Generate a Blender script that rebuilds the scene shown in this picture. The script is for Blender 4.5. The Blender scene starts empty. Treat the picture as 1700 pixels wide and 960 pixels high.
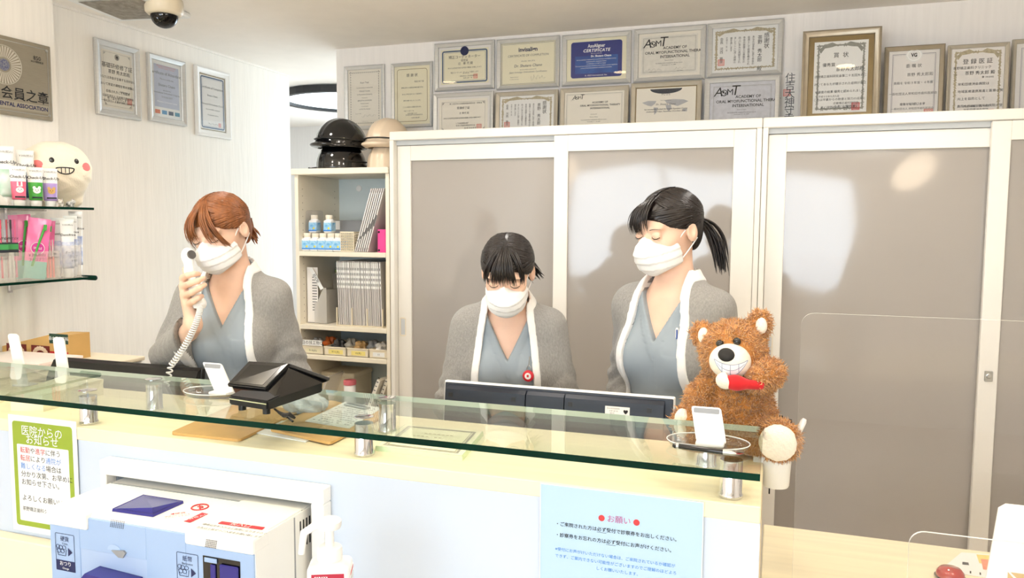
import bpy, bmesh, math, random
import numpy as np
from mathutils import Vector, Matrix

scene = bpy.context.scene
random.seed(7)
RNG = np.random.default_rng(7)

# ------------------------------------------------------------------ camera
F_PX, PITCH, YAW, ROLL = 1285.0, math.radians(4.774), math.radians(18.863), math.radians(0.30)
CAM = np.array([0.0, 0.0, 1.5])
_fw = np.array([-math.sin(YAW) * math.cos(PITCH), math.cos(YAW) * math.cos(PITCH), -math.sin(PITCH)])
_r0 = np.array([math.cos(YAW), math.sin(YAW), 0.0])
_u0 = np.cross(_r0, _fw)
_rt = math.cos(ROLL) * _r0 + math.sin(ROLL) * _u0
_up = -math.sin(ROLL) * _r0 + math.cos(ROLL) * _u0
cam_data = bpy.data.cameras.new('camera')
cam_data.sensor_fit = 'HORIZONTAL'
cam_data.sensor_width = 36.0
cam_data.lens = F_PX / 1700.0 * 36.0
cam_data.clip_start = 0.02
cam = bpy.data.objects.new('camera', cam_data)
scene.collection.objects.link(cam)
M = Matrix.Identity(4)
for i in range(3):
    M[i][0], M[i][1], M[i][2], M[i][3] = _rt[i], _up[i], -_fw[i], CAM[i]
cam.matrix_world = M
scene.camera = cam


def _ray(x, y):
    return _fw + _rt * (x - 850) / F_PX + _up * (480 - y) / F_PX


def onX(x, y, v):
    d = _ray(x, y); return CAM + d * v / d[0]


def onY(x, y, v):
    d = _ray(x, y); return CAM + d * v / d[1]


def onZ(x, y, v):
    d = _ray(x, y); return CAM + d * (v - 1.5) / d[2]


# ------------------------------------------------------------------ view, world, lights
scene.view_settings.view_transform = 'Standard'
scene.view_settings.look = 'None'
scene.view_settings.gamma = 1.0
scene.view_settings.use_curve_mapping = False
scene.view_settings.exposure = 0.82
scene.cycles.max_bounces = 10
scene.cycles.transparent_max_bounces = 24
scene.cycles.use_denoising = True
scene.cycles.caustics_reflective = False
scene.cycles.caustics_refractive = False
scene.cycles.sample_clamp_indirect = 6.0

world = bpy.data.worlds.new('world')
scene.world = world
world.use_nodes = True
world.node_tree.nodes['Background'].inputs[0].default_value = (0.78, 0.89, 1.0, 1)
world.node_tree.nodes['Background'].inputs[1].default_value = 6.8


def area(name, loc, target, sx, sy, power, color):
    l = bpy.data.lights.new(name, 'AREA')
    l.shape = 'RECTANGLE'; l.size = sx; l.size_y = sy; l.energy = power; l.color = color
    o = bpy.data.objects.new(name, l); scene.collection.objects.link(o)
    o.location = loc
    o.rotation_euler = (Vector(target) - Vector(loc)).to_track_quat('-Z', 'Y').to_euler()
    return o


def spot(name, loc, target, power, color, angle, blend, size):
    l = bpy.data.lights.new(name, 'SPOT')
    l.energy = power; l.color = color; l.spot_size = math.radians(angle); l.spot_blend = blend; l.shadow_soft_size = size
    o = bpy.data.objects.new(name, l); scene.collection.objects.link(o)
    o.location = loc
    o.rotation_euler = (Vector(target) - Vector(loc)).to_track_quat('-Z', 'Y').to_euler()
    return o


WARM = (1.0, 0.87, 0.66)
SOFT = (1.0, 0.96, 0.92)
COOL = (0.78, 0.90, 1.0)
# daylight that comes in through the windows of the rear wall and of the passage behind
for _n, _l, _t, _sx, _sy in (('rear_window_portal', (-.875, -3.39, 1.5), (-.875, 0, 1.5), 3.25, 1.36), ('passage_window_portal', (-2.325, 6.29, 1.74), (-2.325, 3, 1.74), 2.25, 1.08)):
    _p = area(_n, _l, _t, _sx, _sy, 1, (1, 1, 1)); _p.data.cycles.is_portal = True
area('passage_side_fill', (-0.75, 5.55, 1.75), (-2.85, 3.75, 1.75), 1.5, 1.6, 12, (0.66, 0.88, 1.0))  # added lamp for cool spill on the left wall; no window stands here
DOWNLIGHTS = [(-2.0, 1.25), (-1.05, 1.25), (-0.1, 1.25), (0.75, 1.25), (-2.0, 2.55), (-0.9, 2.55), (0.3, 2.55), (-0.3, -0.9), (1.3, -0.9)]
for i, (lx, ly) in enumerate(DOWNLIGHTS):
    spot('downlight_beam', (lx, ly, 2.37), (lx, ly, 0), (3 if ly < 0 else 8) if ly < 2 else 13, WARM if ly < 2 else SOFT, 140, 0.9, 0.06)
area('waiting_room_ceiling_panel_light', (0.9, -1.2, 2.33), (0.9, -1.2, 0), 1.2, 0.6, 8, (1.0, 0.95, 0.88))

# ------------------------------------------------------------------ materials


def lin(c):
    return tuple(((v / 255.0) / 12.92 if v / 255.0 <= 0.04045 else ((v / 255.0 + 0.055) / 1.055) ** 2.4) for v in c)


def mat(name, rgb, rough=0.5, metal=0.0, var=0.0, scale=20.0, bump=0.0, bscale=None, stretch=(1, 1, 1), coat=0.0, sheen=0.0, sub=0.0, spec=0.5, rgb2=None):
    m = bpy.data.materials.new(name); m.use_nodes = True
    nt = m.node_tree; b = nt.nodes['Principled BSDF']
    c = lin(rgb)
    b.inputs['Base Color'].default_value = (*c, 1)
    b.inputs['Roughness'].default_value = rough
    b.inputs['Metallic'].default_value = metal
    b.inputs['Specular IOR Level'].default_value = spec
    if coat: b.inputs['Coat Weight'].default_value = coat; b.inputs['Coat Roughness'].default_value = 0.08
    if sheen: b.inputs['Sheen Weight'].default_value = sheen
    if sub:
        b.inputs['Subsurface Weight'].default_value = sub
        b.inputs['Subsurface Radius'].default_value = (0.012, 0.005, 0.003)
    if var or bump or rgb2:
        tc = nt.nodes.new('ShaderNodeTexCoord'); mp = nt.nodes.new('ShaderNodeMapping')
        mp.inputs['Scale'].default_value = stretch
        nt.links.new(tc.outputs['Object'], mp.inputs['Vector'])
        if var or rgb2:
            n = nt.nodes.new('ShaderNodeTexNoise'); n.inputs['Scale'].default_value = scale; n.inputs['Detail'].default_value = 3
            nt.links.new(mp.outputs[0], n.inputs['Vector'])
            r = nt.nodes.new('ShaderNodeValToRGB')
            r.color_ramp.elements[0].position = 0.3; r.color_ramp.elements[1].position = 0.7
            lo = lin(rgb2) if rgb2 else tuple(v * (1 - var) for v in c)
            hi = c if rgb2 else tuple(min(1, v * (1 + var * 0.6)) for v in c)
            r.color_ramp.elements[0].color = (*lo, 1); r.color_ramp.elements[1].color = (*hi, 1)
            nt.links.new(n.outputs['Fac'], r.inputs[0]); nt.links.new(r.outputs[0], b.inputs['Base Color'])
        if bump:
            n2 = nt.nodes.new('ShaderNodeTexNoise'); n2.inputs['Scale'].default_value = bscale or scale; n2.inputs['Detail'].default_value = 2
            nt.links.new(mp.outputs[0], n2.inputs['Vector'])
            bp = nt.nodes.new('ShaderNodeBump'); bp.inputs['Strength'].default_value = bump; bp.inputs['Distance'].default_value = 0.01
            nt.links.new(n2.outputs['Fac'], bp.inputs['Height']); nt.links.new(bp.outputs[0], b.inputs['Normal'])
    return m


def emit_mat(name, rgb, s):
    m = bpy.data.materials.new(name); m.use_nodes = True
    nt = m.node_tree; nt.nodes.clear()
    e = nt.nodes.new('ShaderNodeEmission'); e.inputs[0].default_value = (*lin(rgb), 1); e.inputs[1].default_value = s
    o = nt.nodes.new('ShaderNodeOutputMaterial'); nt.links.new(e.outputs[0], o.inputs[0])
    return m


def clear_mat(name, tint=(255, 255, 255), ior=1.5, rough=0.0, extra=0.0):
    """thin clear sheet: light passes straight through, reflections by angle"""
    m = bpy.data.materials.new(name); m.use_nodes = True
    nt = m.node_tree; nt.nodes.clear()
    t = nt.nodes.new('ShaderNodeBsdfTransparent'); t.inputs[0].default_value = (*lin(tint), 1)
    g = nt.nodes.new('ShaderNodeBsdfGlossy'); g.inputs['Roughness'].default_value = rough
    lw = nt.nodes.new('ShaderNodeLayerWeight'); lw.inputs['Blend'].default_value = .5
    pw_ = nt.nodes.new('ShaderNodeMath'); pw_.operation = 'POWER'; pw_.inputs[1].default_value = 5.0
    nt.links.new(lw.outputs['Facing'], pw_.inputs[0])
    f0 = ((ior - 1) / (ior + 1)) ** 2 + extra
    ma = nt.nodes.new('ShaderNodeMath'); ma.operation = 'MULTIPLY_ADD'; ma.use_clamp = True
    ma.inputs[1].default_value = 1 - f0; ma.inputs[2].default_value = f0
    nt.links.new(pw_.outputs[0], ma.inputs[0])
    mx = nt.nodes.new('ShaderNodeMixShader'); o = nt.nodes.new('ShaderNodeOutputMaterial')
    fac = ma.outputs[0]
    nt.links.new(fac, mx.inputs[0]); nt.links.new(t.outputs[0], mx.inputs[1]); nt.links.new(g.outputs[0], mx.inputs[2])
    nt.links.new(mx.outputs[0], o.inputs[0])
    return m


def milky_mat(name, rgb, alpha):
    """translucent plastic: part paint, part see-through"""
    m = bpy.data.materials.new(name); m.use_nodes = True
    nt = m.node_tree; b = nt.nodes['Principled BSDF']
    b.inputs['Base Color'].default_value = (*lin(rgb), 1); b.inputs['Roughness'].default_value = 0.2
    b.inputs['Alpha'].default_value = alpha
    return m


MT = {}
MT['wall'] = mat('wallpaper', (248, 243, 235), 0.8, var=0.035, scale=60, stretch=(1, 1, .06), bump=.15, bscale=120)
MT['wall_back'] = mat('wallpaper_back', (240, 236, 232), 0.8, var=0.03, scale=60, stretch=(1, 1, .06), bump=.12, bscale=120)
MT['ceiling'] = mat('ceiling_paper', (250, 244, 236), 0.85, var=0.02, scale=9, bump=.06, bscale=90)
MT['floor'] = mat('floor_vinyl', (222, 208, 190), 0.45, var=0.12, scale=6, stretch=(1, 8, 1))
MT['white'] = mat('white_melamine', (244, 243, 240), 0.4, var=0.012, scale=8)
MT['counter_front'] = mat('counter_front', (206, 217, 232), 0.32, var=0.01, scale=5)
MT['counter_top'] = mat('counter_top', (246, 234, 200), 0.42, var=0.07, scale=7, stretch=(.35, 6, 1))
MT['cream'] = mat('cream_melamine', (242, 230, 204), 0.45, var=0.02, scale=9)
MT['shelf_cream'] = mat('shelf_melamine', (243, 234, 214), 0.45, var=0.015, scale=9)
MT['cab'] = mat('cabinet_steel', (244, 240, 231), 0.35, var=0.01, scale=6)
MT['cab_shadow'] = mat('cabinet_recess_shade', (208, 212, 214), 0.4, var=0.02, scale=6)  # greyer cabinet tone: shade of track recess and finger pulls put into colour
MT['silver'] = mat('silver_moulding', (208, 208, 206), 0.32, 0.4, var=.05, scale=30, stretch=(1, 1, 6))
MT['champagne'] = mat('champagne_moulding', (190, 183, 168), 0.32, 0.4, var=.06, scale=30)
MT['bronze'] = mat('bronze_moulding', (164, 153, 134), 0.32, 0.45, var=.06, scale=30)
MT['frame_white'] = mat('white_moulding', (236, 234, 230), 0.35, var=.02, scale=20)
MT['gold'] = mat('gold_lip', (142, 120, 76), 0.4, 0.35, var=.08, scale=40)
MT['chrome'] = mat('chrome', (225, 225, 228), 0.06, 1.0, var=.01, scale=3)
MT['steel'] = mat('brushed_steel', (190, 190, 186), 0.3, 0.9, var=.05, scale=30)
MT['black'] = mat('black_plastic', (11, 11, 12), 0.42, var=.1, scale=20)
MT['gloss_black'] = mat('gloss_black', (8, 8, 10), 0.08, var=.05, scale=3, coat=.5)
MT['navy'] = mat('navy_plastic', (19, 28, 43), 0.4, var=.08, scale=12)
MT['white_plastic'] = mat('white_plastic', (243, 243, 241), 0.3, var=.01, scale=10)
MT['grey_plastic'] = mat('grey_plastic', (150, 152, 154), 0.4, var=.03, scale=10)
MT['ink'] = mat('black_ink', (24, 24, 26), 0.7, var=.02, scale=30)
MT['ink_grey'] = mat('grey_ink', (104, 104, 104), 0.7, var=.02, scale=30)
MT['ink_navy'] = mat('navy_ink', (30, 38, 84), 0.7, var=.02, scale=30)
MT['ink_blue'] = mat('blue_ink', (70, 140, 220), 0.7, var=.02, scale=30)
MT['ink_red'] = mat('red_ink', (205, 62, 66), 0.7, var=.05, scale=30)
MT['ink_pink'] = mat('pale_red_seal', (232, 140, 128), 0.7, var=.12, scale=300)
MT['ink_white'] = mat('white_ink', (250, 250, 250), 0.6, var=.01, scale=30)
MT['paper'] = mat('white_paper', (243, 243, 240), 0.7, var=.01, scale=9)
MT['paper_cream'] = mat('cream_paper', (246, 240, 226), 0.7, var=.02, scale=9)
MT['paper_yellow'] = mat('ivory_paper', (246, 239, 210), 0.7, var=.03, scale=9)
MT['paper_pale'] = mat('pale_paper', (242, 238, 233), 0.7, var=.02, scale=9)
MT['paper_grey'] = mat('mottled_grey_paper', (214, 215, 222), 0.7, var=.08, scale=60)
MT['paper_mottled'] = mat('mottled_cream_paper', (236, 232, 221), 0.7, var=.06, scale=60)
MT['orn_gold'] = mat('gilt_ornament', (190, 178, 148), 0.6, var=.25, scale=160)
MT['orn_grey'] = mat('grey_ornament', (150, 150, 142), 0.6, var=.2, scale=160)
MT['orn_blue'] = mat('slate_blue_ornament', (92, 112, 140), 0.6, var=.2, scale=200)
MT['clear'] = clear_mat('clear_acrylic')
MT['pane'] = clear_mat('picture_pane', (250, 250, 250), 1.35)
MT['glass'] = clear_mat('counter_glass', (246, 251, 247), 1.5, 0.0)
MT['glass_back'] = mat('glass_edge_pale', (205, 222, 212), .15, var=.05, scale=9)
MT['glass_edge'] = mat('glass_edge_green', (3, 44, 33), 0.18, var=.5, scale=5, spec=.1)
MT['frosted'] = milky_mat('frosted_plastic', (232, 228, 220), .45)
MT['clear_edge'] = mat('acrylic_edge', (232, 236, 232), .15, var=.02, scale=9)
MT['film'] = clear_mat('clear_film', (250, 250, 252), 1.3, .05, .03)
MT['pink'] = mat('pink_plastic', (236, 72, 150), .4, var=.03, scale=20)
MT['blue'] = mat('blue_plastic', (40, 74, 150), .4, var=.03, scale=20)
MT['indigo'] = mat('indigo_plastic', (44, 42, 128), .22, var=.06, scale=10)
MT['tan_board'] = mat('tan_board', (214, 170, 104), .5, var=.08, scale=14, coat=.1)
MT['kraft'] = mat('kraft_board', (205, 165, 100), .6, var=.06, scale=14)
MT['red'] = mat('red_print', (206, 36, 48), .5, var=.03, scale=20)
MT['green_print'] = mat('olive_green_print', (150, 172, 48), .55, var=.05, scale=9)
MT['teal'] = mat('teal_tape', (120, 200, 196), .6, var=.03, scale=9)

# ------------------------------------------------------------------ builders
COL = scene.collection


def link(o, parent=None):
    COL.objects.link(o)
    if parent is not None:
        o.parent = parent
    return o


def tag(o, label=None, cat=None, group=None, kind=None):
    if label: o['label'] = label
    if cat: o['category'] = cat
    if group: o['group'] = group
    if kind: o['kind'] = kind
    return o


def thing(name, label, cat, loc=(0, 0, 0), rotz=0.0, group=None):
    o = bpy.data.objects.new(name, None)
    o.empty_display_size = 0.05
    COL.objects.link(o)
    o.location = tuple(float(v) for v in loc); o.rotation_euler = (0, 0, rotz)
    return tag(o, label, cat, group)


def pymesh(name, verts, faces, m, parent=None, smooth=False):
    me = bpy.data.meshes.new(name)
    me.from_pydata([tuple(map(float, v)) for v in verts], [], [tuple(int(i) for i in f) for f in faces])
    me.update()
    if smooth:
        me.shade_smooth()
    for mm in (m if isinstance(m, (list, tuple)) else [m]):
        me.materials.append(MT[mm] if isinstance(mm, str) else mm)
    return link(bpy.data.objects.new(name, me), parent)


def obj(name, bm, m, parent=None, smooth=None):
    me = bpy.data.meshes.new(name)
    bmesh.ops.recalc_face_normals(bm, faces=bm.faces)
    bm.to_mesh(me); bm.free()
    if smooth:
        me.shade_smooth()
        if smooth is not True:
            me.set_sharp_from_angle(angle=math.radians(smooth))
    for mm in (m if isinstance(m, (list, tuple)) else [m]):
        me.materials.append(MT[mm] if isinstance(mm, str) else mm)
    return link(bpy.data.objects.new(name, me), parent)


def BM():
    return bmesh.new()


def add_box(bm, lo, hi, bev=0.0, seg=1, xf=None, mi=0):
    r = bmesh.ops.create_cube(bm, size=1.0)
    vs = r['verts']
    for v in vs:
        v.co = Vector([lo[i] + (v.co[i] + .5) * (hi[i] - lo[i]) for i in range(3)])
    fs = list({f for v in vs for f in v.link_faces})
    if bev > 0:
        es = list({e for v in vs for e in v.link_edges})
        rr = bmesh.ops.bevel(bm, geom=es, offset=bev, segments=seg, affect='EDGES', profile=.5)
        vs = list({v for f in rr['faces'] for v in f.verts} | {v for v in vs if v.is_valid})
        fs = list({f for v in vs for f in v.link_faces})
    for f in fs: f.material_index = mi
    if xf is not None:
        for v in vs: v.co = xf @ v.co
    return vs


def box(name, lo, hi, m, parent=None, bev=0.0, seg=1, xf=None):
    bm = BM(); add_box(bm, lo, hi, bev, seg, xf)
    return obj(name, bm, m, parent)


def add_lathe(bm, prof, n=24, xf=None, cap=True, mi=0):
    rings = []
    for r, z in prof:
        rings.append([bm.verts.new(Vector((r * math.cos(2 * math.pi * i / n), r * math.sin(2 * math.pi * i / n), z))) for i in range(n)])
    fs = []
    for a, b in zip(rings, rings[1:]):
        for i in range(n):
            fs.append(bm.faces.new((a[i], a[(i + 1) % n], b[(i + 1) % n], b[i])))
    if cap:
        fs.append(bm.faces.new(rings[0][::-1])); fs.append(bm.faces.new(rings[-1]))
    for f in fs: f.material_index = mi
    if xf is not None:
        for r in rings:
            for v in r: v.co = xf @ v.co


def add_tube(bm, pts, rad, n=8, closed=False, mi=0, flat=1.0):
    pts = [Vector([float(c) for c in p]) for p in pts]
    N = len(pts)
    rads = rad if isinstance(rad, (list, tuple, np.ndarray)) else [rad] * N
    rings = []
    prev = None
    for i, p in enumerate(pts):
        a = pts[i - 1] if (i > 0 or closed) else pts[i]
        b = pts[(i + 1) % N] if (i < N - 1 or closed) else pts[i]
        t = (b - a).normalized()
        if t.length < 1e-6: t = Vector((0, 0, 1))
        if prev is None:
            ref = Vector((0, 0, 1)) if abs(t.z) < .9 else Vector((1, 0, 0))
            u = t.cross(ref).normalized()
        else:
            u = (prev - t * prev.dot(t)).normalized()
        prev = u; w = t.cross(u)
        rings.append([bm.verts.new(p + (u * math.cos(2 * math.pi * k / n) + w * flat * math.sin(2 * math.pi * k / n)) * float(rads[i])) for k in range(n)])
    fs = []
    for i in range(N if closed else N - 1):
        a, b = rings[i], rings[(i + 1) % N]
        for k in range(n):
            fs.append(bm.faces.new((a[k], a[(k + 1) % n], b[(k + 1) % n], b[k])))
    if not closed:
        fs.append(bm.faces.new(rings[0][::-1])); fs.append(bm.faces.new(rings[-1]))
    for f in fs: f.material_index = mi


def add_prism(bm, poly, y0, y1, mi=0, xf=None):
    """poly in (x, z), extruded along y"""
    a = [bm.verts.new((x, y0, z)) for x, z in poly]; b = [bm.verts.new((x, y1, z)) for x, z in poly]
    fs = [bm.faces.new(a), bm.faces.new(b[::-1])]
    n = len(poly)
    for i in range(n):
        fs.append(bm.faces.new((a[i], b[i], b[(i + 1) % n], a[(i + 1) % n])))
    for f in fs: f.material_index = mi
    if xf is not None:
        for v in a + b: v.co = xf @ v.co


def rrect(w, h, r, n=5, cx=0, cz=0):
    out = []
    for (sx, sz, a0) in ((1, 1, 0), (-1, 1, 90), (-1, -1, 180), (1, -1, 270)):
        for k in range(n + 1):
            a = math.radians(a0 + 90 * k / n)
            out.append((cx + sx * (w / 2 - r) + r * math.cos(a), cz + sz * (h / 2 - r) + r * math.sin(a)))
    return out


def copy_tree(o, parent=None):
    c = o.copy(); COL.objects.link(c)
    if parent is not None: c.parent = parent
    for ch in list(o.children):
        copy_tree(ch, c)
    return c


# lettering: every line of one colour on one sheet becomes one flat mesh, lying in local XZ and facing -Y
_tc = bpy.data.curves.new('lettering', 'FONT')
_to = bpy.data.objects.new('lettering', _tc)
COL.objects.link(_to)


def text_geo(s, size, align='CENTER', shear=0.0, spacing=1.0, line=1.0, bold=0.0, res=2):
    _tc.body = s; _tc.size = size; _tc.align_x = align; _tc.align_y = 'CENTER'; _tc.shear = shear
    _tc.space_character = spacing; _tc.space_line = line; _tc.offset = bold * size; _tc.resolution_u = res
    me = _to.to_mesh()
    v = np.empty(len(me.vertices) * 3); me.vertices.foreach_get('co', v); v = v.reshape(-1, 3)
    f = [tuple(p.vertices) for p in me.polygons]
    _to.to_mesh_clear()
    return v, f


TS = [1.0]          # scale of the printing on the framed documents


def letters(name, lines, m, parent, y=-0.0012, xf=None, ts=None):
    """lines: (string, x, z, size[, align[, options]])"""
    V, Fc, n = [], [], 0
    for ln in lines:
        s, x, z, size = ln[:4]; size *= ts or TS[0]
        al = ln[4] if len(ln) > 4 else 'CENTER'
        op = ln[5] if len(ln) > 5 else {}
        op = dict(op); rot = op.pop('rot', 0.0); wid = op.pop('wid', 1.0)
        v, f = text_geo(s, size, al, **op)
        if not len(v): continue
        vx = v[:, 0] * wid; vz = v[:, 1]
        c, sn = math.cos(rot), math.sin(rot)
        V.append(np.stack([x + vx * c - vz * sn, np.full(len(v), y), z + vx * sn + vz * c], 1))
        Fc += [tuple(i + n for i in q) for q in f]; n += len(v)
    if not V: return None
    V = np.concatenate(V)
    if xf is not None:
        V = np.array([tuple(xf @ Vector(p)) for p in V])
    return pymesh(name, V, Fc, m, parent)


def flat_poly(bm, pts, y, mi=0):
    f = bm.faces.new([bm.verts.new((x, y, z)) for x, z in pts]); f.material_index = mi
    if f.normal.dot(Vector((0, -1, 0))) < 0: f.normal_flip()


def line_rect(bm, w, h, t, y, cx=0, cz=0, mi=0, r=0.0):
    o = rrect(w, h, max(r, 1e-4), 4, cx, cz); i_ = rrect(w - 2 * t, h - 2 * t, max(r - t, 5e-5), 4, cx, cz)
    a = [bm.verts.new((x, y, z)) for x, z in o]; b = [bm.verts.new((x, y, z)) for x, z in i_]
    for k in range(len(a)):
        f = bm.faces.new((a[k], a[(k + 1) % len(a)], b[(k + 1) % len(a)], b[k])); f.material_index = mi


def squiggle(bm, x, z, w, h, y, n=26, t=.0006, seed=0):
    r = random.Random(seed); pts = []
    for k in range(n):
        u = k / (n - 1)
        pts.append((x + w * (u - .5) + math.sin(u * 31 + seed) * w * .03, y, z + h * .5 * math.sin(u * (18 + seed % 5) + seed) * (1 - .6 * u) * (.6 + .4 * r.random())))
    add_tube(bm, pts, t, 3, flat=.3)
# ------------------------------------------------------------------ the room
ZC = 2.40
XL, YB, YC, YE = -2.844, 3.585, 3.10, 4.104


def struct(name, boxes, m, bev=0.0):
    bm = BM()
    for lo, hi in boxes: add_box(bm, lo, hi, bev)
    return tag(obj(name, bm, m), kind='structure')


tag(struct('floor', [((-4.7, -3.6, -.06), (3.5, 6.5, 0))], 'floor'), 'vinyl floor of the reception', 'floor')
tag(struct('ceiling', [((-4.7, -3.6, ZC), (3.5, 6.5, ZC + .08))], 'ceiling'), 'plain beige papered ceiling', 'ceiling')
tag(struct('wall_left', [((XL - .12, -3.5, 0), (XL, YE, ZC))], 'wall'), 'cream papered wall with three hung certificates', 'wall')
tag(struct('wall_pillar', [((XL, -.6, 0), (-2.74, 2.385, ZC))], 'wall'), 'cream pillar carrying the plaque and glass shelves', 'wall')
tag(struct('wall_back', [((-2.195, YB, 0), (3.4, YB + .12, ZC))], 'wall_back'), 'pale papered wall behind the white cabinets', 'wall')
tag(struct('wall_right', [((3.3, -3.5, 0), (3.42, YB, ZC))], 'wall'), 'cream papered wall beyond the cabinets', 'wall')
tag(struct('wall_rear', [((-3.0, -3.52, 0), (3.4, -3.4, .82)), ((-3.0, -3.52, 2.18), (3.4, -3.4, ZC)), ((-3.0, -3.52, .82), (-2.5, -3.4, 2.18)), ((.75, -3.52, .82), (3.4, -3.4, 2.18))], 'wall'), 'cream wall with wide window behind the camera', 'wall')
tag(struct('wall_passage', [((-4.7, 6.3, 0), (-3.45, 6.42, ZC)), ((-1.2, 6.3, 0), (.2, 6.42, ZC)), ((-3.45, 6.3, 2.28), (-1.2, 6.42, ZC)), ((-3.45, 6.3, 0), (-1.2, 6.42, 1.2)), ((-4.7, YE - .12, 0), (XL - .12, YE, ZC)), ((-4.75, YE, 0), (-4.65, 6.4, ZC)), ((.1, YB + .12, 0), (.2, 6.4, ZC))], 'wall_back'), 'white walls of the passage behind the counter', 'wall')


def window(name, x0, x1, y, z0, z1, n, label):
    bm = BM()
    t = .045
    for a, b in (((x0, z0), (x1, z0 + t)), ((x0, z1 - t), (x1, z1)), ((x0, z0), (x0 + t, z1)), ((x1 - t, z0), (x1, z1))):
        add_box(bm, (a[0], y - .03, a[1]), (b[0], y + .03, b[1]), .004)
    for i in range(1, n):
        xx = x0 + (x1 - x0) * i / n
        add_box(bm, (xx - t / 2, y - .025, z0), (xx + t / 2, y + .025, z1), .004)
    o = obj(name, bm, 'cab'); tag(o, label, 'window', kind='structure')
    p = box('pane', (x0 + .02, y - .003, z0 + .02), (x1 - .02, y + .003, z1 - .02), 'pane', o)
    return o


window('window_1', -2.5, .75, -3.46, .82, 2.18, 3, 'wide window of the waiting side')
window('window_2', -3.45, -1.2, 6.36, 1.2, 2.28, 2, 'bright window at the end of the passage')

# small trim strips where wall and ceiling meet
struct('trim_1', [((XL, 2.385, ZC - .012), (XL + .008, YE, ZC))], 'wall')


def ceiling_lamp(x, y, lab):
    t = thing('recessed_downlight', lab, 'lamp', (x, y, ZC), 0, 'recessed ceiling downlights')
    bm = BM(); add_lathe(bm, [(.062, -.004), (.062, 0), (.045, 0), (.045, -.004)], 28, cap=False); add_lathe(bm, [(.062, -.004), (.045, -.004)], 28, cap=False)
    obj('trim_ring', bm, 'white_plastic', t)
    bm = BM(); add_lathe(bm, [(.044, -.002), (.044, -.0005)], 24); obj('lens', bm, emit_mat('downlight_lens', (255, 226, 176), 14), t)


for lx, ly in DOWNLIGHTS:
    ceiling_lamp(lx, ly, 'round recessed ceiling downlight with warm lens')
t = thing('ceiling_light_panel', 'flat square ceiling light over the waiting side', 'lamp', (.9, -1.2, ZC))
box('frame', (-.64, -.34, -.03), (.64, .34, 0), 'white_plastic', t, .006)
box('diffuser', (-.6, -.3, -.036), (.6, .3, -.03), emit_mat('panel_diffuser', (255, 244, 226), 4), t)

OPAL = emit_mat('opal_glow', (255, 246, 234), 15)


def pendant(x, y, z, lab, power):
    t = thing('globe_pendant', lab, 'lamp', (x, y, ZC), 0, 'warm globe pendants on the waiting side')
    bm = BM(); add_lathe(bm, [(.055, -.02), (.055, 0)], 24); obj('canopy', bm, 'white_plastic', t)
    bm = BM(); add_tube(bm, [(0, 0, -.02), (0, 0, z - ZC + .14)], .004, 8); obj('cord', bm, 'white_plastic', t)
    bm = BM(); add_lathe(bm, [(.03, z - ZC + .12), (.035, z - ZC + .125), (.02, z - ZC + .16)], 20); obj('socket', bm, 'steel', t)
    bm = BM(); bmesh.ops.create_uvsphere(bm, u_segments=32, v_segments=20, radius=.13, matrix=Matrix.Translation((0, 0, z - ZC))); obj('globe', bm, emit_mat('globe_glow', (255, 230, 198), power / 3.0), t, True)


pendant(.98, -.15, 1.95, 'warm white globe pendant lamp above the right end of the waiting side', 18)
pendant(-1.9, -.9, 2.0, 'warm white globe pendant lamp above the left end of the waiting side', 12)  # second globe, out of view, added to lift ceiling and walls

for i, x in enumerate((-1.75, -.55, .65)):  # unseen globes added to brighten the ceiling and back wall
    t = thing('added_opal_lamp', ('left', 'middle', 'right')[i] + ' opal globe lamp close under the ceiling above the staff side', 'lamp', (x, 1.38, ZC), 0, 'opal globe lamps close under the ceiling')
    bm = BM(); add_lathe(bm, [(.06, -.025), (.065, 0)], 24); add_lathe(bm, [(.012, -.10), (.012, -.025)], 12); obj('canopy', bm, 'white_plastic', t)
    bm = BM(); bmesh.ops.create_uvsphere(bm, u_segments=28, v_segments=16, radius=.10, matrix=Matrix.Translation((0, 0, -.19))); obj('globe', bm, OPAL, t, True)

# ring light on the passage ceiling, seen above the bookcase
t = thing('ring_ceiling_light', 'dark rimmed round ceiling light in the passage', 'lamp', tuple(onZ(583, 160, ZC)))
bm = BM(); add_lathe(bm, [(.50, -.05), (.50, -.005), (.46, -.005), (.46, -.05)], 48, cap=False); add_lathe(bm, [(.50, -.05), (.46, -.05)], 48, cap=False); obj('rim', bm, 'black', t)
bm = BM(); add_lathe(bm, [(.458, -.03), (.458, -.002)], 40); obj('diffuser', bm, emit_mat('ring_diffuser', (235, 248, 255), 2.0), t)

# ------------------------------------------------------------------ the two sliding-door cabinets
PANEL = mat('smoked_door_sheet', (170, 164, 157), .07, var=.02, scale=2, bump=.05, bscale=1.6, spec=.6)


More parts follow.
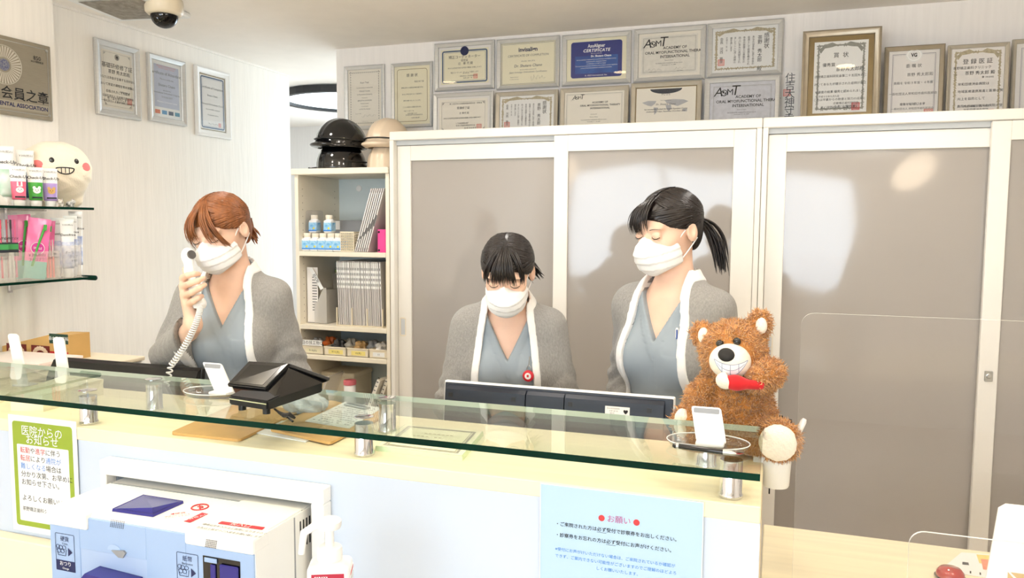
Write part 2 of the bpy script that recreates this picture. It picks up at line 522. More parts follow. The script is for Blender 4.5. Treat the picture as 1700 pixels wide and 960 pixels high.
def cabinet(x0, x1, label, lock):
    zt, zb, yb = 1.905, .05, 3.56
    t = thing('sliding_door_cabinet', label, 'cabinet', ((x0 + x1) / 2, YC, 0), 0, 'white sliding door cabinets')
    ox = (x0 + x1) / 2; a, b = x0 - ox, x1 - ox; D = yb - YC
    bm = BM()
    add_box(bm, (a, 0, zb), (a + .02, D, zt - .038), .002)
    add_box(bm, (b - .02, 0, zb), (b, D, zt - .038), .002)
    add_box(bm, (a, 0, zt - .038), (b, D, zt), .003)
    add_box(bm, (a, 0, 0), (b, D, zb), .002)
    add_box(bm, (a + .02, D - .02, zb), (b - .02, D, zt - .038))
    obj('carcass', bm, 'cab', t)
    box('track', (a + .02, .030, zt - .058), (b - .02, .09, zt - .038), 'cab_shadow', t)
    box('interior_shelf', (a + .02, .10, .95), (b - .02, D - .02, .975), 'cab', t)
    mid = (a + b) / 2

    def door(d0, d1, y, top, wl, wr, nm_lock):
        bm = BM(); th = .024
        add_box(bm, (d0, y, zb + .004), (d0 + wl, y + th, top), .002)
        add_box(bm, (d1 - wr, y, zb + .004), (d1, y + th, top), .002)
        add_box(bm, (d0 + wl, y, top - .066), (d1 - wr, y + th, top), .001)
        add_box(bm, (d0 + wl, y, zb + .004), (d1 - wr, y + th, zb + .10), .001)
        d = obj('door', bm, 'cab', t)
        # sheet held in the frame, slightly bowed as thin plastic is
        n, mm = 24, 30; V = []; Fc = []
        px0, px1, pz0, pz1 = d0 + wl - .004, d1 - wr + .004, zb + .096, top - .062
        for i in range(n + 1):
            for j in range(mm + 1):
                u, w = i / n, j / mm
                e = min(u, 1 - u) * min(w, 1 - w) * 4
                bow = .004 * math.sin(u * 3.1 + d0 * 3) * min(1, e * 3) + .0012 * math.sin(w * 9 + u * 4) * min(1, e * 4)
                V.append((px0 + (px1 - px0) * u, y + .010 + bow, pz0 + (pz1 - pz0) * w))
        for i in range(n):
            for j in range(mm):
                k = i * (mm + 1) + j
                Fc.append((k, k + mm + 1, k + mm + 2, k + 1))
        pymesh('panel', V, Fc, PANEL, d, True)
        return d

    g = (x1 - x0) * .018
    dr = door(a + .021, mid + .04, .034, zt - .060, .066, .06, None)
    df = door(mid - .030, b - .021, .004, zt - .040, .060, .082, None)
    bm = BM()
    for s in ((a + .045, .033), ):
        line_rect(bm, .030, .085, .004, .0325, s[0], 1.035, r=.008)
    obj('handle', bm, 'cream', dr)
    bm = BM(); add_box(bm, (a + .035, .0330, 1.0), (a + .055, .0338, 1.07)); obj('finger_pull', bm, 'cab_shadow', dr)
    if lock:
        bm = BM()
        add_box(bm, (mid - .012, -.002, .955), (mid + .014, .006, .992), .002)
        add_lathe(bm, [(.009, 0), (.009, .003), (.006, .004)], 18, Matrix.Translation((mid + .001, -.002, .975)) @ Matrix.Rotation(math.pi / 2, 4, 'X'))
        add_box(bm, (mid, -.0068, .970), (mid + .002, -.005, .980))
        obj('lock', bm, 'steel', df)
    else:
        bm = BM(); add_box(bm, (b - .075, .001, .99), (b - .055, .005, 1.08), .001); obj('finger_pull', bm, 'cab_shadow', df)
    return t


cabinet(-1.636, -.066, 'white sliding door cabinet behind the two dark-haired receptionists', False)
cabinet(-.064, 1.506, 'white sliding door cabinet right of the bear, with small silver lock', True)

# ------------------------------------------------------------------ framed certificates


def framed(name, label, c, w, h, rotz=0, tilt=0, fw=.022, fm='silver', paper='paper_cream', mat_m=None, matw=0.0, depth=.016, group=None, lip=None):
    w -= .006
    t = thing(name, label, 'certificate', c, rotz, group)
    t.rotation_euler = (tilt, 0, rotz)
    bm = BM()
    prof = [(0, 0), (0, -depth * .8), (fw * .25, -depth), (fw * .6, -depth * .75), (fw * .9, -depth * .6), (fw, -depth * .35), (fw, 0)]
    cs = [(-w / 2, -h / 2, 1, 1), (w / 2, -h / 2, -1, 1), (w / 2, h / 2, -1, -1), (-w / 2, h / 2, 1, -1)]
    R = [[bm.verts.new((x + sx * p, y, z + sz * p)) for p, y in prof] for x, z, sx, sz in cs]
    for k in range(4):
        A, B = R[k], R[(k + 1) % 4]
        for i in range(len(prof) - 1):
            bm.faces.new((A[i], B[i], B[i + 1], A[i + 1]))
    add_box(bm, (-w / 2 + .002, -.002, -h / 2 + .002), (w / 2 - .002, -.0004, h / 2 - .002))
    obj('frame', bm, fm, t, 25)
    iw, ih = w - 2 * fw, h - 2 * fw
    if lip:
        bm = BM(); line_rect(bm, iw, ih, .0045, -.0052); obj('inner_lip', bm, lip, t)
    if mat_m:
        box('mount', (-iw / 2 - .002, -.0035, -ih / 2 - .002), (iw / 2 + .002, -.0022, ih / 2 + .002), mat_m, t)
    box('document', (-iw / 2 + matw, -.0042, -ih / 2 + matw), (iw / 2 - matw, -.0034, ih / 2 - matw), paper, t)
    box('pane', (-iw / 2, -depth * .42, -ih / 2), (iw / 2, -depth * .42 + .001, ih / 2), 'pane', t)
    return t, iw - 2 * matw, ih - 2 * matw


DY = -.0046


def border(t, w, h, style, m, inset=.06):
    b = inset * min(w, h); bm = BM(); W, H = w - 2 * b, h - 2 * b
    if style == 'lines':
        line_rect(bm, W, H, .0012, DY); line_rect(bm, W - .008, H - .008, .0005, DY)
    elif style == 'thick':
        line_rect(bm, W, H, .0075, DY, r=.012); line_rect(bm, W - .022, H - .022, .001, DY, r=.008)
    elif style == 'round':
        line_rect(bm, W, H, .0022, DY, r=.014)
    elif style == 'lace':
        nx, nz = int(W / .012), int(H / .012)
        for i in range(nx + 1):
            for s in (-1, 1):
                x = -W / 2 + W * i / nx
                flat_poly(bm, [(x - .005, s * H / 2), (x, s * (H / 2 - .006)), (x + .005, s * H / 2), (x, s * (H / 2 - .0025))], DY)
        for j in range(nz + 1):
            for s in (-1, 1):
                z = -H / 2 + H * j / nz
                flat_poly(bm, [(s * W / 2, z - .005), (s * (W / 2 - .006), z), (s * W / 2, z + .005), (s * (W / 2 - .0025), z)], DY)
    elif style == 'corners':
        line_rect(bm, W, H, .0008, DY)
        for sx in (-1, 1):
            for sz in (-1, 1):
                x, z = sx * (W / 2), sz * (H / 2)
                for k in range(4):
                    r = .016 - k * .0035
                    flat_poly(bm, [(x - sx * r, z), (x - sx * r * .55, z - sz * r * .55), (x, z - sz * r), (x - sx * r * .45, z - sz * r * .45)], DY - k * .00005)
    elif style == 'wreath':
        rr = random.Random(int(w * 9999))
        per = [(-W / 2 + W * k / 40, H / 2, 0) for k in range(41)] + [(-W / 2 + W * k / 40, -H / 2, 0) for k in range(41)] + [(-W / 2, -H / 2 + H * k / 50, 1) for k in range(51)] + [(W / 2, -H / 2 + H * k / 50, 1) for k in range(51)]
        for k, (x, z, d) in enumerate(per):
            s = min(w, h) * (.030 + .016 * rr.random()); a = rr.random() * 6.28
            pts = [(x + s * math.cos(a + q) * (1 if q in (0, math.pi) else .42), z + s * math.sin(a + q) * (1 if q in (0, math.pi) else .42)) for q in (0, 1.0, 2.1, math.pi, 4.2, 5.3)]
            flat_poly(bm, pts, DY - .00001 * (k % 9))
        for sx in (-1, 1):   # the two sweeping birds at the head of the sheet
            pts = [(sx * W * .06, H * .5), (sx * W * .2, H * .5 + .012), (sx * W * .36, H * .5 + .004), (sx * W * .5, H * .44), (sx * W * .45, H * .38), (sx * W * .36, H * .46), (sx * W * .22, H * .47)]
            flat_poly(bm, pts, DY - .0002)
    o = obj('ornament', bm, m, t); return o


def seal(t, x, z, s, m='ink_pink'):
    bm = BM(); line_rect(bm, s, s, s * .09, DY - .0002, x, z)
    for i in range(3):
        for j in range(3):
            q = s * .27
            line_rect(bm, q * .85, q * .85, q * .22, DY - .0002, x + (i - 1) * q, z + (j - 1) * q)
    obj('red_seal', bm, m, t)


def sign(t, *specs):
    bm = BM()
    for k, (x, z, w, h) in enumerate(specs): squiggle(bm, x, z, w, h, DY - .0003, seed=k + int(x * 700))
    obj('signature', bm, 'ink', t)


def body_lines(lines, x, z, size, lead, al='CENTER'):
    return [(s, x, z - i * lead, size, al) for i, s in enumerate(lines)]


def onwall(tl, tr, zb_px, Y=None, X=None):
    f = (lambda p: onY(p[0], p[1], Y)) if Y is not None else (lambda p: onX(p[0], p[1], X))
    a, b, c = f(tl), f(tr), f(zb_px)
    return a, b, c


def rect_on_back(tl, tr, bl, Y):
    a, b, c = onwall(tl, tr, bl, Y=Y)
    x0, x1 = a[0], b[0]; z1 = (a[2] + b[2]) / 2; z0 = c[2]
    return ((x0 + x1) / 2, Y, (z0 + z1) / 2), x1 - x0, z1 - z0


def rect_on_left(tl, tr, bl, X):
    a, b, c = onwall(tl, tr, bl, X=X)
    return (X, (a[1] + b[1]) / 2, (a[2] + b[2] + 0) / 2 - ((a[2] + b[2]) / 2 - c[2]) / 2), b[1] - a[1], (a[2] + b[2]) / 2 - c[2]


HP = math.pi / 2
G1, G2, G3, G4, G5 = 'certificates hung on the left wall', 'certificates above the hard hats', 'certificates in the upper row over the cabinet', 'certificates standing in the lower row on the cabinet', 'certificates standing on the right cabinet'
# left wall
TS[0] = .82
c, w, h = rect_on_left((153, 62), (228, 82), (156, 188.5), XL + .002)
t, w, h = framed('framed_certificate', 'silver framed cream certificate hung nearest the pillar on the left wall', c, w, h, HP, 0, .026, 'silver', 'paper_cream', 'paper', .012, .018, G1)
border(t, w, h, 'corners', 'orn_grey', .05)
letters('lettering', [('✺', 0, h * .40, .045), ('基礎研修修了証', 0, h * .23, .030), ('茶野 秀太郎殿', .01, h * .13, .024)] + body_lines(['あなたは本会が主催する研修会に', 'おいて所定の課程を修め試験に', '合格されたことを認め', '修了証を授与します'], 0, h * .02, .0165, .030) + [('令和元年九月', .04, -h * .20, .012), ('公益社団法人 日本矯正歯科学会', 0, -h * .30, .015), ('一般社団法人 近畿東海矯正歯科学会', 0, -h * .39, .014)], 'ink', t, DY - .0002)
seal(t, w * .38, -h * .34, .026)
c, w, h = rect_on_left((241, 85), (305, 105), (245, 200), XL + .002)
t, w, h = framed('framed_certificate', 'silver framed certificate with lavender grey sheet, middle of the left wall', c, w, h, HP, 0, .026, 'silver', 'paper', None, 0, .018, G1)
bm = BM(); add_box(bm, (-w * .42, -.0047, -h * .32), (w * .42, -.0043, h * .44)); obj('grey_field', bm, mat('lavender_field', (196, 201, 218), .6, var=.06, scale=18), t)
letters('heading', [('European Orthodontic Society', 0, h * .42, .012), ('93rd EOS Congress · Montreux', 0, h * .385, .010)], 'ink_pink', t, -.0050)
letters('lettering', [('Certificate of Attendance', 0, h * .29, .025), ('This is to certify that', 0, h * .19, .013), ('Shutaro Chano', 0, h * .08, .022), ('attended the', 0, -h * .01, .012), ('International Orthodontic Congress', 0, -h * .06, .014), ('5-10 June 2017', 0, -h * .13, .014)], 'ink_grey', t, -.0050)
letters('caption', [('Montreux Convention Centre', 0, -h * .22, .013)], 'ink_white', t, -.0050)
bm = BM()
for k, x in enumerate((-.33, -.10, .12, .34)): add_box(bm, (w * x - .016, -.0049, -h * .44), (w * x + .016, -.0044, -h * .37), mi=k)
obj('sponsor_logo', bm, [mat('logo_orange', (225, 130, 90), .6, var=.1, scale=90), mat('logo_blue', (90, 150, 195), .6, var=.1, scale=90), mat('logo_dark', (80, 90, 110), .6, var=.3, scale=200), mat('logo_teal', (70, 140, 165), .6, var=.1, scale=90)], t)
c, w, h = rect_on_left((320, 106.5), (379, 123), (320, 223), XL + .002)
t, w, h = framed('framed_certificate', 'white framed certificate with gold lip, farthest along the left wall', c, w, h, HP, 0, .034, 'frame_white', 'paper_pale', None, 0, .018, G1, 'gold')
border(t, w, h, 'thick', 'orn_blue', .05)
letters('lettering', [('Certificate of Completion', 0, h * .27, .020), ('Shutaro Chano', 0, h * .13, .016), ('Advanced Orthodontic Course', 0, -h * .03, .016), ('has successfully completed', 0, -h * .12, .012), ('the typodont course', 0, -h * .22, .012)], 'ink_grey', t, DY - .0002)
sign(t, (0, -h * .38, w * .4, .012)); seal(t, w * .26, -h * .38, .020)

# back wall, two over the hard hats
TS[0] = .52
YW = YB - .001
c, w, h = rect_on_back((572, 111), (640, 107.5), (575, 217), YW)
t, w, h = framed('framed_certificate', 'silver framed certificate with black lace border above the black hard hats', c, w, h, 0, 0, .020, 'silver', 'paper_cream', None, 0, .016, G2)
border(t, w, h, 'lace', 'ink', .06)
letters('lettering', [('Kayo Tsuji', 0, h * .27, .022), ('Has Successfully Completed the', 0, h * .18, .014), ('Clinical Course', 0, h * .12, .019), ('In Preventive Dentistry', 0, h * .06, .018), ('Presented by', 0, 0, .012), ('BIRGITTA NYSTRÖM', 0, -h * .05, .017), ('Karlstad, Sweden', 0, -h * .10, .013), ('In Cooperation', 0, -h * .15, .012), ('with Prof. Per Axelsson', 0, -h * .20, .013), ('October 12, 2002', -w * .2, -h * .28, .009)], 'ink', t, DY - .0002)
sign(t, (w * .12, -h * .32, w * .42, .018), (0, -h * .42, w * .2, .008))
c, w, h = rect_on_back((650, 106), (720, 103), (655, 213), YW)
t, w, h = framed('framed_certificate', 'ivory certificate with rounded gold line border, right of the lace one', c, w, h, 0, 0, .016, 'silver', 'paper_yellow', None, 0, .016, G2)
border(t, w, h, 'round', 'gold', .07)
letters('lettering', [('感 謝 状', 0, h * .34, .034), ('和田 尚子 殿', w * .2, h * .23, .018)] + body_lines(['貴殿は第七十四回日本矯正歯科学会', '並びに学術大会において献身的に', '御尽力賜りましたことに対し', 'ここに深甚なる感謝の意を表し', '本状を贈ります'], 0, h * .13, .0145, .032) + [('平成二十七年十一月', -w * .1, -h * .27, .012), ('日本矯正歯科学会近畿支部大会', w * .05, -h * .34, .013), ('大会長 西尾 順一', w * .1, -h * .39, .013)], 'ink', t, DY - .0002)

# upper row
TS[0] = .56
c, w, h = rect_on_back((722, 74), (823, 66.5), (722, 153), YW)
t, w, h = framed('framed_certificate', 'certificate with slate blue ribbon border at the left end of the upper row', c, w, h, 0, 0, .020, 'silver', 'paper_yellow', 'paper_pale', .012, .018, G3)
border(t, w, h, 'thick', 'orn_blue', .03)
bm = BM(); add_lathe(bm, [(.0, 0), (.022, 0), (.022, .0006), (0, .0008)], 24, Matrix.Translation((0, DY, h * .44)) @ Matrix.Rotation(HP, 4, 'X'), cap=False); obj('emblem', bm, 'ink_navy', t)
letters('lettering', [('矯正コーディネーター', 0, h * .27, .030), ('認定証', 0, h * .17, .022), ('辻   華 代 殿', w * .02, h * .08, .026)] + body_lines(['あなたは本会が定める所定の審査に合格したので', '矯正コーディネーターとして認定します'], 0, -h * .04, .0145, .022) + [('2013年12月', w * .03, -h * .2, .012), ('一般社団法人 日本歯科矯正会', w * .07, -h * .28, .013), ('会長 山本 一宏', w * .07, -h * .34, .013)], 'ink', t, DY - .0002)
seal(t, w * .23, -h * .30, .022)
c, w, h = rect_on_back((825, 67), (931, 59.5), (825, 150.5), YW)
t, w, h = framed('framed_certificate', 'cream completion certificate with dark blue line border, second in the upper row', c, w, h, 0, 0, .020, 'silver', 'paper_yellow', None, 0, .018, G3)
border(t, w, h, 'lines', 'ink_navy', .015)
letters('brand_lettering', [('invisalign', 0, h * .33, .048, 'CENTER', {'bold': .03})], 'ink_navy', t, DY - .0002)
letters('lettering', [('CERTIFICATE OF COMPLETION', 0, h * .19, .026, 'CENTER', {'shear': .2}), ('October 16th, 2016', 0, h * .06, .015, 'CENTER', {'shear': .2}), ('Dr. Shutaro Chano', 0, -h * .05, .032, 'CENTER', {'shear': .2, 'bold': .01}), ('has successfully completed the', 0, -h * .14, .012, 'CENTER', {'shear': .2}), ('Japan Invisalign Orthodontic Certification', 0, -h * .20, .020, 'CENTER', {'shear': .2}), ('Raphael Pascaud', -w * .25, -h * .31, .011), ('President, Asia Pacific', -w * .25, -h * .36, .009)], 'ink_grey', t, DY - .0002)
sign(t, (w * .18, -h * .34, w * .25, .03))
c, w, h = rect_on_back((933.5, 60), (1050, 51), (933.5, 144.5), YW)
t, w, h = framed('framed_certificate', 'deep blue certificate in silver frame, middle of the upper row', c, w, h, 0, 0, .022, 'silver', 'paper_yellow', None, 0, .018, G3)
bm = BM(); add_prism(bm, rrect(w * .86, h * .86, .012), -.0050, -.0044); obj('blue_sheet', bm, mat('royal_blue_print', (38, 48, 128), .5, var=.06, scale=20), t)
bm = BM(); flat_poly(bm, rrect(w * .72, h * .42, .002, 2, 0, -h * .12), -.0052); obj('blue_photo', bm, mat('city_blue_print', (40, 96, 176), .5, scale=14, rgb2=(32, 62, 140)), t)
letters('lettering', [('AsoAligner', 0, h * .32, .040, 'CENTER', {'bold': .02, 'wid': .8}), ('CERTIFICATE', 0, h * .21, .034, 'CENTER', {'shear': .25, 'bold': .03, 'spacing': 1.15}), ('This is to certify that', 0, h * .14, .011), ('Dr. Shutaro Chano', w * .08, h * .075, .022, 'CENTER', {'bold': .03}), ('has successfully completed the comprehensive AsoAligner course', 0, 0, .0125), ('lectured by Dr. Nobutaka Ozawa', 0, -h * .05, .0125), ('on February 3, 4, 2019 in Osaka', 0, -h * .10, .0125), ('The course has provided the attendees of the certificate and the regulations', 0, -h * .15, .0115), ('in one of the most advanced orthodontic treatment', 0, -h * .2, .0125), ('A. ASO International, Inc.', 0, -h * .38, .018)], 'ink_white', t, -.0055)
bm = BM(); squiggle(bm, 0, -h * .27, w * .3, .016, -.0056, seed=5); obj('signature', bm, 'ink', t)


def aomt_logo(t, x, z, s, extra=0):
    letters('logo', [('A', x - s * .9, z, s * 1.9, 'CENTER', {'shear': .25}), ('M', x + s * .85, z - s * .05, s * 1.3), ('T', x + s * 1.55, z + s * .15, s * 2.1, 'CENTER', {'shear': .15})], 'ink', t, DY - .0003, None, 1.0)
    bm = BM(); add_tube(bm, [(x + s * .42 * math.cos(k * .3142), DY - .0005, z - s * .1 + s * .42 * math.sin(k * .3142)) for k in range(20)], s * .05, 4, True)
    flat_poly(bm, [(x - s * .3, z + .1 * s), (x - s * .05, z + .2 * s), (x + s * .02, z - .05 * s), (x - s * .15, z - .2 * s)], DY - .0004)
    flat_poly(bm, [(x + s * .05, z - .1 * s), (x + s * .3, z), (x + s * .2, z - .35 * s), (x + s * .08, z - .4 * s)], DY - .0004)
    squiggle(bm, x - s * 1.3, z - s * .6, s * 1.2, s * .9, DY - .0004, 14, .0005, 3)
    obj('globe_mark', bm, 'ink', t)


AO = [('ACADEMY OF', 0, .03), ('ORAL MYOFUNCTIONAL THERAPY', 0, .03), ('INTERNATIONAL', 0, .03)]


def aomt(t, w, h, small, dark='ink'):
    k = .70 if small else 1.0; z0 = h * (.22 if small else .17)
    border(t, w, h, 'lines', 'orn_grey', .05)
    aomt_logo(t, -w * .29, h * (.36 if small else .30), .015 if small else .029)
    letters('lettering', [('ACADEMY OF', w * .1, z0, .030 * k, 'CENTER', {'bold': .015}), ('ORAL MYOFUNCTIONAL THERAPY', w * .1, z0 - .019 * k, .030 * k, 'CENTER', {'bold': .015}), ('INTERNATIONAL', w * .1, z0 - .038 * k, .030 * k, 'CENTER', {'bold': .015}), ('Certifies that', 0, -h * .08, .010), ('Shutaro Chano', 0, -h * .15, .011), ('has satisfactorily completed the 28 hour course', 0, -h * .22, .011), ('November 11 - 14, 2009', 0, -h * .27, .011), ('Robert T. Jackson', -w * .28, -h * .43, .008), ('Joy L. Moeller', w * .2, -h * .43, .008)], dark, t, DY - .0003)
    sign(t, (-w * .27, -h * .38, w * .28, .016), (w * .2, -h * .37, w * .2, .012))


c, w, h = rect_on_back((1052, 50.5), (1174, 40.5), (1052, 138.5), YW)
t, w, h = framed('framed_certificate', 'mottled cream academy certificate, fourth in the upper row beside the blue one', c, w, h, 0, 0, .022, 'silver', 'paper_mottled', 'paper_cream', .012, .018, G3)
aomt(t, w, h, False)


def vertical(s): return '\n'.join(s)


def kansha(t, w, h, k=1.0):
    border(t, w, h, 'wreath', 'orn_gold', .085)
    cols = ['感謝状', '茶野 秀太郎 殿', 'あなたは多年に亘り本会の', '会員として役員を務められ', '本会の発展と公衆衛生の', '向上に多大の貢献をされ', 'ましたここに深く感謝の', '意を表します', '平成三十一年一月', '会長 河西 勝彦']
    xs = [.33, .23, .13, .06, -.01, -.08, -.15, -.21, -.28, -.36]
    szs = [.036, .030, .0165, .0165, .0165, .0165, .0165, .0165, .012, .022]
    L = []
    for s, x, z in zip(cols, xs, szs):
        L.append((vertical(s), w * x, 0, z * k, 'CENTER', {'line': .95}))
    out = []
    for ln in L:                                       # hang every column from one height
        ln = ln[:3] + (ln[3] * .66,) + ln[4:]
        v, f = text_geo(ln[0], ln[3], 'CENTER', **ln[5])
        top = v[:, 1].max() if len(v) else 0
        zz = h * .34 - top - (0 if ln[3] > .02 * k else .01)
        out.append((ln[0], ln[1], zz, ln[3], 'CENTER', ln[5]))
    letters('lettering', out, 'ink', t, DY - .0004, None, 1.0)
    seal(t, -w * .36, -h * .27, .028)
    letters('crest', [('〽', 0, h * .41, .03)], 'ink', t, DY - .0005)


c, w, h = rect_on_back((1174.5, 41), (1303, 31), (1174.5, 131), YW)
t, w, h = framed('framed_certificate', 'white thanks letter with gilt wreath border at the right end of the upper row', c, w, h, 0, 0, .022, 'silver', 'paper', None, 0, .018, G3)
kansha(t, w, h)

# lower row, standing on the cabinet and leaning on the wall
YL = YB - .045
ZT = 1.905


def standing(tl, tr, Y=YL, tilt=-.05):
    a, b = onY(tl[0], tl[1], Y), onY(tr[0], tr[1], Y)
    x0, x1, z1 = a[0], b[0], (a[2] + b[2]) / 2
    h = (z1 - ZT - .005) / math.cos(tilt)
    return ((x0 + x1) / 2, Y - .01, (z1 + ZT) / 2 + .003), x1 - x0, h


c, w, h = standing((721, 158), (822, 151))
t, w, h = framed('framed_certificate', 'certificate with scrolled corner border at the left end of the lower row', c, w, h, 0, -.03, .020, 'silver', 'paper_cream', 'paper_pale', .010, .016, G4)
border(t, w, h, 'corners', 'ink_grey', .08)
letters('lettering', [('第２回日本小児歯周病臨床研究会・研修会', w * .05, h * .36, .016), ('受講修了証', 0, h * .23, .024), ('辻 華代 殿', w * .02, h * .08, .020)] + body_lines(['あなたは当研究会主催の研修会を受講し所定の課程を修了', 'したことを証します'], -w * .02, -h * .06, .0135, .024) + [('平成27年7月20日', 0, -h * .22, .012), ('日本小児歯周病臨床研究会', w * .05, -h * .28, .015), ('会 長 吉 田 昊 哲', w * .15, -h * .36, .015)], 'ink', t, DY - .0004)
seal(t, w * .33, -h * .33, .026)
c, w, h = standing((824, 156.5), (929, 148))
t, w, h = framed('framed_certificate', 'thanks letter with gilt wreath border, second in the lower row', c, w, h, 0, -.05, .020, 'champagne', 'paper', None, 0, .016, G4)
kansha(t, w, h, .9)
c, w, h = standing((931, 150), (1046, 141))
t, w, h = framed('framed_certificate', 'plain cream academy certificate with small globe mark in the lower row', c, w, h, 0, -.05, .020, 'champagne', 'paper_cream', None, 0, .016, G4)
aomt(t, w, h, True)
c, w, h = standing((1048, 142), (1167, 132))
t, w, h = framed('framed_certificate', 'cream certificate with grey world map, fourth in the lower row', c, w, h, 0, -.05, .020, 'champagne', 'paper_cream', 'gold', .004, .016, G4)
bm = BM()
for pts in ([(-.40, .06), (-.30, .10), (-.16, .09), (-.18, .02), (-.24, -.04), (-.30, -.02), (-.36, .02)], [(-.2, -.07), (-.13, -.08), (-.15, -.2), (-.19, -.26)], [(-.02, .10), (.12, .12), (.3, .1), (.38, .05), (.3, .0), (.2, -.06), (.12, -.02), (.02, .02)], [(.0, -.02), (.09, -.02), (.1, -.12), (.05, -.18), (.01, -.1)], [(.28, -.14), (.36, -.13), (.36, -.2), (.29, -.2)]):
    flat_poly(bm, [(x * w, z * h + h * .08) for x, z in pts], DY)
obj('map', bm, mat('map_grey', (188, 188, 190), .7, var=.05, scale=60), t)
bm = BM(); flat_poly(bm, [(w * (.27 * math.cos(a)), h * .47 - .022 * math.sin(a)) for a in np.linspace(0, math.pi, 14)], DY - .0001); obj('dark_crescent', bm, 'navy', t)
letters('lettering', [('FLOS', 0, h * .33, .026, 'CENTER', {'spacing': 1.25}), ('This is to certify that', 0, h * .18, .010), ('Dr. Shutaro Chano', 0, h * .08, .020, 'CENTER', {'shear': .2}), ('has successfully finished the Lingual Expedient Course', 0, -h * .04, .0155, 'CENTER', {'shear': .2, 'bold': .01}), ('conducted in Tokyo, November 21st-22nd, 2016', 0, -h * .10, .0155, 'CENTER', {'shear': .2, 'bold': .01})], 'ink', t, DY - .0004)
c, w, h = standing((1170, 134), (1298, 123))
t, w, h = framed('framed_certificate', 'mottled grey academy certificate at the right end of the lower row', c, w, h, 0, -.05, .022, 'silver', 'paper_grey', 'paper_grey', .006, .016, G4)
aomt(t, w, h, False)

# strip of calligraphy on the wall
a, b, c_ = onY(1299, 119, YB - .003), onY(1326, 118, YB - .003), onY(1303, 200, YB - .003)
t = thing('calligraphy_strip', 'pale paper strip with brushed characters hung between the two certificate rows', 'paper', ((a[0] + b[0]) / 2, YB - .003, a[2]))
hh = a[2] - 1.92
box('paper_strip', (-.035, 0, -hh), (.035, .0015, 0), 'paper_pale', t)
letters('brush_lettering', [(vertical('住吉大神守幸所'), 0, -hh * .55, .076, 'CENTER', {'line': .8})], 'ink_grey', t, -.0006)
seal(t, -.012, -.09, .03); t.children[-1].location = (0, .0045, 0)

# the right cabinet's certificates
TS[0] = .62
YR = 3.47
_rn = [0]


def rstand(tl, tr, label, fm, fw, **kw):
    _rn[0] += 1; YR = 3.47 - .034 * (_rn[0] % 2)
    a, b = onY(tl[0], tl[1], YR), onY(tr[0], tr[1], YR)
    z1 = (a[2] + b[2]) / 2; h = z1 - ZT - .004
    return framed('framed_certificate', label, ((a[0] + b[0]) / 2, YR, (z1 + ZT) / 2 + .003), b[0] - a[0], h, 0, -.05, fw, fm, group=G5, **kw)


t, w, h = rstand((1332, 53), (1466, 44), 'large award with gilt wreath in wide bronze frame, tallest on the right cabinet', 'bronze', .026, paper='paper', mat_m='gold', matw=.020)
border(t, w, h, 'wreath', 'orn_grey', .08)
letters('lettering', [('賞  状', 0, h * .30, .036), ('優秀賞', -w * .22, h * .17, .026), ('茶野秀太郎殿', w * .17, h * .10, .028, 'CENTER', {'shear': .1})] + body_lines(['近畿矯正歯科研究会第二十五回大会に', 'おいてあなたが提示された症例が厳正', 'な審査の結果 優秀と認められました', 'これは平素からの熱意と努力の成果と', '高く評価し ここに賞します'], 0, h * .01, .0185, .031) + [('平成十七年九月九日', -w * .2, -h * .27, .014), ('近畿矯正歯科研究会', w * .12, -h * .37, .017), ('会長 土屋雅文', w * .1, -h * .42, .021)], 'ink', t, DY - .0004)
seal(t, w * .30, -h * .42, .030, 'ink_red')
t, w, h = rstand((1467.5, 79.5), (1571, 73), 'appointment letter with round crest in bronze frame beside the tall award', 'bronze', .018, paper='paper_pale')
border(t, w, h, 'lines', 'ink_navy', .07)
bm = BM(); add_tube(bm, [(.024 * math.cos(k * .3142), DY - .0004, h * .43 + .021 * math.sin(k * .3142)) for k in range(20)], .0022, 5, True); flat_poly(bm, [(.03 * math.cos(k * .3142), h * .43 + .027 * math.sin(k * .3142)) for k in range(20)], DY - .0002); obj('crest_field', bm, 'paper', t)
letters('crest', [('VG', 0, h * .43, .032, 'CENTER', {'bold': .04, 'wid': .8})], 'ink', t, DY - .0006)
letters('lettering', [('委 嘱 状', 0, h * .27, .026, 'CENTER'), ('茶野 秀太郎殿', w * .13, h * .14, .024)] + body_lines(['貴殿を 令和３年度・４年度', '一般社団法人岸和田市歯科医師会', '理事を委嘱します'], 0, h * .02, .0185, .042) + [('令和３年７月２０日', 0, -h * .29, .016), ('一般社団法人 岸和田市歯科医師会', 0, -h * .36, .016), ('会 長  磯 本 裕 治', 0, -h * .43, .017)], 'ink_grey', t, DY - .0004)
seal(t, w * .32, -h * .43, .032)
t, w, h = rstand((1572.5, 76.5), (1678, 70.5), 'registered doctor certificate with gilt wreath, second from the right edge on the cabinet', 'champagne', .014, paper='paper_pale')
border(t, w, h, 'wreath', 'orn_gold', .085)
letters('lettering', [('登 録 医 証', 0, h * .30, .034, 'CENTER'), ('茶野矯正歯科クリニック', -w * .1, h * .21, .019), ('茶野 秀太郎 殿', w * .05, h * .13, .025), ('第 14-0102', w * .2, h * .065, .014)] + body_lines(['岸和田徳洲会病院は', '地域医療連携推進と医療の質', '向上を目的として', '貴院を岸和田徳洲会病院の登', '録医として認定致します'], -w * .36, -h * .03, .019, .028, 'LEFT') + [('平成 30年 11月 10日', 0, -h * .36, .016), ('岸和田徳洲会病院', 0, -h * .41, .017), ('病院長 東上 震一', 0, -h * .46, .017)], 'ink', t, DY - .0004)
seal(t, w * .28, -h * .45, .022)
t, w, h = rstand((1679.5, 67), (1790, 60), 'certificate cut off by the right picture edge, in grey bronze frame', 'champagne', .016, paper='paper_pale')
border(t, w, h, 'lines', 'ink_navy', .09)
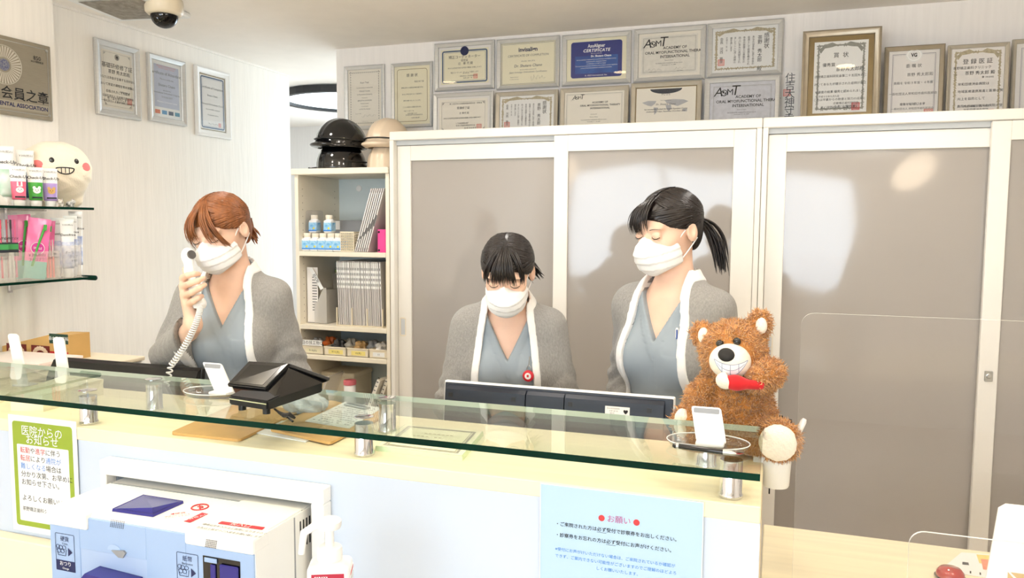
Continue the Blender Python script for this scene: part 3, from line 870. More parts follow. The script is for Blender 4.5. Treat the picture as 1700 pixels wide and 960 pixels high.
letters('lettering', [('認 定 証', 0, h * .28, .03)] + body_lines(['所定の課程を修め', '認定する'], 0, 0, .02, .04), 'ink', t, DY - .0004)

# engraved plaque on the pillar
TS[0] = 1.0
XP = -2.738
a, b, c_, d_ = onX(80, 78, XP), onX(85, 202, XP), onX(0, 59, XP), onX(0, 192, XP)
z1, z0 = a[2], b[2]; ph = z1 - z0; pw = .62
t = thing('engraved_plaque', 'brushed silver plaque with radiating dial emblem screwed to the pillar', 'plaque', (XP, a[1] - pw / 2, (z0 + z1) / 2), HP)
bm = BM(); add_box(bm, (-pw / 2, -.012, -ph / 2), (pw / 2, 0, ph / 2), .004, 2); obj('plate', bm, mat('plaque_steel', (158, 150, 134), .42, .55, var=.05, scale=30, stretch=(1, 1, 12)), t)
bm = BM(); line_rect(bm, pw - .03, ph - .03, .003, -.0125); obj('engraved_line', bm, 'steel', t)
ex = pw / 2 - .20; ez = ph * .13
bm = BM()
for k in range(36):
    a1, a2 = 2 * math.pi * k / 36, 2 * math.pi * (k + .55) / 36
    flat_poly(bm, [(ex + .028 * math.cos(a1), ez + .028 * math.sin(a1)), (ex + .068 * math.cos(a1), ez + .068 * math.sin(a1)), (ex + .068 * math.cos(a2), ez + .068 * math.sin(a2)), (ex + .028 * math.cos(a2), ez + .028 * math.sin(a2))], -.0127)
add_tube(bm, [(ex + .071 * math.cos(k * .1257), -.0126, ez + .071 * math.sin(k * .1257)) for k in range(50)], .0012, 4, True)
obj('dial_emblem', bm, mat('pale_engraving', (204, 198, 184), .5, var=.05, scale=40), t)
bm = BM(); flat_poly(bm, [(ex + .022 * math.cos(k * .25), ez + .022 * math.sin(k * .25)) for k in range(25)], -.0128); obj('emblem_centre', bm, mat('emblem_blue', (52, 62, 120), .5, scale=160, rgb2=(150, 150, 150)), t)
letters('plaque_lettering', [('日本歯科医師会会員之章', pw / 2 - .018, -ph * .225, .050, 'RIGHT', {'bold': .008})], 'ink', t, -.0128)
bm = BM(); add_box(bm, (-pw / 2 + .03, -.0128, -ph * .41), (pw / 2 - .02, -.0122, -ph * .31)); obj('name_band', bm, mat('band_steel', (176, 168, 150), .4, .5, var=.04, scale=30), t)
letters('english_lettering', [('MEMBER OF THE JAPAN DENTAL ASSOCIATION', pw / 2 - .024, -ph * .36, .0205, 'RIGHT', {'bold': .03})], 'ink_navy', t, -.0132)
letters('small_mark', [('850', pw / 2 - .062, ph * .30, .022), ('8020運動推進', pw / 2 - .062, ph * .25, .009)], 'ink', t, -.0128)
for z in (ph * .43, -ph * .43):
    bm = BM(); add_lathe(bm, [(.0055, 0), (.0055, .003), (.004, .004)], 14, Matrix.Translation((pw / 2 - .020, -.012, z)) @ Matrix.Rotation(HP, 4, 'X')); obj('screw', bm, 'steel', t)

# ceiling fittings
a = onZ(272, 0, ZC)
t = thing('dome_security_camera', 'cream dome security camera with dark bubble under the ceiling', 'camera', (a[0], a[1], ZC))
cb = mat('camera_cream', (226, 214, 190), .4, var=.02, scale=9)
bm = BM(); add_lathe(bm, [(.0, 0), (.072, 0), (.075, -.016), (.072, -.05), (.062, -.060), (.054, -.062), (0, -.062)], 36, cap=False); obj('housing', bm, cb, t, 40)
bm = BM(); add_lathe(bm, [(.053, -.060)] + [(.053 * math.cos(q), -.062 - .050 * math.sin(q)) for q in np.linspace(0, 1.45, 9)], 32); obj('dome', bm, clear_mat('smoked_dome', (120, 120, 124), 1.5), t, True)
bm = BM(); add_lathe(bm, [(.050, -.056), (.050, -.066), (.046, -.082), (.034, -.096), (.015, -.100)], 28); obj('camera_ball', bm, 'gloss_black', t, True)
bm = BM(); add_lathe(bm, [(.013, 0), (.014, .014), (.011, .016)], 18, Matrix.Translation((0, -.034, -.082)) @ Matrix.Rotation(2.1, 4, 'X')); obj('lens', bm, 'gloss_black', t)
cx_, cy_ = _fw[0], _fw[1]
letters('maker_lettering', [('SECURE', 0, -.018, .009, 'CENTER', {'bold': .03})], 'ink_grey', t, -.0755, Matrix.Rotation(math.atan2(-.60, .8), 4, 'Z') @ Matrix.Identity(4))
a, b, c_ = onZ(148, 7, ZC - .03), onZ(245, 18, ZC - .03), onZ(205, 30, ZC - .03)
t = thing('ceiling_air_outlet', 'square ceiling air outlet with dusty grey blade beside the security camera', 'vent', (a[0] * .5 + b[0] * .5, (a[1] + b[1]) / 2 + .06, ZC), math.radians(10))
box('frame', (-.17, -.17, -.022), (.17, .17, 0), 'white_plastic', t, .006)
V = []; Fc = []; n = 16
for i in range(n + 1):
    for j in range(n + 1):
        u, v = i / n * 2 - 1, j / n * 2 - 1
        V.append((u * .135, v * .135, -.024 - .022 * max(0, 1 - max(abs(u), abs(v)) ** 2)))
for i in range(n):
    for j in range(n):
        k = i * (n + 1) + j; Fc.append((k, k + 1, k + n + 2, k + n + 1))
pymesh('dusty_blade', V, Fc, mat('dusty_grey', (150, 144, 134), .9, var=.3, scale=40, bump=.4, bscale=120), t, True)
# ------------------------------------------------------------------ smooth solid modelling (surface nets over a distance field)


def nets(fn, lo, hi, h):
    ax = [np.arange(lo[i], hi[i] + h, h, dtype=np.float32) for i in range(3)]
    P = np.stack(np.meshgrid(*ax, indexing='ij'), -1)
    V = fn(P).astype(np.float32)
    V = np.where(np.abs(V) < 1e-7, 1e-7, V)
    sh = tuple(n - 1 for n in V.shape)
    acc = np.zeros(sh + (3,), np.float32); cnt = np.zeros(sh, np.float32)

    def cut(o): return V[o[0]:o[0] + sh[0], o[1]:o[1] + sh[1], o[2]:o[2] + sh[2]]
    for a in range(3):
        b, c = (a + 1) % 3, (a + 2) % 3
        for ob in (0, 1):
            for oc in (0, 1):
                o0 = [0, 0, 0]; o0[b] = ob; o0[c] = oc; o1 = list(o0); o1[a] = 1
                v0, v1 = cut(o0), cut(o1)
                m = (v0 < 0) != (v1 < 0)
                t = np.where(m, v0 / np.where(m, v0 - v1, 1), 0)
                acc[..., a] += np.where(m, t, 0)
                if ob: acc[..., b] += m
                if oc: acc[..., c] += m
                cnt += m
    act = cnt > 0
    idx = np.full(sh, -1, np.int64); n = int(act.sum()); idx[act] = np.arange(n)
    cells = np.argwhere(act).astype(np.float32)
    verts = (cells + acc[act] / cnt[act][:, None]) * h + np.array(lo, np.float32)
    faces = []
    for a in range(3):
        b, c = (a + 1) % 3, (a + 2) % 3
        sl = [slice(1, sh[0]), slice(1, sh[1]), slice(1, sh[2])]; sl[a] = slice(0, sh[a])
        v0 = V[tuple(sl)]; s2 = list(sl); s2[a] = slice(1, sh[a] + 1)
        v1 = V[tuple(s2)]
        m = (v0 < 0) != (v1 < 0)
        e = np.argwhere(m)
        off = np.array([s.start for s in sl]); e = e + off
        neg = (v0 < 0)[m]

        def q(db, dc):
            k = e.copy(); k[:, b] += db; k[:, c] += dc
            return idx[k[:, 0], k[:, 1], k[:, 2]]
        f = np.stack([q(-1, -1), q(0, -1), q(0, 0), q(-1, 0)], 1)
        f[~neg] = f[~neg][:, ::-1]
        faces.append(f[(f >= 0).all(1)])
    return verts.astype(float), np.concatenate(faces)


def smin(a, b, k):
    h = np.clip(.5 + .5 * (b - a) / k, 0, 1); return b * (1 - h) + a * h - k * h * (1 - h)


def smax(a, b, k): return -smin(-a, -b, k)


def ell(P, c, r):
    q = (P - np.array(c, np.float32)) / np.array(r, np.float32)
    k0 = np.sqrt((q * q).sum(-1)); q2 = q / np.array(r, np.float32); k1 = np.sqrt((q2 * q2).sum(-1))
    return k0 * (k0 - 1) / (k1 + 1e-9)


def cone(P, a, b, ra, rb):
    a = np.array(a, np.float32); d = np.array(b, np.float32) - a
    h = np.clip(((P - a) @ d) / max(float(d @ d), 1e-12), 0, 1)
    v = P - a - h[..., None] * d
    return np.sqrt((v * v).sum(-1)) - (ra + (rb - ra) * h)


def sbox(P, c, hf, r):
    q = np.abs(P - np.array(c, np.float32)) - (np.array(hf, np.float32) - r)
    return np.sqrt((np.maximum(q, 0) ** 2).sum(-1)) + np.minimum(q.max(-1), 0) - r


def rotm(yaw, pitch, roll):
    """head turn: yaw about z (to its left +), pitch forward-down +, roll about the line of sight"""
    Z = lambda a: np.array([[math.cos(a), -math.sin(a), 0], [math.sin(a), math.cos(a), 0], [0, 0, 1]])
    X = lambda a: np.array([[1, 0, 0], [0, math.cos(a), -math.sin(a)], [0, math.sin(a), math.cos(a)]])
    Y = lambda a: np.array([[math.cos(a), 0, math.sin(a)], [0, 1, 0], [-math.sin(a), 0, math.cos(a)]])
    return Z(yaw) @ X(pitch) @ Y(roll)


def bez(a, b, c, n):
    t = np.linspace(0, 1, n)[:, None]
    return (1 - t) ** 2 * np.array(a) + 2 * t * (1 - t) * np.array(b) + t * t * np.array(c)


def tubes_geo(strands, n=5):
    """strands: list of (points Nx3, radii N, flat)"""
    V, Fc, base = [], [], 0
    for pts, rad, flat in strands:
        N = len(pts); T = np.gradient(pts, axis=0); T /= np.linalg.norm(T, axis=1)[:, None] + 1e-9
        up = pts - np.array(strands_centre)
        up = up - (up * T).sum(1)[:, None] * T; up /= np.linalg.norm(up, axis=1)[:, None] + 1e-9
        sd = np.cross(T, up)
        for k in range(n):
            a = 2 * math.pi * k / n
            V.append(pts + (sd * math.cos(a) + up * flat * math.sin(a)) * rad[:, None])
        for k in range(n):
            k2 = (k + 1) % n
            for i in range(N - 1):
                Fc.append((base + k * N + i, base + k2 * N + i, base + k2 * N + i + 1, base + k * N + i + 1))
        base += n * N
    return np.concatenate(V), Fc


strands_centre = (0, .02, .02)

MT['skin'] = mat('skin', (238, 200, 176), .5, var=.04, scale=30, sub=.12, spec=.35)
MT['lash'] = mat('lash', (38, 26, 22), .6, var=.05, scale=50)
MT['hair_dark'] = mat('dark_hair', (26, 18, 16), .36, var=.35, scale=90, stretch=(1, 1, .2), spec=.55)
MT['hair_brown'] = mat('chestnut_hair', (140, 84, 44), .38, var=.32, scale=90, stretch=(1, 1, .2), spec=.5)
MT['mask'] = mat('mask_fabric', (248, 248, 248), .75, var=.01, scale=60, bump=.06, bscale=240)
MT['knit'] = mat('heather_knit', (152, 150, 146), .95, var=.16, scale=240, stretch=(1, 1, .5), bump=.35, bscale=300, sheen=.2)
MT['trim_white'] = mat('white_knit_edge', (244, 243, 240), .85, var=.02, scale=90, bump=.15, bscale=300)
MT['scrub'] = mat('grey_blue_cotton', (150, 161, 169), .72, var=.03, scale=8, bump=.22, bscale=16, stretch=(1.4, 1.4, .55), sheen=.1)
MT['shoe'] = mat('white_shoe', (236, 236, 234), .5, var=.02, scale=20)
MT['button'] = mat('button_cream', (238, 228, 210), .3, var=.05, scale=60)


def hand_pts(wrist, d, nrm, side, curl=.8, s=1.0):
    """finger chains for a slightly curled hand: wrist, direction, back-of-hand normal, thumb side"""
    w, d, nrm, side = (np.array(v, float) for v in (wrist, d, nrm, side))
    d /= np.linalg.norm(d); side = side - d * (side @ d); side /= np.linalg.norm(side); nrm = np.cross(d, side) * (1 if np.cross(d, side) @ nrm > 0 else -1)
    out = []
    for off, L in ((.027, .070), (.009, .078), (-.009, .073), (-.026, .058)):
        k = w + d * .082 * s + side * off * s; pts = [w + side * off * .5 * s + d * .015, k]; a = .25 * curl
        for f in (.44, .32, .24):
            q = d * math.cos(a) - nrm * math.sin(a); pts.append(pts[-1] + q * L * f * s); a += .45 * curl
        out.append((pts, [.013, .0105, .0092, .0085, .0070]))
    tb = w + side * .020 * s + d * .02
    t1 = tb + (side * .75 + d * .55 - nrm * .35) * .042 * s; t2 = t1 + (side * .35 + d * .8 - nrm * .35) * .032 * s; t3 = t2 + (side * .05 + d * .9 - nrm * .3) * .024 * s
    out.append(([tb, t1, t2, t3], [.014, .0115, .0098, .0082]))
    return out


def hand_field(chains, wrist, fore):
    def f(P):
        d = cone(P, fore, wrist, .028, .024)
        palm = None
        for pts, rad in chains[:4]:
            q = cone(P, pts[0], pts[1], rad[0], rad[1]); palm = q if palm is None else smin(palm, q, .012)
        q = cone(P, chains[4][0][0], chains[4][0][1], chains[4][1][0], chains[4][1][1]); palm = smin(palm, q, .014)
        d = smin(d, palm, .016)
        for pts, rad in chains:
            fg = None
            for i in range(1, len(pts) - 1):
                q = cone(P, pts[i], pts[i + 1], rad[i], rad[i + 1]); fg = q if fg is None else smin(fg, q, .003)
            d = smin(d, fg, .004)
        return d
    return f


def make_person(label, loc, rotz, scale, hair_mat, style, head_c, head_rot, lean, arms, shoulder_w=.122, hands=None, lashes=True, yb_shift=0.0):
    """loc: floor point under the pelvis; local frame faces -Y; arms: {'L': [elbow, wrist], 'R': ...} as local points"""
    root = thing('person', label, 'person', loc, rotz)
    S = scale
    ca, sa = math.cos(lean), math.sin(lean); piv = np.array([0, 0, .92])
    RU = np.array([[1, 0, 0], [0, ca, -sa], [0, sa, ca]]); RU = RU.T if False else RU
    # leaning forward moves the chest towards -Y
    toU = lambda P: ((P - piv) @ RU + piv).astype(np.float32)
    fromU = lambda p: RU @ (np.array(p) - piv) + piv
    RH = RU @ rotm(*head_rot); hc = np.array(head_c, float)
    HS = np.array([1.0, 1.0, .90])
    toH = lambda P: (((P - hc) @ RH) / HS).astype(np.float32)
    fromH = lambda p: (np.array(p) * HS) @ RH.T + hc
    sh = {s: fromU((x, .012, 1.262)) for s, x in (('L', shoulder_w), ('R', -shoulder_w))}

    def wob(P, f, s):
        return (np.sin(P[..., 0] * f + s + 2 * np.sin(P[..., 2] * f * .31)) + np.sin(P[..., 2] * f * .8 + 1.7 * s + 2 * np.sin(P[..., 0] * f * .4 + P[..., 1] * f * .5)) + np.sin(P[..., 1] * f * .9 - P[..., 2] * f * .45 + s * .6)) / 3

    def torso(P):
        Q = toU(P)
        d = ell(Q, (0, .0, 1.16), (.128, .090, .17))
        for s in (-1, 1): d = smin(d, ell(Q, (s * .062, -.062, 1.135), (.058, .048, .060)), .05)
        for s in (-1, 1): d = smin(d, cone(Q, (0, .018, 1.312), (s * shoulder_w * .93, .012, 1.262), .046, .042), .045)
        d = smin(d, cone(Q, (0, .018, 1.30), (0, .022, 1.36), .070, .045), .045)
        d = smin(d, ell(Q, (0, .005, .98), (.112, .084, .17)), .05)
        d = smin(d, ell(P, (0, .012, .86), (.150, .108, .13)), .06)
        return d

    def arm(P, s):
        e, w = arms[s]
        return smin(cone(P, sh[s], e, .043, .036), cone(P, e, w, .036, .027), .02)

    def neck(P): return cone(P, fromH((0, .020, -.055)), fromU((0, .022, 1.27)), .043, .054)

    def head(P):
        H = toH(P); ax = np.abs(H[..., 0:1]); H = np.concatenate([ax, H[..., 1:]], -1)
        d = smin(ell(H, (0, .014, .035), (.070, .088, .082)), ell(H, (0, -.022, -.035), (.056, .066, .078)), .03)
        d = smin(d, ell(H, (0, -.052, -.088), (.028, .030, .022)), .025)
        d = smin(d, ell(H, (.036, -.050, -.020), (.022, .026, .022)), .02)
        d = smin(d, ell(H, (.024, -.070, .030), (.026, .014, .010)), .018)
        d = smax(d, -ell(H, (.030, -.101, .008), (.019, .021, .011)), .010)
        d = smin(d, cone(H, (0, -.086, .008), (0, -.105, -.030), .0065, .0105), .012)
        d = smin(d, ell(H, (.009, -.098, -.034), (.008, .009, .007)), .006)
        d = smin(d, ell(H, (0, -.086, -.064), (.022, .008, .008)), .006)
        d = smin(d, ell(H, (.031, -.0775, .008), (.0150, .0112, .0118)), .003)
        e = ell(H, (.0735, .012, -.008), (.010, .019, .031)); e = smax(e, -ell(H, (.0835, .004, -.003), (.0085, .0105, .019)), .003)
        return smin(d, e, .006)

    def headneck(P):
        d = smin(head(P), neck(P), .022)
        return smin(d, torso(P) + .011, .03)

    # the body: one figure, finer where skin shows
    V, Fc = [], []

    def put(v, f):
        k = sum(len(q) for q in V); V.append(v); Fc.append(f + k)
    b = fromU((0, 0, 1.2))
    lo = np.minimum(hc - .14, b - .09); hi = np.maximum(hc + .145, b + .09)
    lo[2] = b[2] - .05
    put(*nets(headneck, lo, hi, .0038))

    def hidden(P):
        d = torso(P) + .014
        for s in 'LR':
            e, w = arms[s]; d = smin(d, smin(cone(P, sh[s], e, .036, .030), cone(P, e, w, .030, .022), .015), .02)
        for s in (-1, 1):
            d = smin(d, cone(P, (s * .080, .012, .84), (s * .088, -.004, .46), .062, .042), .04)
            d = smin(d, cone(P, (s * .088, -.004, .46), (s * .090, .015, .085), .042, .030), .02)
            d = smin(d, cone(P, (s * .090, .020, .05), (s * .095, -.120, .030), .032, .024), .02)
        return d
    pts = np.array([sh['L'], sh['R'], *arms['L'], *arms['R'], (-.2, -.16, 0), (.2, .13, .0)])
    lo = pts.min(0) - .07; hi = pts.max(0) + .07; lo[2] = -.005; hi[2] = b[2] - .02
    lo[0] = min(lo[0], -.22); hi[0] = max(hi[0], .22)
    v, f = nets(hidden, lo, hi, .012); put(v, f)
    for s in 'LR':
        e, w = (np.array(q) for q in arms[s])
        if hands and s in hands: ch = hands[s]
        else:
            d = (w - e); ch = hand_pts(w, d, (0, 0, 1), (-1 if s == 'L' else 1, 0, .2))
        fore = w + (e - w) / np.linalg.norm(e - w) * .06
        ap = np.concatenate([np.array(p) for p, _ in ch])
        put(*nets(hand_field(ch, w, fore), np.minimum(ap.min(0), fore) - .03, np.maximum(ap.max(0), fore) + .03, .0027))
    pymesh('body', np.concatenate(V) * S, np.concatenate(Fc), 'skin', root, True)

    # clothes
    def vcut(Q): return np.maximum((np.abs(Q[..., 0]) - (Q[..., 2] - 1.185) * .50) * .89, Q[..., 1] - .03)

    def ncut(P, r): return cone(P, fromU((0, .018, 1.30)), fromH((0, .03, -.03)), r, r + .01)

    def scrub(P):
        Q = toU(P); t = torso(P)
        base = t - .005 - .0040 * wob(P, 34, 1.0 + loc[0]) * np.clip((1.26 - Q[..., 2]) / .1, 0, 1)
        vc = np.minimum(vcut(Q), ncut(P, .052))
        d = smax(base, -vc, .003)
        band = np.maximum(smax(base - .0022, -vc, .003), vc - .022)
        d = np.minimum(d, band)
        pk = np.maximum(np.maximum(np.abs(Q[..., 0] - .072) - .042, np.abs(Q[..., 2] - 1.105) - .048), Q[..., 1])
        d = np.minimum(d, np.maximum(base - .0018, pk))
        pl = np.maximum(np.abs(Q[..., 0] - .018) - .012, np.maximum(Q[..., 2] - 1.19, Q[..., 1]))
        d = np.minimum(d, np.maximum(base - .0014, pl))
        return np.maximum(d, .76 - P[..., 2])
    a, c = fromU((-.17, -.16, .75)), fromU((.17, .12, 1.38))
    put_lo = np.minimum(a, c) - .05; put_hi = np.maximum(a, c) + .05; put_lo[2] = .74
    v, f = nets(scrub, put_lo, put_hi, .0048); pymesh('scrub_top', v * S, f, 'scrub', root, True)

    def half(z): return np.interp(z, [.75, 1.0, 1.15, 1.25, 1.33], [.092, .090, .084, .072, .060])

    def opening(P, Q, grow=0.0):
        o = np.maximum(np.abs(Q[..., 0] + .004) - half(Q[..., 2]) - grow, Q[..., 1] - .035)
        return np.minimum(o, ncut(P, .060 + grow))

    def shellbase(P):
        d = torso(P)
        for s in 'LR':
            e, w = (np.array(q) for q in arms[s])
            a_ = arm(P, s) - .004
            fold = np.exp(-((P - np.array(e, np.float32)) ** 2).sum(-1) / .012)
            t = ((P - np.array(e, np.float32)) @ ((w - np.array(sh[s])) / np.linalg.norm(w - sh[s])).astype(np.float32))
            a_ = a_ - .0060 * np.sin(t * 130 + 3 * np.sin(P[..., 0] * 40)) * fold - .0045 * wob(P, 40, 2.2)
            a_ = np.maximum(a_, ((P - w.astype(np.float32)) @ ((w - e) / np.linalg.norm(w - e)).astype(np.float32)) + .012)
            d = smin(d, a_, .035)
        return d - .014 - .0030 * wob(P, 28, .4 + loc[0])

    def cardigan(P):
        Q = toU(P); o = opening(P, Q)
        return np.maximum(smax(shellbase(P), -o, .004), .74 - P[..., 2])

    def edge(P):
        Q = toU(P); o = opening(P, Q)
        return np.maximum(np.maximum(smax(shellbase(P) - .0030, -o, .003), o - .023), .735 - P[..., 2])
    pts = np.array([sh['L'], sh['R'], *arms['L'], *arms['R'], fromU((0, -.17, 1.2)), fromU((0, .15, 1.38)), (-.19, -.16, .74), (.19, .16, .74)])
    lo, hi = pts.min(0) - .075, pts.max(0) + .075; lo[2] = min(.725, float(pts[:, 2].min()) - .02)
    v, f = nets(cardigan, lo, hi, .0062); cg = pymesh('cardigan', v * S, f, 'knit', root, True)
    lo, hi = np.minimum(fromU((-.15, -.19, .72)), fromU((.15, .15, 1.40))) - .02, np.maximum(fromU((-.15, -.19, .72)), fromU((.15, .15, 1.40))) + .02; lo[2] = .72
    v, f = nets(edge, lo, hi, .0048); ed = pymesh('front_edge', v * S, f, 'trim_white', cg, True)
    ed['label'] = 'white front edge of the cardigan'

    def surf(fn, x, z, y0=-.35):
        ys = np.linspace(y0, .05, 240); Pq = np.array([fromU((x, y, z)) for y in ys], np.float32)
        d = fn(Pq); k = int(np.argmax(d < 0)); return Pq[k]
    for i, z in enumerate((1.02, .94)):
        p = surf(edge, float(half(np.array(z))) + .010, z)
        bm = BM(); add_lathe(bm, [(0, .0), (.0065, .0), (.0065, .002), (.004, .003), (0, .0025)], 16, Matrix.Translation(Vector(p * S)) @ Matrix.Rotation(HP, 4, 'X'), cap=False)
        obj('button', bm, 'button', cg)

    def trousers(P):
        d = ell(P, (0, .012, .86), (.152, .110, .13))
        for s in (-1, 1):
            d = smin(d, cone(P, (s * .080, .012, .84), (s * .090, .0, .46), .076, .062), .03)
            d = smin(d, cone(P, (s * .090, .0, .46), (s * .092, .016, .085), .062, .055), .03)
        return np.maximum(np.maximum(d, P[..., 2] - .86), .05 - P[..., 2])
    v, f = nets(trousers, (-.2, -.13, .04), (.2, .16, .9), .011); pymesh('trousers', v * S, f, 'scrub', root, True)
    for s in (-1, 1):
        def shoe(P, s=s):
            d = smin(cone(P, (s * .090, .030, .042), (s * .097, -.125, .034), .042, .034), ell(P, (s * .09, .02, .07), (.042, .05, .05)), .02)
            return np.maximum(np.maximum(d, -P[..., 2] + .001), P[..., 2] - .10)
        v, f = nets(shoe, (s * .09 - .07, -.18, -.006), (s * .09 + .07, .09, .11), .007); pymesh('shoe', v * S, f, 'shoe', root, True)

    # face mask
    def mask(P):
        H = toH(P); X = np.abs(H[..., 0]); z = H[..., 2]; y = H[..., 1]
        Hs = np.concatenate([X[..., None], H[..., 1:]], -1)
        d = smin(ell(Hs, (0, -.024, -.038), (.058, .068, .076)), ell(Hs, (0, -.056, -.085), (.032, .034, .026)), .045)
        d = smin(d, cone(Hs, (0, -.090, -.005), (0, -.104, -.034), .008, .013), .045)
        d = smin(d, ell(Hs, (0, -.080, -.062), (.036, .026, .036)), .04) - .0055
        wgt = np.clip((-.028 - z) / .012, 0, 1) * np.clip((z + .105) / .012, 0, 1)
        d = d - .0034 * np.mod(-(z + .02) / .024, 1.0) * wgt - .0012 * wob(H, 55, 3 + loc[0]) * wgt
        top = z - (-.004 - .34 * X + .014 * np.exp(-(X / .012) ** 2))
        bot = -(z + .122 - .50 * X)
        side = (y + .024 + .25 * (z + .05))
        return smax(smax(smax(d, top, .004), bot, .004), side, .012)
    ext = .15
    v, f = nets(mask, hc - ext, hc + ext, .0036); mk = pymesh('mask', v * S, f, 'mask', root, True)
    mk['label'] = 'white pleated face mask'
    bm = BM()
    for s in (-1, 1):
        for p0, p1, p2 in (((.0545, -.030, -.026), (.066, -.008, .004), (.077, .022, .020)), ((.050, -.026, -.086), (.062, -.004, -.066), (.076, .026, -.030))):
            add_tube(bm, [fromH((s * x, y, z)) * S for x, y, z in bez(p0, p1, p2, 8)], .0019 * S, 6)
    obj('ear_loop', bm, 'mask', mk)

    # eyelashes and brows laid on the face
    def on_face(x, z):
        ys = np.linspace(-.13, -.04, 160); Pq = np.array([fromH((x, y, z)) for y in ys], np.float32)
        d = head(Pq); k = int(np.argmax(d < 0)); return ys[k]
    bm = BM()
    for s in (-1, 1):
        pts, rr = [], []
        for u in np.linspace(-1, 1, 9):
            x = s * (.0312 + .0135 * u); z = .0055 - .0050 * (1 - u * u) - .001 * u
            pts.append(fromH((x, on_face(x, z) - .0006, z)) * S); rr.append(.0013 * (1.05 - .5 * abs(u)) * S)
        add_tube(bm, pts, rr, 5)
        for u in np.linspace(-.8, 1, 8):
            x = s * (.0312 + .0135 * u); z = .0055 - .0050 * (1 - u * u) - .001 * u; y = on_face(x, z)
            add_tube(bm, [fromH((x, y - .0005, z)) * S, fromH((x + s * .002 * u, y - .0045, z - .0028)) * S], [.0006 * S, .0002 * S], 4)
    obj('eyelashes', bm, 'lash', root)
    bm = BM()
    for s in (-1, 1):
        pts, rr = [], []
        for u in np.linspace(0, 1, 9):
            x = s * (.017 + .030 * u); z = .0275 + .005 * math.sin(u * 2.4) - .004 * u
            pts.append(fromH((x, on_face(x, z) - .0004, z)) * S); rr.append(.0021 * (1 - .65 * u ** 2) * S)
        add_tube(bm, pts, rr, 6, flat=.45)
    obj('eyebrows', bm, hair_mat, root)

    # hair: a close cap, then locks swept over it
    ER = np.array([.0775, .0965, .0885]); EC = np.array([0, .018, .036])

    def cap(P):
        H = toH(P); z = H[..., 2]; y = H[..., 1]; X = np.abs(H[..., 0])
        d = smin(ell(H, EC, ER), ell(H, (0, .048, -.025), (.060, .055, .070)), .03)
        d = d - .0012 * np.sin(H[..., 0] * 420 + 3 * np.sin(H[..., 1] * 60)) * np.clip((z + .03) / .05, 0, 1)
        yb = np.interp(z, [-.10, -.06, -.03, -.006, .006, .020, .038, .060, .090], [.055, .045, .034, .028, -.010, -.042 + yb_shift, -.060 + yb_shift, -.076, -.12])
        return smax(smax(d, yb - y, .004), -(z + .085), .006)
    lo, hi = hc - .15, hc + .16
    v, f = nets(cap, lo, hi, .0045)
    rg = np.random.default_rng(int(abs(loc[0]) * 1000))
    strands = []

    def shellpt(d, off=0.0):
        d = d / (np.linalg.norm(d) + 1e-9); return EC + d * (1 / np.sqrt(((d / ER) ** 2).sum()) + off)

    def sweep(d0, dm, d1, n=14, off=.0015, r=.0042, flat=.45, tip=None):
        q = bez(d0, dm, d1, n); pts = np.array([shellpt(p, off + rg.normal(0, .0004)) for p in q])
        if tip is not None: pts = np.concatenate([pts, tip])
        u = np.linspace(0, 1, len(pts)); rad = r * np.minimum(1, (.25 + 4 * u)) * np.minimum(1, .25 + 3.0 * (1 - u))
        strands.append((pts, rad, flat))

    part = style['part']; tie = np.array(style['tie'])
    for i in range(style.get('n', 170)):
        s = 1 if i % 2 else -1; u = rg.random()
        y0 = -.78 + 1.15 * u
        d0 = np.array([part + s * .05, y0, .82 + .12 * (1 - abs(y0))])
        dm = np.array([s * (1.05 + .15 * rg.random()), -.62 + 1.25 * u + .06 * rg.normal(), -.02 + .55 * u + .22 * rg.random()])
        d1 = np.array([tie[0] + .12 * rg.normal() + s * .16, 1.0, tie[2] - .1 + .22 * rg.random()])
        sweep(d0, dm, d1)
    for i in range(110):      # locks that start at the hairline and are drawn back
        s = 1 if i % 2 else -1; z = .004 + .083 * rg.random()
        y = float(np.interp(z, [.004, .020, .038, .060, .090], [-.010, -.042, -.060, -.076, -.115])) + .004 + .02 * rg.random() ** 2
        q_, y_ = (z - EC[2]) / ER[2], (y - EC[1]) / ER[1]
        d0 = np.array([s * ER[0] * math.sqrt(max(.02, 1 - q_ * q_ - y_ * y_)), y - EC[1], z - EC[2]]); d0 /= np.linalg.norm(d0)
        dm = np.array([s * 1.0, .15 + .1 * rg.normal(), d0[2] * .55 + .12])
        sweep(d0, dm, np.array([tie[0] + s * .14 + .08 * rg.normal(), 1.0, tie[2] - .05 + .18 * rg.random()]), off=.0022, r=.0040)
    # fringe
    for root_d, ctrl, end, wdt, n in style['fringe']:
        for i in range(n):
            u = (i + rg.random()) / n * 2 - 1
            d0 = np.array(root_d) + np.array([.10 * u, .06 * rg.normal(), 0])
            a_ = shellpt(d0, .003)
            e_ = np.array(end) + np.array([wdt * u, .003 * rg.normal(), .006 * rg.normal() - .004 * abs(u)])
            e_[1] = min(e_[1], on_face(float(np.clip(e_[0], -.052, .052)), float(max(e_[2], .0))) - .0045) if abs(e_[0]) < .05 and e_[2] > -.012 else e_[1]
            c_ = np.array(ctrl) + np.array([wdt * u * .9, -.002 * rg.random(), .004 * rg.normal()])
            pts = bez(a_, c_, e_, 12); uu = np.linspace(0, 1, 12)
            strands.append((pts, .0023 * np.minimum(1, .4 + 3 * uu) * np.minimum(1, .12 + 2.2 * (1 - uu)), .4))
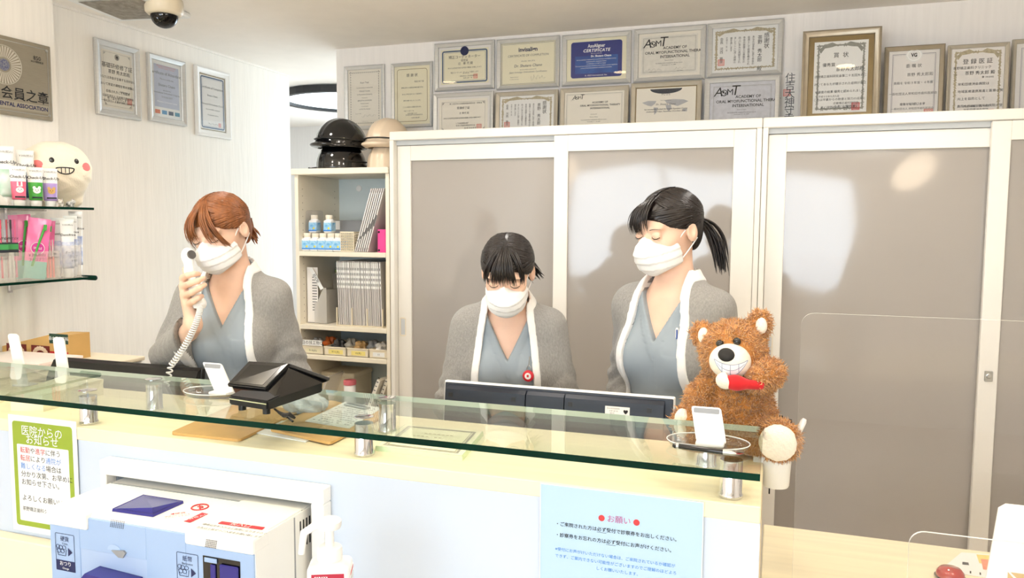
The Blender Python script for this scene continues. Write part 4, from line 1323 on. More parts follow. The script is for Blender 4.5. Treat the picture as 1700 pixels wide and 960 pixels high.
    for i in range(style.get('tail_n', 0)):
        p0 = EC + np.array([tie[0] * .08, .088, tie[2] * .085]) + rg.normal(0, .006, 3)
        p1, p2 = (np.array(q) for q in style['tail'])
        w = rg.normal(0, 1, 3)
        pts = bez(p0, p1 + w * .012, p2 + w * .010 + np.array([0, 0, .03 * rg.random()]), 14); uu = np.linspace(0, 1, 14)
        strands.append((pts, .0042 * np.minimum(1, .5 + 3 * uu) * np.minimum(1, .1 + 2.5 * (1 - uu)), .8))
    sv, sf = tubes_geo(strands)
    sv = (sv * HS) @ RH.T + hc
    k = len(v)
    allF = [tuple(q) for q in f] + [tuple(i + k for i in q) for q in sf]
    pymesh('hair', np.concatenate([v, sv]) * S, allF, hair_mat, root, True)
    cw, sw_ = math.cos(rotz), math.sin(rotz)
    toW = lambda p: np.array([p[0] * cw - p[1] * sw_, p[0] * sw_ + p[1] * cw, p[2]]) * np.array([1, 1, 1]) * 1.0
    return lambda x, z: toW(surf(scrub, x, z) * S) + np.array(loc)


def to_local(p, loc, rotz, s):
    d = np.array(p) - np.array(loc); c, sn = math.cos(-rotz), math.sin(-rotz)
    return np.array([d[0] * c - d[1] * sn, d[0] * sn + d[1] * c, d[2]]) / s


# --- the receptionist standing beside the bear
LR, AR, SR = np.array([-.272, 2.20, 0]), math.radians(-20), 1.0
on_chest_r = make_person('person with long black ponytail, mask and grey cardigan standing beside the teddy bear', LR, AR, SR, 'hair_dark',
            dict(part=.10, tie=(.1, 1, -.35), n=190, tail_n=60, tail=((.03, .165, -.05), (.045, .135, -.185)),
                 fringe=[((-.05, -.62, .86), (-.035, -.103, .085), (-.030, -.09, .022), .022, 60), ((.02, -.6, .86), (.01, -.100, .085), (.004, -.09, .034), .012, 12), ((-.3, -.6, .7), (-.072, -.060, .06), (-.062, -.05, -.005), .008, 20)]),
            (-.004, -.030, 1.487), (math.radians(-16), math.radians(15), math.radians(0)), math.radians(2),
            {'L': [(.172, .045, 1.03), (.125, -.125, .87)], 'R': [(-.165, .04, 1.03), (-.10, -.14, .86)]}, .122)

# --- the receptionist bending over the monitor
LM, AM, SM = np.array([-.765, 2.22, 0]), math.radians(16), .945
on_chest_m = make_person('person with black hair and wispy fringe bent forward behind the monitor, red badge at chest', LM, AM, SM, 'hair_dark',
            dict(part=.0, tie=(.35, 1, -.45), n=190, tail_n=26, tail=((.045, .125, -.055), (.085, .085, -.085)),
                 fringe=[((.0, -.58, .9), (.0, -.106, .085), (.0, -.09, .019), .040, 48), ((-.25, -.55, .8), (-.060, -.085, .07), (-.055, -.055, .0), .008, 22), ((.25, -.55, .8), (.060, -.085, .07), (.052, -.06, .004), .006, 16)]),
            (.0, -.145, 1.443), (math.radians(-4), math.radians(20), math.radians(0)), math.radians(9),
            {'L': [(.182, -.07, 1.01), (.09, -.26, .92)], 'R': [(-.182, -.07, 1.01), (-.09, -.26, .92)]}, .120)

# --- the receptionist on the telephone
LL, AL, SL = np.array([-1.632, 2.04, 0]), math.radians(17), 1.0
elR, wrR = onY(283, 588, 1.93), onY(322, 541, 1.80)
tl = lambda p: to_local(p, LL, AL, SL)
# right hand closed round the handset: chains from wrist over knuckles to finger tips
kn = [onY(304, 462, 1.800), onY(304, 476, 1.795), onY(307, 491, 1.792), onY(312, 505, 1.795)]
m1 = [onY(312, 457, 1.772), onY(315, 471, 1.766), onY(318, 486, 1.766), onY(321, 500, 1.772)]
m2 = [onY(322, 455, 1.772), onY(328, 467, 1.768), onY(331, 479, 1.768), onY(329, 495, 1.774)]
tp = [onY(330, 455, 1.790), onY(338, 462, 1.790), onY(340, 473, 1.790), onY(335, 492, 1.792)]
wp = [onY(314 + 3 * i, 533, 1.802) for i in range(4)]
chains = [([tl(wp[i]), tl(kn[i]), tl(m1[i]), tl(m2[i]), tl(tp[i])], [.0125, .0102, .0088, .0082, .0068]) for i in range(4)]
th = [onY(325, 525, 1.815), onY(318, 490, 1.842), onY(311, 466, 1.848), onY(307, 447, 1.845)]
chains.append(([tl(q) for q in th], [.0145, .0118, .0100, .0080]))
make_person('person with short chestnut hair holding a white telephone handset to the ear', LL, AL, SL, 'hair_brown',
            dict(part=.0, tie=(.25, 1, -.62), n=190, tail_n=16, tail=((.03, .10, -.075), (.045, .085, -.10)),
                 fringe=[((.02, -.45, .95), (.045, -.108, .075), (.062, -.066, -.022), .010, 34), ((.02, -.45, .95), (.026, -.110, .085), (.040, -.095, .006), .014, 26),
                         ((-.04, -.45, .95), (-.035, -.108, .085), (-.034, -.09, .014), .020, 34), ((-.10, -.45, .92), (-.070, -.080, .07), (-.066, -.055, -.035), .010, 34)]),
            (-.012, -.062, 1.476), (math.radians(-14), math.radians(23), math.radians(-7)), math.radians(3),
            {'L': [(.172, .035, 1.02), (.13, -.08, .84)], 'R': [tl(elR), tl(wrR)]}, .120, hands={'R': chains})

# handset and its coiled cord
t = thing('telephone_handset', 'white telephone handset with coiled cord held by the chestnut-haired person', 'telephone', tuple(onY(319, 460, 1.822)))
o3 = np.array(t.location)
ctr = [onY(316, 408, 1.868), onY(312, 425, 1.850), onY(314, 450, 1.824), onY(322, 480, 1.812), onY(331, 505, 1.812), onY(338, 515, 1.820)]


def handset(P):
    d = None
    for a_, b_, ra, rb in ((1, 2, .0150, .0125), (2, 3, .0125, .0130), (3, 4, .013, .0160)):
        q = cone(P, ctr[a_] - o3, ctr[b_] - o3, ra, rb); d = q if d is None else smin(d, q, .01)
    d = smin(d, ell(P, ctr[1] - o3, (.019, .017, .025)), .012)
    d = smin(d, ell(P, ctr[4] - o3, (.018, .017, .019)), .012)
    return d


v, f = nets(handset, (-.07, -.06, -.09), (.07, .08, .09), .003)
pymesh('handset', v, f, 'white_plastic', t, True)
bm = BM(); add_lathe(bm, [(0, 0), (.012, 0), (.0135, .003), (.013, .007), (0, .007)], 22, Matrix.Translation(Vector(ctr[1] - o3 + np.array([.0155, -.0060, .003]))) @ Matrix.Rotation(math.radians(72), 4, Vector((.25, .97, 0))), cap=False)
obj('earpiece', bm, mat('dark_earpiece', (92, 90, 88), .5, var=.05, scale=60), t, 40)
p0, p1, p2, p3 = (q - o3 for q in (onY(333, 506, 1.80), onY(333, 522, 1.775), onY(318, 565, 1.77), onY(284, 607, 1.765)))
tt = np.linspace(0, 1, 900)[:, None]
cl = (1 - tt) ** 3 * p0 + 3 * tt * (1 - tt) ** 2 * p1 + 3 * tt ** 2 * (1 - tt) * p2 + tt ** 3 * p3
ext = np.linspace(0, 1, 120)[:, None] * (onY(276, 640, 1.755) - onY(284, 607, 1.765)) + p3
cl = np.concatenate([cl, ext[1:]])
T = np.gradient(cl, axis=0); T /= np.linalg.norm(T, axis=1)[:, None]
U = np.cross(T, np.array([0, 1, 0])); U /= np.linalg.norm(U, axis=1)[:, None]; W = np.cross(T, U)
ph = np.linspace(0, 2 * math.pi * 36, len(cl)); rr = .0074 * np.clip((np.arange(len(cl)) - 30) / 60, 0, 1)
co = cl + (U * np.cos(ph)[:, None] + W * np.sin(ph)[:, None]) * rr[:, None]
bm = BM(); add_tube(bm, co, .0022, 6); obj('coiled_cord', bm, 'white_plastic', t, True)
# ------------------------------------------------------------------ reception counter
ZK = 1.02
CX0, CX1 = -2.735, -.012
MO = (-1.428, -.888, .45, .927)          # opening for the cash machine
t = thing('reception_counter', 'long white reception counter with cream top and cash machine opening', 'counter', ((CX0 + CX1) / 2, 1.54, 0))
ox, oy = (CX0 + CX1) / 2, 1.54


def cb_(lo, hi): return (lo[0] - ox, lo[1] - oy, lo[2]), (hi[0] - ox, hi[1] - oy, hi[2])


bm = BM()
for lo, hi in (((CX0, 1.36, 0), (MO[0], 1.385, ZK - .03)), ((MO[1], 1.36, 0), (CX1, 1.385, ZK - .03)), ((MO[0], 1.36, MO[3]), (MO[1], 1.385, ZK - .03)), ((MO[0], 1.36, 0), (MO[1], 1.385, MO[2]))):
    add_box(bm, *cb_(lo, hi))
obj('front_panel', bm, 'counter_front', t)
box('counter_top', *cb_((CX0, 1.357, ZK - .03), (CX1, 1.715, ZK)), 'counter_top', t, .002)
bm = BM()
add_box(bm, *cb_((CX0, 1.69, 0), (MO[0] - .02, 1.71, ZK - .03))); add_box(bm, *cb_((MO[1] + .02, 1.69, 0), (CX1, 1.71, ZK - .03)))
obj('back_panel', bm, 'white', t)
box('end_panel', *cb_((CX1 - .02, 1.385, 0), (CX1, 1.69, ZK - .03)), 'cream', t)
bm = BM()
add_box(bm, *cb_((CX0, 1.325, 0), (MO[0] - .035, 1.36, .735)), .003)
obj('lower_ledge', bm, 'cream', t)
bm = BM()   # raised surround of the opening, and its lining
for lo, hi in (((MO[0] - .018, 1.328, MO[3]), (MO[1] + .030, 1.36, MO[3] + .034)), ((MO[0] - .018, 1.328, 0), (MO[0], 1.36, MO[3])), ((MO[1], 1.328, 0), (MO[1] + .030, 1.36, MO[3]))):
    add_box(bm, *cb_(lo, hi), .0025)
obj('opening_surround', bm, 'white', t)
bm = BM()
for lo, hi in (((MO[0] - .01, 1.385, MO[2] - .02), (MO[1] + .01, 1.69, MO[2])), ((MO[0] - .012, 1.385, MO[2]), (MO[0], 1.69, MO[3])), ((MO[1], 1.385, MO[2]), (MO[1] + .012, 1.69, MO[3])), ((MO[0], 1.68, MO[2]), (MO[1], 1.70, MO[3])), ((MO[0] - .01, 1.385, MO[3]), (MO[1] + .01, 1.69, MO[3] + .012))):
    add_box(bm, *cb_(lo, hi))
obj('opening_lining', bm, 'grey_plastic', t)

# glass shelf standing on chrome spacers
ZG = 1.10
GX0, GX1, GY0, GY1 = -2.735, -.014, 1.285, 1.597
t = thing('glass_shelf', 'long clear glass shelf with green edge raised over the counter top', 'shelf', (-1.37, 1.44, ZK))
ox, oy = -1.37, 1.44
bm = BM()
add_box(bm, (GX0 - ox, GY0 - oy, ZG - .012 - ZK), (GX1 - ox, GY1 - oy, ZG - ZK), 0)
bm.faces.ensure_lookup_table(); bm.normal_update()
for f in bm.faces: f.material_index = 0 if abs(f.normal.z) > .5 else (2 if f.normal.y > .5 else 1)
obj('glass_panel', bm, ['glass', 'glass_edge', 'glass_back'], t)
for x, y in ((-2.35, 1.395), (-1.545, 1.395), (-.80, 1.395), (-.064, 1.395), (-2.2, 1.555), (-1.50, 1.555), (-.84, 1.572), (-.12, 1.555)):
    bm = BM()
    add_lathe(bm, [(.0205, .0), (.0215, .002), (.0215, .006), (.0195, .009), (.0195, ZG - .0125 - ZK)], 32, Matrix.Translation((x - ox, y - oy, 0)))
    add_lathe(bm, [(.0205, ZG - ZK + .0004), (.0205, ZG - ZK + .001), (.018, ZG - ZK + .0016)], 32, Matrix.Translation((x - ox, y - oy, 0)))
    obj('chrome_spacer', bm, 'chrome', t, 40)

# lower desk on the right
t = thing('lower_desk', 'cream lower desk right of the reception counter', 'desk', (.95, 1.6, 0))
box('desk_top', (-.96, -.55, .72), (1.3, .40, .75), 'counter_top', t, .002)
bm = BM(); add_box(bm, (-.95, -.45, 0), (1.3, -.43, .72)); obj('front_panel', bm, 'counter_front', t)
box('back_panel', (-.95, .36, 0), (1.3, .38, .72), 'white', t)

# staff desk behind the counter
t = thing('staff_desk', 'white work desk behind the counter carrying the monitors', 'desk', (-1.25, 1.84, 0))
box('desk_top', (-.94, -.12, .70), (1.23, .045, .72), 'white', t, .002)
for x in (-.92, .3, 1.19):
    box('leg', (x, -.11, 0), (x + .03, -.05, .70), 'steel', t)


def local_box(o, pts):
    return [Vector((float(p[0] - o[0]), float(p[1] - o[1]), float(p[2] - o[2]))) for p in pts]


# ---- monitors, seen from behind
def monitor(name, label, tl, tr, Y, tilt, edge, body, tall, mark):
    a, b = onY(*tl, Y), onY(*tr, Y)
    w = b[0] - a[0]; cx = (a[0] + b[0]) / 2; zt = (a[2] + b[2]) / 2
    t = thing(name, label, 'monitor', (cx, Y, .72))
    h = zt - .72; xf = Matrix.Translation((0, 0, h)) @ Matrix.Rotation(tilt, 4, 'X')
    bm = BM(); add_box(bm, (-w / 2, 0, -tall), (w / 2, .016, 0), .004, 2, xf); obj('screen_bezel', bm, edge, t)
    bm = BM(); add_box(bm, (-w / 2 + .012, .0162, -tall + .012), (w / 2 - .012, .0168, -.012), 0, 1, xf); obj('screen', bm, 'gloss_black', t)
    if mark == 'panels':
        bm = BM(); add_box(bm, (-w / 2 + .004, -.004, -tall + .004), (w / 2 - .004, .0, -.005), .0015, 1, xf); obj('rear_rim', bm, body, t)
        xs = (-w / 2 + .012, -w / 2 + w * .385, -w / 2 + w * .553, w / 2 - .022)
        for i in range(3):
            bm = BM()
            x0, x1 = xs[i] + .0015, xs[i + 1] - .0015
            prof = [(-.004, -.010), (-.018, -.020), (-.018, -tall + .03), (-.004, -tall + .02)]
            vs0 = [bm.verts.new(xf @ Vector((x0, y, z))) for y, z in prof]; vs1 = [bm.verts.new(xf @ Vector((x1, y, z))) for y, z in prof]
            for k in range(4): bm.faces.new((vs0[k], vs0[(k + 1) % 4], vs1[(k + 1) % 4], vs1[k]))
            bm.faces.new(vs0); bm.faces.new(vs1)
            pn = obj('rear_panel', bm, body, t)
            for fx in ((.06, .86) if i != 1 else ()):
                q = x0 + (x1 - x0) * fx; bm = BM()
                add_box(bm, (q - .006, -.0188, -.040), (q + .006, -.0178, -.029), 0, 1, xf); obj('screw_recess', bm, 'black', pn)
            if i == 1:
                bm = BM()
                for k in range(26): add_box(bm, (x0 + .006 + k * .0034, -.0186, -.085), (x0 + .0072 + k * .0034, -.0178, -.073), 0, 1, xf)
                obj('vent_slots', bm, 'black', pn)
    else:
        prof = [(0, -.003), (-.012, -.010), (-.030, -.06), (-.034, -tall * .55), (-.020, -tall + .02), (0, -tall + .004)]
        bm = BM()
        vs0 = [bm.verts.new(xf @ Vector((-w / 2 + .004, y, z))) for y, z in prof]; vs1 = [bm.verts.new(xf @ Vector((w / 2 - .004, y, z))) for y, z in prof]
        for k in range(len(prof)): bm.faces.new((vs0[k], vs0[(k + 1) % len(prof)], vs1[(k + 1) % len(prof)], vs1[k]))
        bm.faces.new(vs0); bm.faces.new(vs1)
        obj('rear_shell', bm, body, t)
        letters('maker_lettering', [('iiyama', -.02, -.098, .034, 'CENTER', {'bold': .02})], 'grey_plastic', t, -.0345, xf)
    bm = BM(); add_box(bm, (-.03, .0, .012), (.03, .03, h - tall * .5)); obj('stand_neck', bm, body, t)
    box('stand_base', (-.12, -.07, .0005), (.12, .043, .012), body, t, .004)
    return t, xf, w


t, xf, w = monitor('monitor', 'wide dark navy monitor with white rim in front of two dark-haired receptionists', (738, 631), (1121, 659.5), 1.84, math.radians(-6), 'white_plastic', 'navy', .30, 'panels')
bm = BM(); add_box(bm, (w * .226, -.0200, -.056), (w * .326, -.0188, -.031), 0, 1, xf); st = obj('sticker', bm, 'paper', t); st['label'] = 'white rating sticker'
bm = BM(); add_box(bm, (w * .226, -.0204, -.056), (w * .326, -.0199, -.051), 0, 1, xf); obj('sticker_band', bm, mat('pale_cyan', (160, 215, 225), .6, var=.03, scale=50), st)
letters('sticker_print', [('ECO ECODESIGN', w * .26, -.036, .004), ('8 W  CE  FC', w * .262, -.042, .004), ('LED 24', w * .255, -.047, .0035), ('♥', w * .310, -.043, .010)], 'ink', st, -.0206, xf)
monitor('monitor', 'low black monitor back at the left of the counter, below the telephone user', (93, 590), (336, 614), 1.84, math.radians(-9), 'black', 'black', .26, 'shell')

# ---- payment terminal on the glass
o3 = onZ(440, 668, ZG); o3[2] = ZG
t = thing('payment_terminal', 'black payment terminal with tilted screen standing on the glass shelf', 'terminal', o3)
A, B = onZ(413, 599, 1.185), onZ(482, 603, 1.190)
C_, D_ = onZ(441, 645, 1.142), onZ(376, 638, 1.142)
q = local_box(o3, [D_, C_, B, A])
nrm = (q[1] - q[0]).cross(q[3] - q[0]).normalized()
bm = BM(); top = [bm.verts.new(p + nrm * .0) for p in q]; bot = [bm.verts.new(p - nrm * .010) for p in q]
bm.faces.new(top); bm.faces.new(bot[::-1])
for i in range(4): bm.faces.new((top[i], bot[i], bot[(i + 1) % 4], top[(i + 1) % 4]))
bmesh.ops.bevel(bm, geom=list(bm.edges), offset=.0022, segments=2, affect='EDGES')
obj('screen_housing', bm, 'black', t, 30)
cen = sum(q, Vector()) / 4
bm = BM(); bm.faces.new([bm.verts.new(cen + (p - cen) * .93 + nrm * .0006) for p in q]); obj('screen', bm, 'gloss_black', t)
bm = BM(); bm.faces.new([bm.verts.new(cen + (p - cen) * .74 + nrm * .0011 - (q[3] - q[0]) * .03) for p in q]); obj('display', bm, mat('dark_display', (24, 23, 22), .15, var=.05, scale=20), t)
bm = BM(); add_lathe(bm, [(0, 0), (.0022, 0), (.0022, .0006), (0, .0008)], 12, Matrix.Translation(cen + (q[3] - q[0]) * .44 + nrm * .001), cap=False); obj('lens', bm, 'grey_plastic', t)
E_, F_ = onZ(549, 627, 1.150), onZ(500, 640, 1.135)
ridge = local_box(o3, [A, B]); back = local_box(o3, [onZ(549, 627.5, 1.152), onZ(497, 620, 1.165)])
# roof-like rear cover
r2 = [q[3] - nrm * .002, q[2] - nrm * .002, back[0], back[0] + (q[3] - q[2]) * 1.02]
n2 = (r2[1] - r2[0]).cross(r2[3] - r2[0]).normalized()
n2 = n2 if n2.z > 0 else -n2
bm = BM(); top = [bm.verts.new(p) for p in r2]; bot = [bm.verts.new(p - n2 * .008) for p in r2]
bm.faces.new(top); bm.faces.new(bot[::-1])
for i in range(4): bm.faces.new((top[i], bot[i], bot[(i + 1) % 4], top[(i + 1) % 4]))
bmesh.ops.bevel(bm, geom=list(bm.edges), offset=.0016, segments=1, affect='EDGES')
obj('rear_cover', bm, 'black', t)
# wedge body between both plates, down to the dock
fl, fr, br, bl = local_box(o3, [onZ(380, 672, 1.112), onZ(444, 682, 1.112), onZ(536, 651, 1.112), onZ(468, 640, 1.112)])
up = lambda v, z: Vector((v.x, v.y, z))
bm = BM()
lo4 = [fl, fr, br, bl]; hi4 = [up(fl, .032) * 1.0, up(fr, .032), up(br, .050), up(bl, .050)]
a_ = [bm.verts.new(p) for p in lo4]; b_ = [bm.verts.new(p) for p in hi4]
bm.faces.new(a_[::-1]); bm.faces.new(b_)
for i in range(4): bm.faces.new((a_[i], a_[(i + 1) % 4], b_[(i + 1) % 4], b_[i]))
bmesh.ops.bevel(bm, geom=list(bm.edges), offset=.003, segments=2, affect='EDGES')
dk = obj('dock', bm, 'black', t, 30)
mid = lambda a, b, k: a + (b - a) * k
bm = BM()
side = [mid(q[1], q[2], .05) - nrm * .006, mid(q[1], q[2], .97) - nrm * .006, back[0] - Vector((.004, 0, .008)), up(br, .046), up(fr, .030) + (br - fr) * .12]
sh_ = (q[0] - q[1]) * .93
a_ = [bm.verts.new(p + (q[0] - q[1]) * .03) for p in side]; b_ = [bm.verts.new(p + sh_) for p in side]
bm.faces.new(a_); bm.faces.new(b_[::-1])
for i in range(5): bm.faces.new((a_[i], b_[i], b_[(i + 1) % 5], a_[(i + 1) % 5]))
obj('body', bm, 'gloss_black', t)
bm = BM(); f0, f1 = fl + Vector((0, 0, .012)), fr + Vector((0, 0, .012)); out = (f1 - f0).cross(Vector((0, 0, 1))).normalized()
if out.y > 0: out = -out
bm.faces.new([bm.verts.new(p) for p in (mid(f0, f1, .02) + out * .0006, mid(f0, f1, .98) + out * .0006, mid(f0, f1, .98) + out * .0006 + Vector((0, 0, .0022)), mid(f0, f1, .02) + out * .0006 + Vector((0, 0, .0022)))])
obj('card_slot_line', bm, mat('slot_line', (206, 206, 160), .4, var=.05, scale=40), t)
for k in (.22, .85):
    p = mid(fl, br, .12) if k < .5 else mid(fr, br, .08)
    p = mid(fl, fr, k) + (br - fr) * .08
    bm = BM(); add_lathe(bm, [(.008, -.0118), (.008, 0.002)], 14, Matrix.Translation(p)); obj('foot', bm, 'black', t)
bm = BM(); pts = [fr + (br - fr) * .12 + Vector((0, 0, -.002)), onZ(470, 690, 1.112), onZ(478, 693, 1.106), onZ(486, 700, 1.103)]
pts = [pts[0]] + local_box(o3, pts[1:]); add_tube(bm, pts, .0024, 6)
pts = local_box(o3, [onZ(462, 684, 1.112), onZ(472, 690, 1.118), onZ(480, 688, 1.122), onZ(489, 694, 1.112)]); add_tube(bm, pts, [.003, .005, .005, .003], 8)
obj('cable', bm, 'black', t)


# ---- clear pen trays with white signature plates on the glass
def pen_tray(label, c, rx, ry, plate_px, side):
    t = thing('pen_tray', label, 'tray', (c[0], c[1], ZG))
    n = 40
    bm = BM()
    add_lathe(bm, [(0, .001), (.88, .001), (.94, .004), (1.0, .010), (1.0, .013), (.93, .007), (.86, .0045), (0, .0045)], n, Matrix.Diagonal((rx, ry, 1, 1)), cap=False)
    obj('clear_dish', bm, 'film', t, True)
    bm = BM(); add_tube(bm, [(rx * math.cos(k * 2 * math.pi / n), ry * math.sin(k * 2 * math.pi / n), .012) for k in range(n)], .0011, 5, True); obj('dish_rim', bm, 'clear_edge', t)
    (tlx, tly), (trx, try_), (brx, bry), (blx, bly) = plate_px
    Yb_ = c[1] + .010
    b0, b1 = onY(blx, bly, Yb_), onY(brx, bry, Yb_); w = b1[0] - b0[0]
    t0 = onY(tlx, tly, Yb_ + .022); h = t0[2] - b0[2]
    cx = (b0[0] + b1[0]) / 2 - c[0]; cz = .006
    lx = (t0[0] + onY(trx, try_, Yb_ + .022)[0]) / 2 - c[0] - cx
    xf = Matrix.Translation((cx, .010, cz)) @ Matrix.Shear('XY', 4, (0, 0)) @ Matrix.Rotation(math.radians(-16), 4, 'X')
    hh = (t0[2] - (ZG + cz)) / math.cos(math.radians(16))
    bm = BM(); add_prism(bm, rrect(w, hh, .005, 4, 0, hh / 2), 0, .005)
    for v in bm.verts:
        v.co.x += lx * v.co.z / hh; v.co = xf @ v.co
    obj('white_plate', bm, 'white_plastic', t)
    bm = BM(); add_prism(bm, rrect(w * .86, hh * .14, .002, 3, lx * .9, hh * .885), -.0006, .0002, 0, xf); obj('grey_strip', bm, 'grey_plastic', t)
    bm = BM(); add_box(bm, (cx - w * .5, -.014, .0045), (cx + w * .45, .016, .012), .003, 2); obj('plate_foot', bm, 'white_plastic', t)
    return t


cL = onZ(352, 657, ZG)
tray_l = pen_tray('clear oval pen tray with white plate left of the payment terminal', cL, .070, .048, ((338, 601), (367, 599), (388, 646), (357, 650)), 0)
cR = onZ(1175, 743, ZG)
tray_r = pen_tray('clear oval pen tray with white plate in front of the bear', cR, .073, .052, ((1149, 673), (1196, 677), (1206, 737), (1156, 734)), 1)
a, b = onZ(1117, 743, ZG + .014), onZ(1222, 757, ZG + .014)
t = thing('ballpoint_pen', 'black and silver pen lying on the tray before the bear', 'pen', (*((a + b) / 2)[:2], ZG + .0175))
d = Vector(b - a); L = d.length; R = d.to_track_quat('X', 'Z').to_matrix().to_4x4()
RY = Matrix.Rotation(HP, 4, 'Y')
bm = BM(); add_lathe(bm, [(.0030, -L * .5), (.0046, -L * .47), (.0046, L * .30)], 16, R @ RY); obj('barrel', bm, 'gloss_black', t, 40)
bm = BM(); add_lathe(bm, [(.0044, L * .30), (.0044, L * .42), (.0015, L * .5)], 16, R @ RY); obj('tip', bm, 'steel', t, 40)
bm = BM(); add_lathe(bm, [(.0051, -L * .44), (.0051, -L * .40)], 16, R @ RY); obj('ring', bm, 'steel', t, 40)
bm = BM(); add_box(bm, (-L * .44, -.0015, .0048), (-L * .12, .0015, .0062), 0, 1, R); obj('clip', bm, 'steel', t)


# ---- flat papers and folders under the glass
def slab(name, label, cat, px, z, th, m, rad=.0, group=None):
    pts = [onZ(x, y, z) for x, y in px]; c = sum(pts) / len(pts)
    t = thing(name, label, cat, (c[0], c[1], z), 0, group)
    full = pts
    if rad:
        rp = []
        for i, p in enumerate(pts):
            u = pts[i - 1] - p; v = pts[(i + 1) % len(pts)] - p
            u = p + u / np.linalg.norm(u) * rad; v = p + v / np.linalg.norm(v) * rad
            rp += list(bez(u, p, v, 6))
        pts = rp
    bm = BM()
    a = [bm.verts.new((p[0] - c[0], p[1] - c[1], 0)) for p in pts]; b = [bm.verts.new((p[0] - c[0], p[1] - c[1], th)) for p in pts]
    bm.faces.new(a[::-1]); bm.faces.new(b); n = len(a)
    for i in range(n): bm.faces.new((a[i], a[(i + 1) % n], b[(i + 1) % n], b[i]))
    return t, bm, [Vector((p[0] - c[0], p[1] - c[1], 0)) for p in full]


def lerp4(q, u, v): return (q[0] * (1 - u) + q[1] * u) * (1 - v) + (q[3] * (1 - u) + q[2] * u) * v


t, bm, q = slab('clipboard', 'amber clipboard lying on the counter left of the payment terminal', 'clipboard', ((283, 722), (397, 734), (500, 685), (395, 672)), ZK + .0005, .006, 'tan_board', .012)
obj('board', bm, 'tan_board', t)
bm = BM()
for u in (.46,):
    a, b = lerp4(q, .36, .97), lerp4(q, .64, .97); dd = (b - a)
    add_box(bm, (-dd.length / 2, -.014, .0062), (dd.length / 2, .006, .012), .003, 2, Matrix.Translation((a + b) / 2) @ Matrix.Rotation(math.atan2(dd.y, dd.x), 4, 'Z'))
obj('clip', bm, 'grey_plastic', t)
t, bm, q = slab('paper_sheet', 'grey edged sheet slipped under the second amber clipboard', 'paper', ((425, 720), (508, 735), (548, 712), (468, 700)), ZK + .0005, .0022, 'paper', .004)
obj('sheet', bm, 'paper', t)
t, bm, q = slab('clipboard', 'amber clipboard with written form, right of the payment terminal', 'clipboard', ((447, 716), (548, 739), (645, 690), (548, 668)), ZK + .0032, .006, 'tan_board', .012)
obj('board', bm, 'tan_board', t)
bm = BM(); a, b = lerp4(q, .34, .96), lerp4(q, .70, .96); dd = b - a
add_box(bm, (-dd.length / 2, -.012, .0062), (dd.length / 2, .010, .013), .003, 2, Matrix.Translation((a + b) / 2) @ Matrix.Rotation(math.atan2(dd.y, dd.x), 4, 'Z')); obj('clip', bm, 'steel', t)
t2, bm, q = slab('form_sheet', 'white printed form held on the right amber clipboard', 'paper', ((506, 700), (580, 712), (634, 678), (573, 668)), ZK + .0096, .0012, 'paper', .002)
obj('sheet', bm, 'paper', t2)
bm = BM()
for r in range(11):
    v = .10 + r * .078
    for k in range(14):
        if random.random() < .25: continue
        u0 = .08 + k * .06; u1 = u0 + .045
        bm.faces.new([bm.verts.new(lerp4(q, uu, vv) + Vector((0, 0, .0014))) for uu, vv in ((u0, v), (u1, v), (u1, v + .022), (u0, v + .022))])
obj('printed_lines', bm, 'ink_grey', t2)
# framed notice lying flat
pts = [onZ(*p, ZK + .006) for p in ((622, 744), (768, 761), (803, 719), (672, 707))]
c = sum(pts) / 4
t = thing('lying_picture_frame', 'clear edged frame with pale certificate lying on the counter behind a chrome spacer', 'frame', (c[0], c[1], ZK))
q = [Vector((p[0] - c[0], p[1] - c[1], 0)) for p in pts]
bm = BM()
a = [bm.verts.new(p) for p in q]; b = [bm.verts.new(p * .985 + Vector((0, 0, .010))) for p in q]
bm.faces.new(a[::-1]); bm.faces.new(b)
for i in range(4): bm.faces.new((a[i], a[(i + 1) % 4], b[(i + 1) % 4], b[i]))
obj('clear_block', bm, mat('acrylic_block', (214, 232, 190), .12, var=.03, scale=9, coat=.3), t)
bm = BM()
for k0, k1, m_ in ((.86, .80, 0), (.78, .755, 1)):
    o_ = [bm.verts.new(p * k0 + Vector((0, 0, .0104 + m_ * .0002))) for p in q]; i_ = [bm.verts.new(p * k1 + Vector((0, 0, .0104 + m_ * .0002))) for p in q]
    for i in range(4): bm.faces.new((o_[i], o_[(i + 1) % 4], i_[(i + 1) % 4], i_[i]))
obj('inner_moulding', bm, 'champagne', t)
bm = BM(); bm.faces.new([bm.verts.new(p * .97 + Vector((0, 0, .0102))) for p in q]); obj('sheet', bm, 'paper_yellow', t)
bm = BM()
for r in range(4):
    v = .28 + r * .13
    for k in range(9):
        if random.random() < .3: continue
        u0 = .26 + k * .052
        bm.faces.new([bm.verts.new(lerp4(q, uu, vv) + Vector((0, 0, .0106))) for uu, vv in ((u0, v), (u0 + .032, v), (u0 + .032, v + .018), (u0, v + .018))])
obj('lettering', bm, 'gold', t)
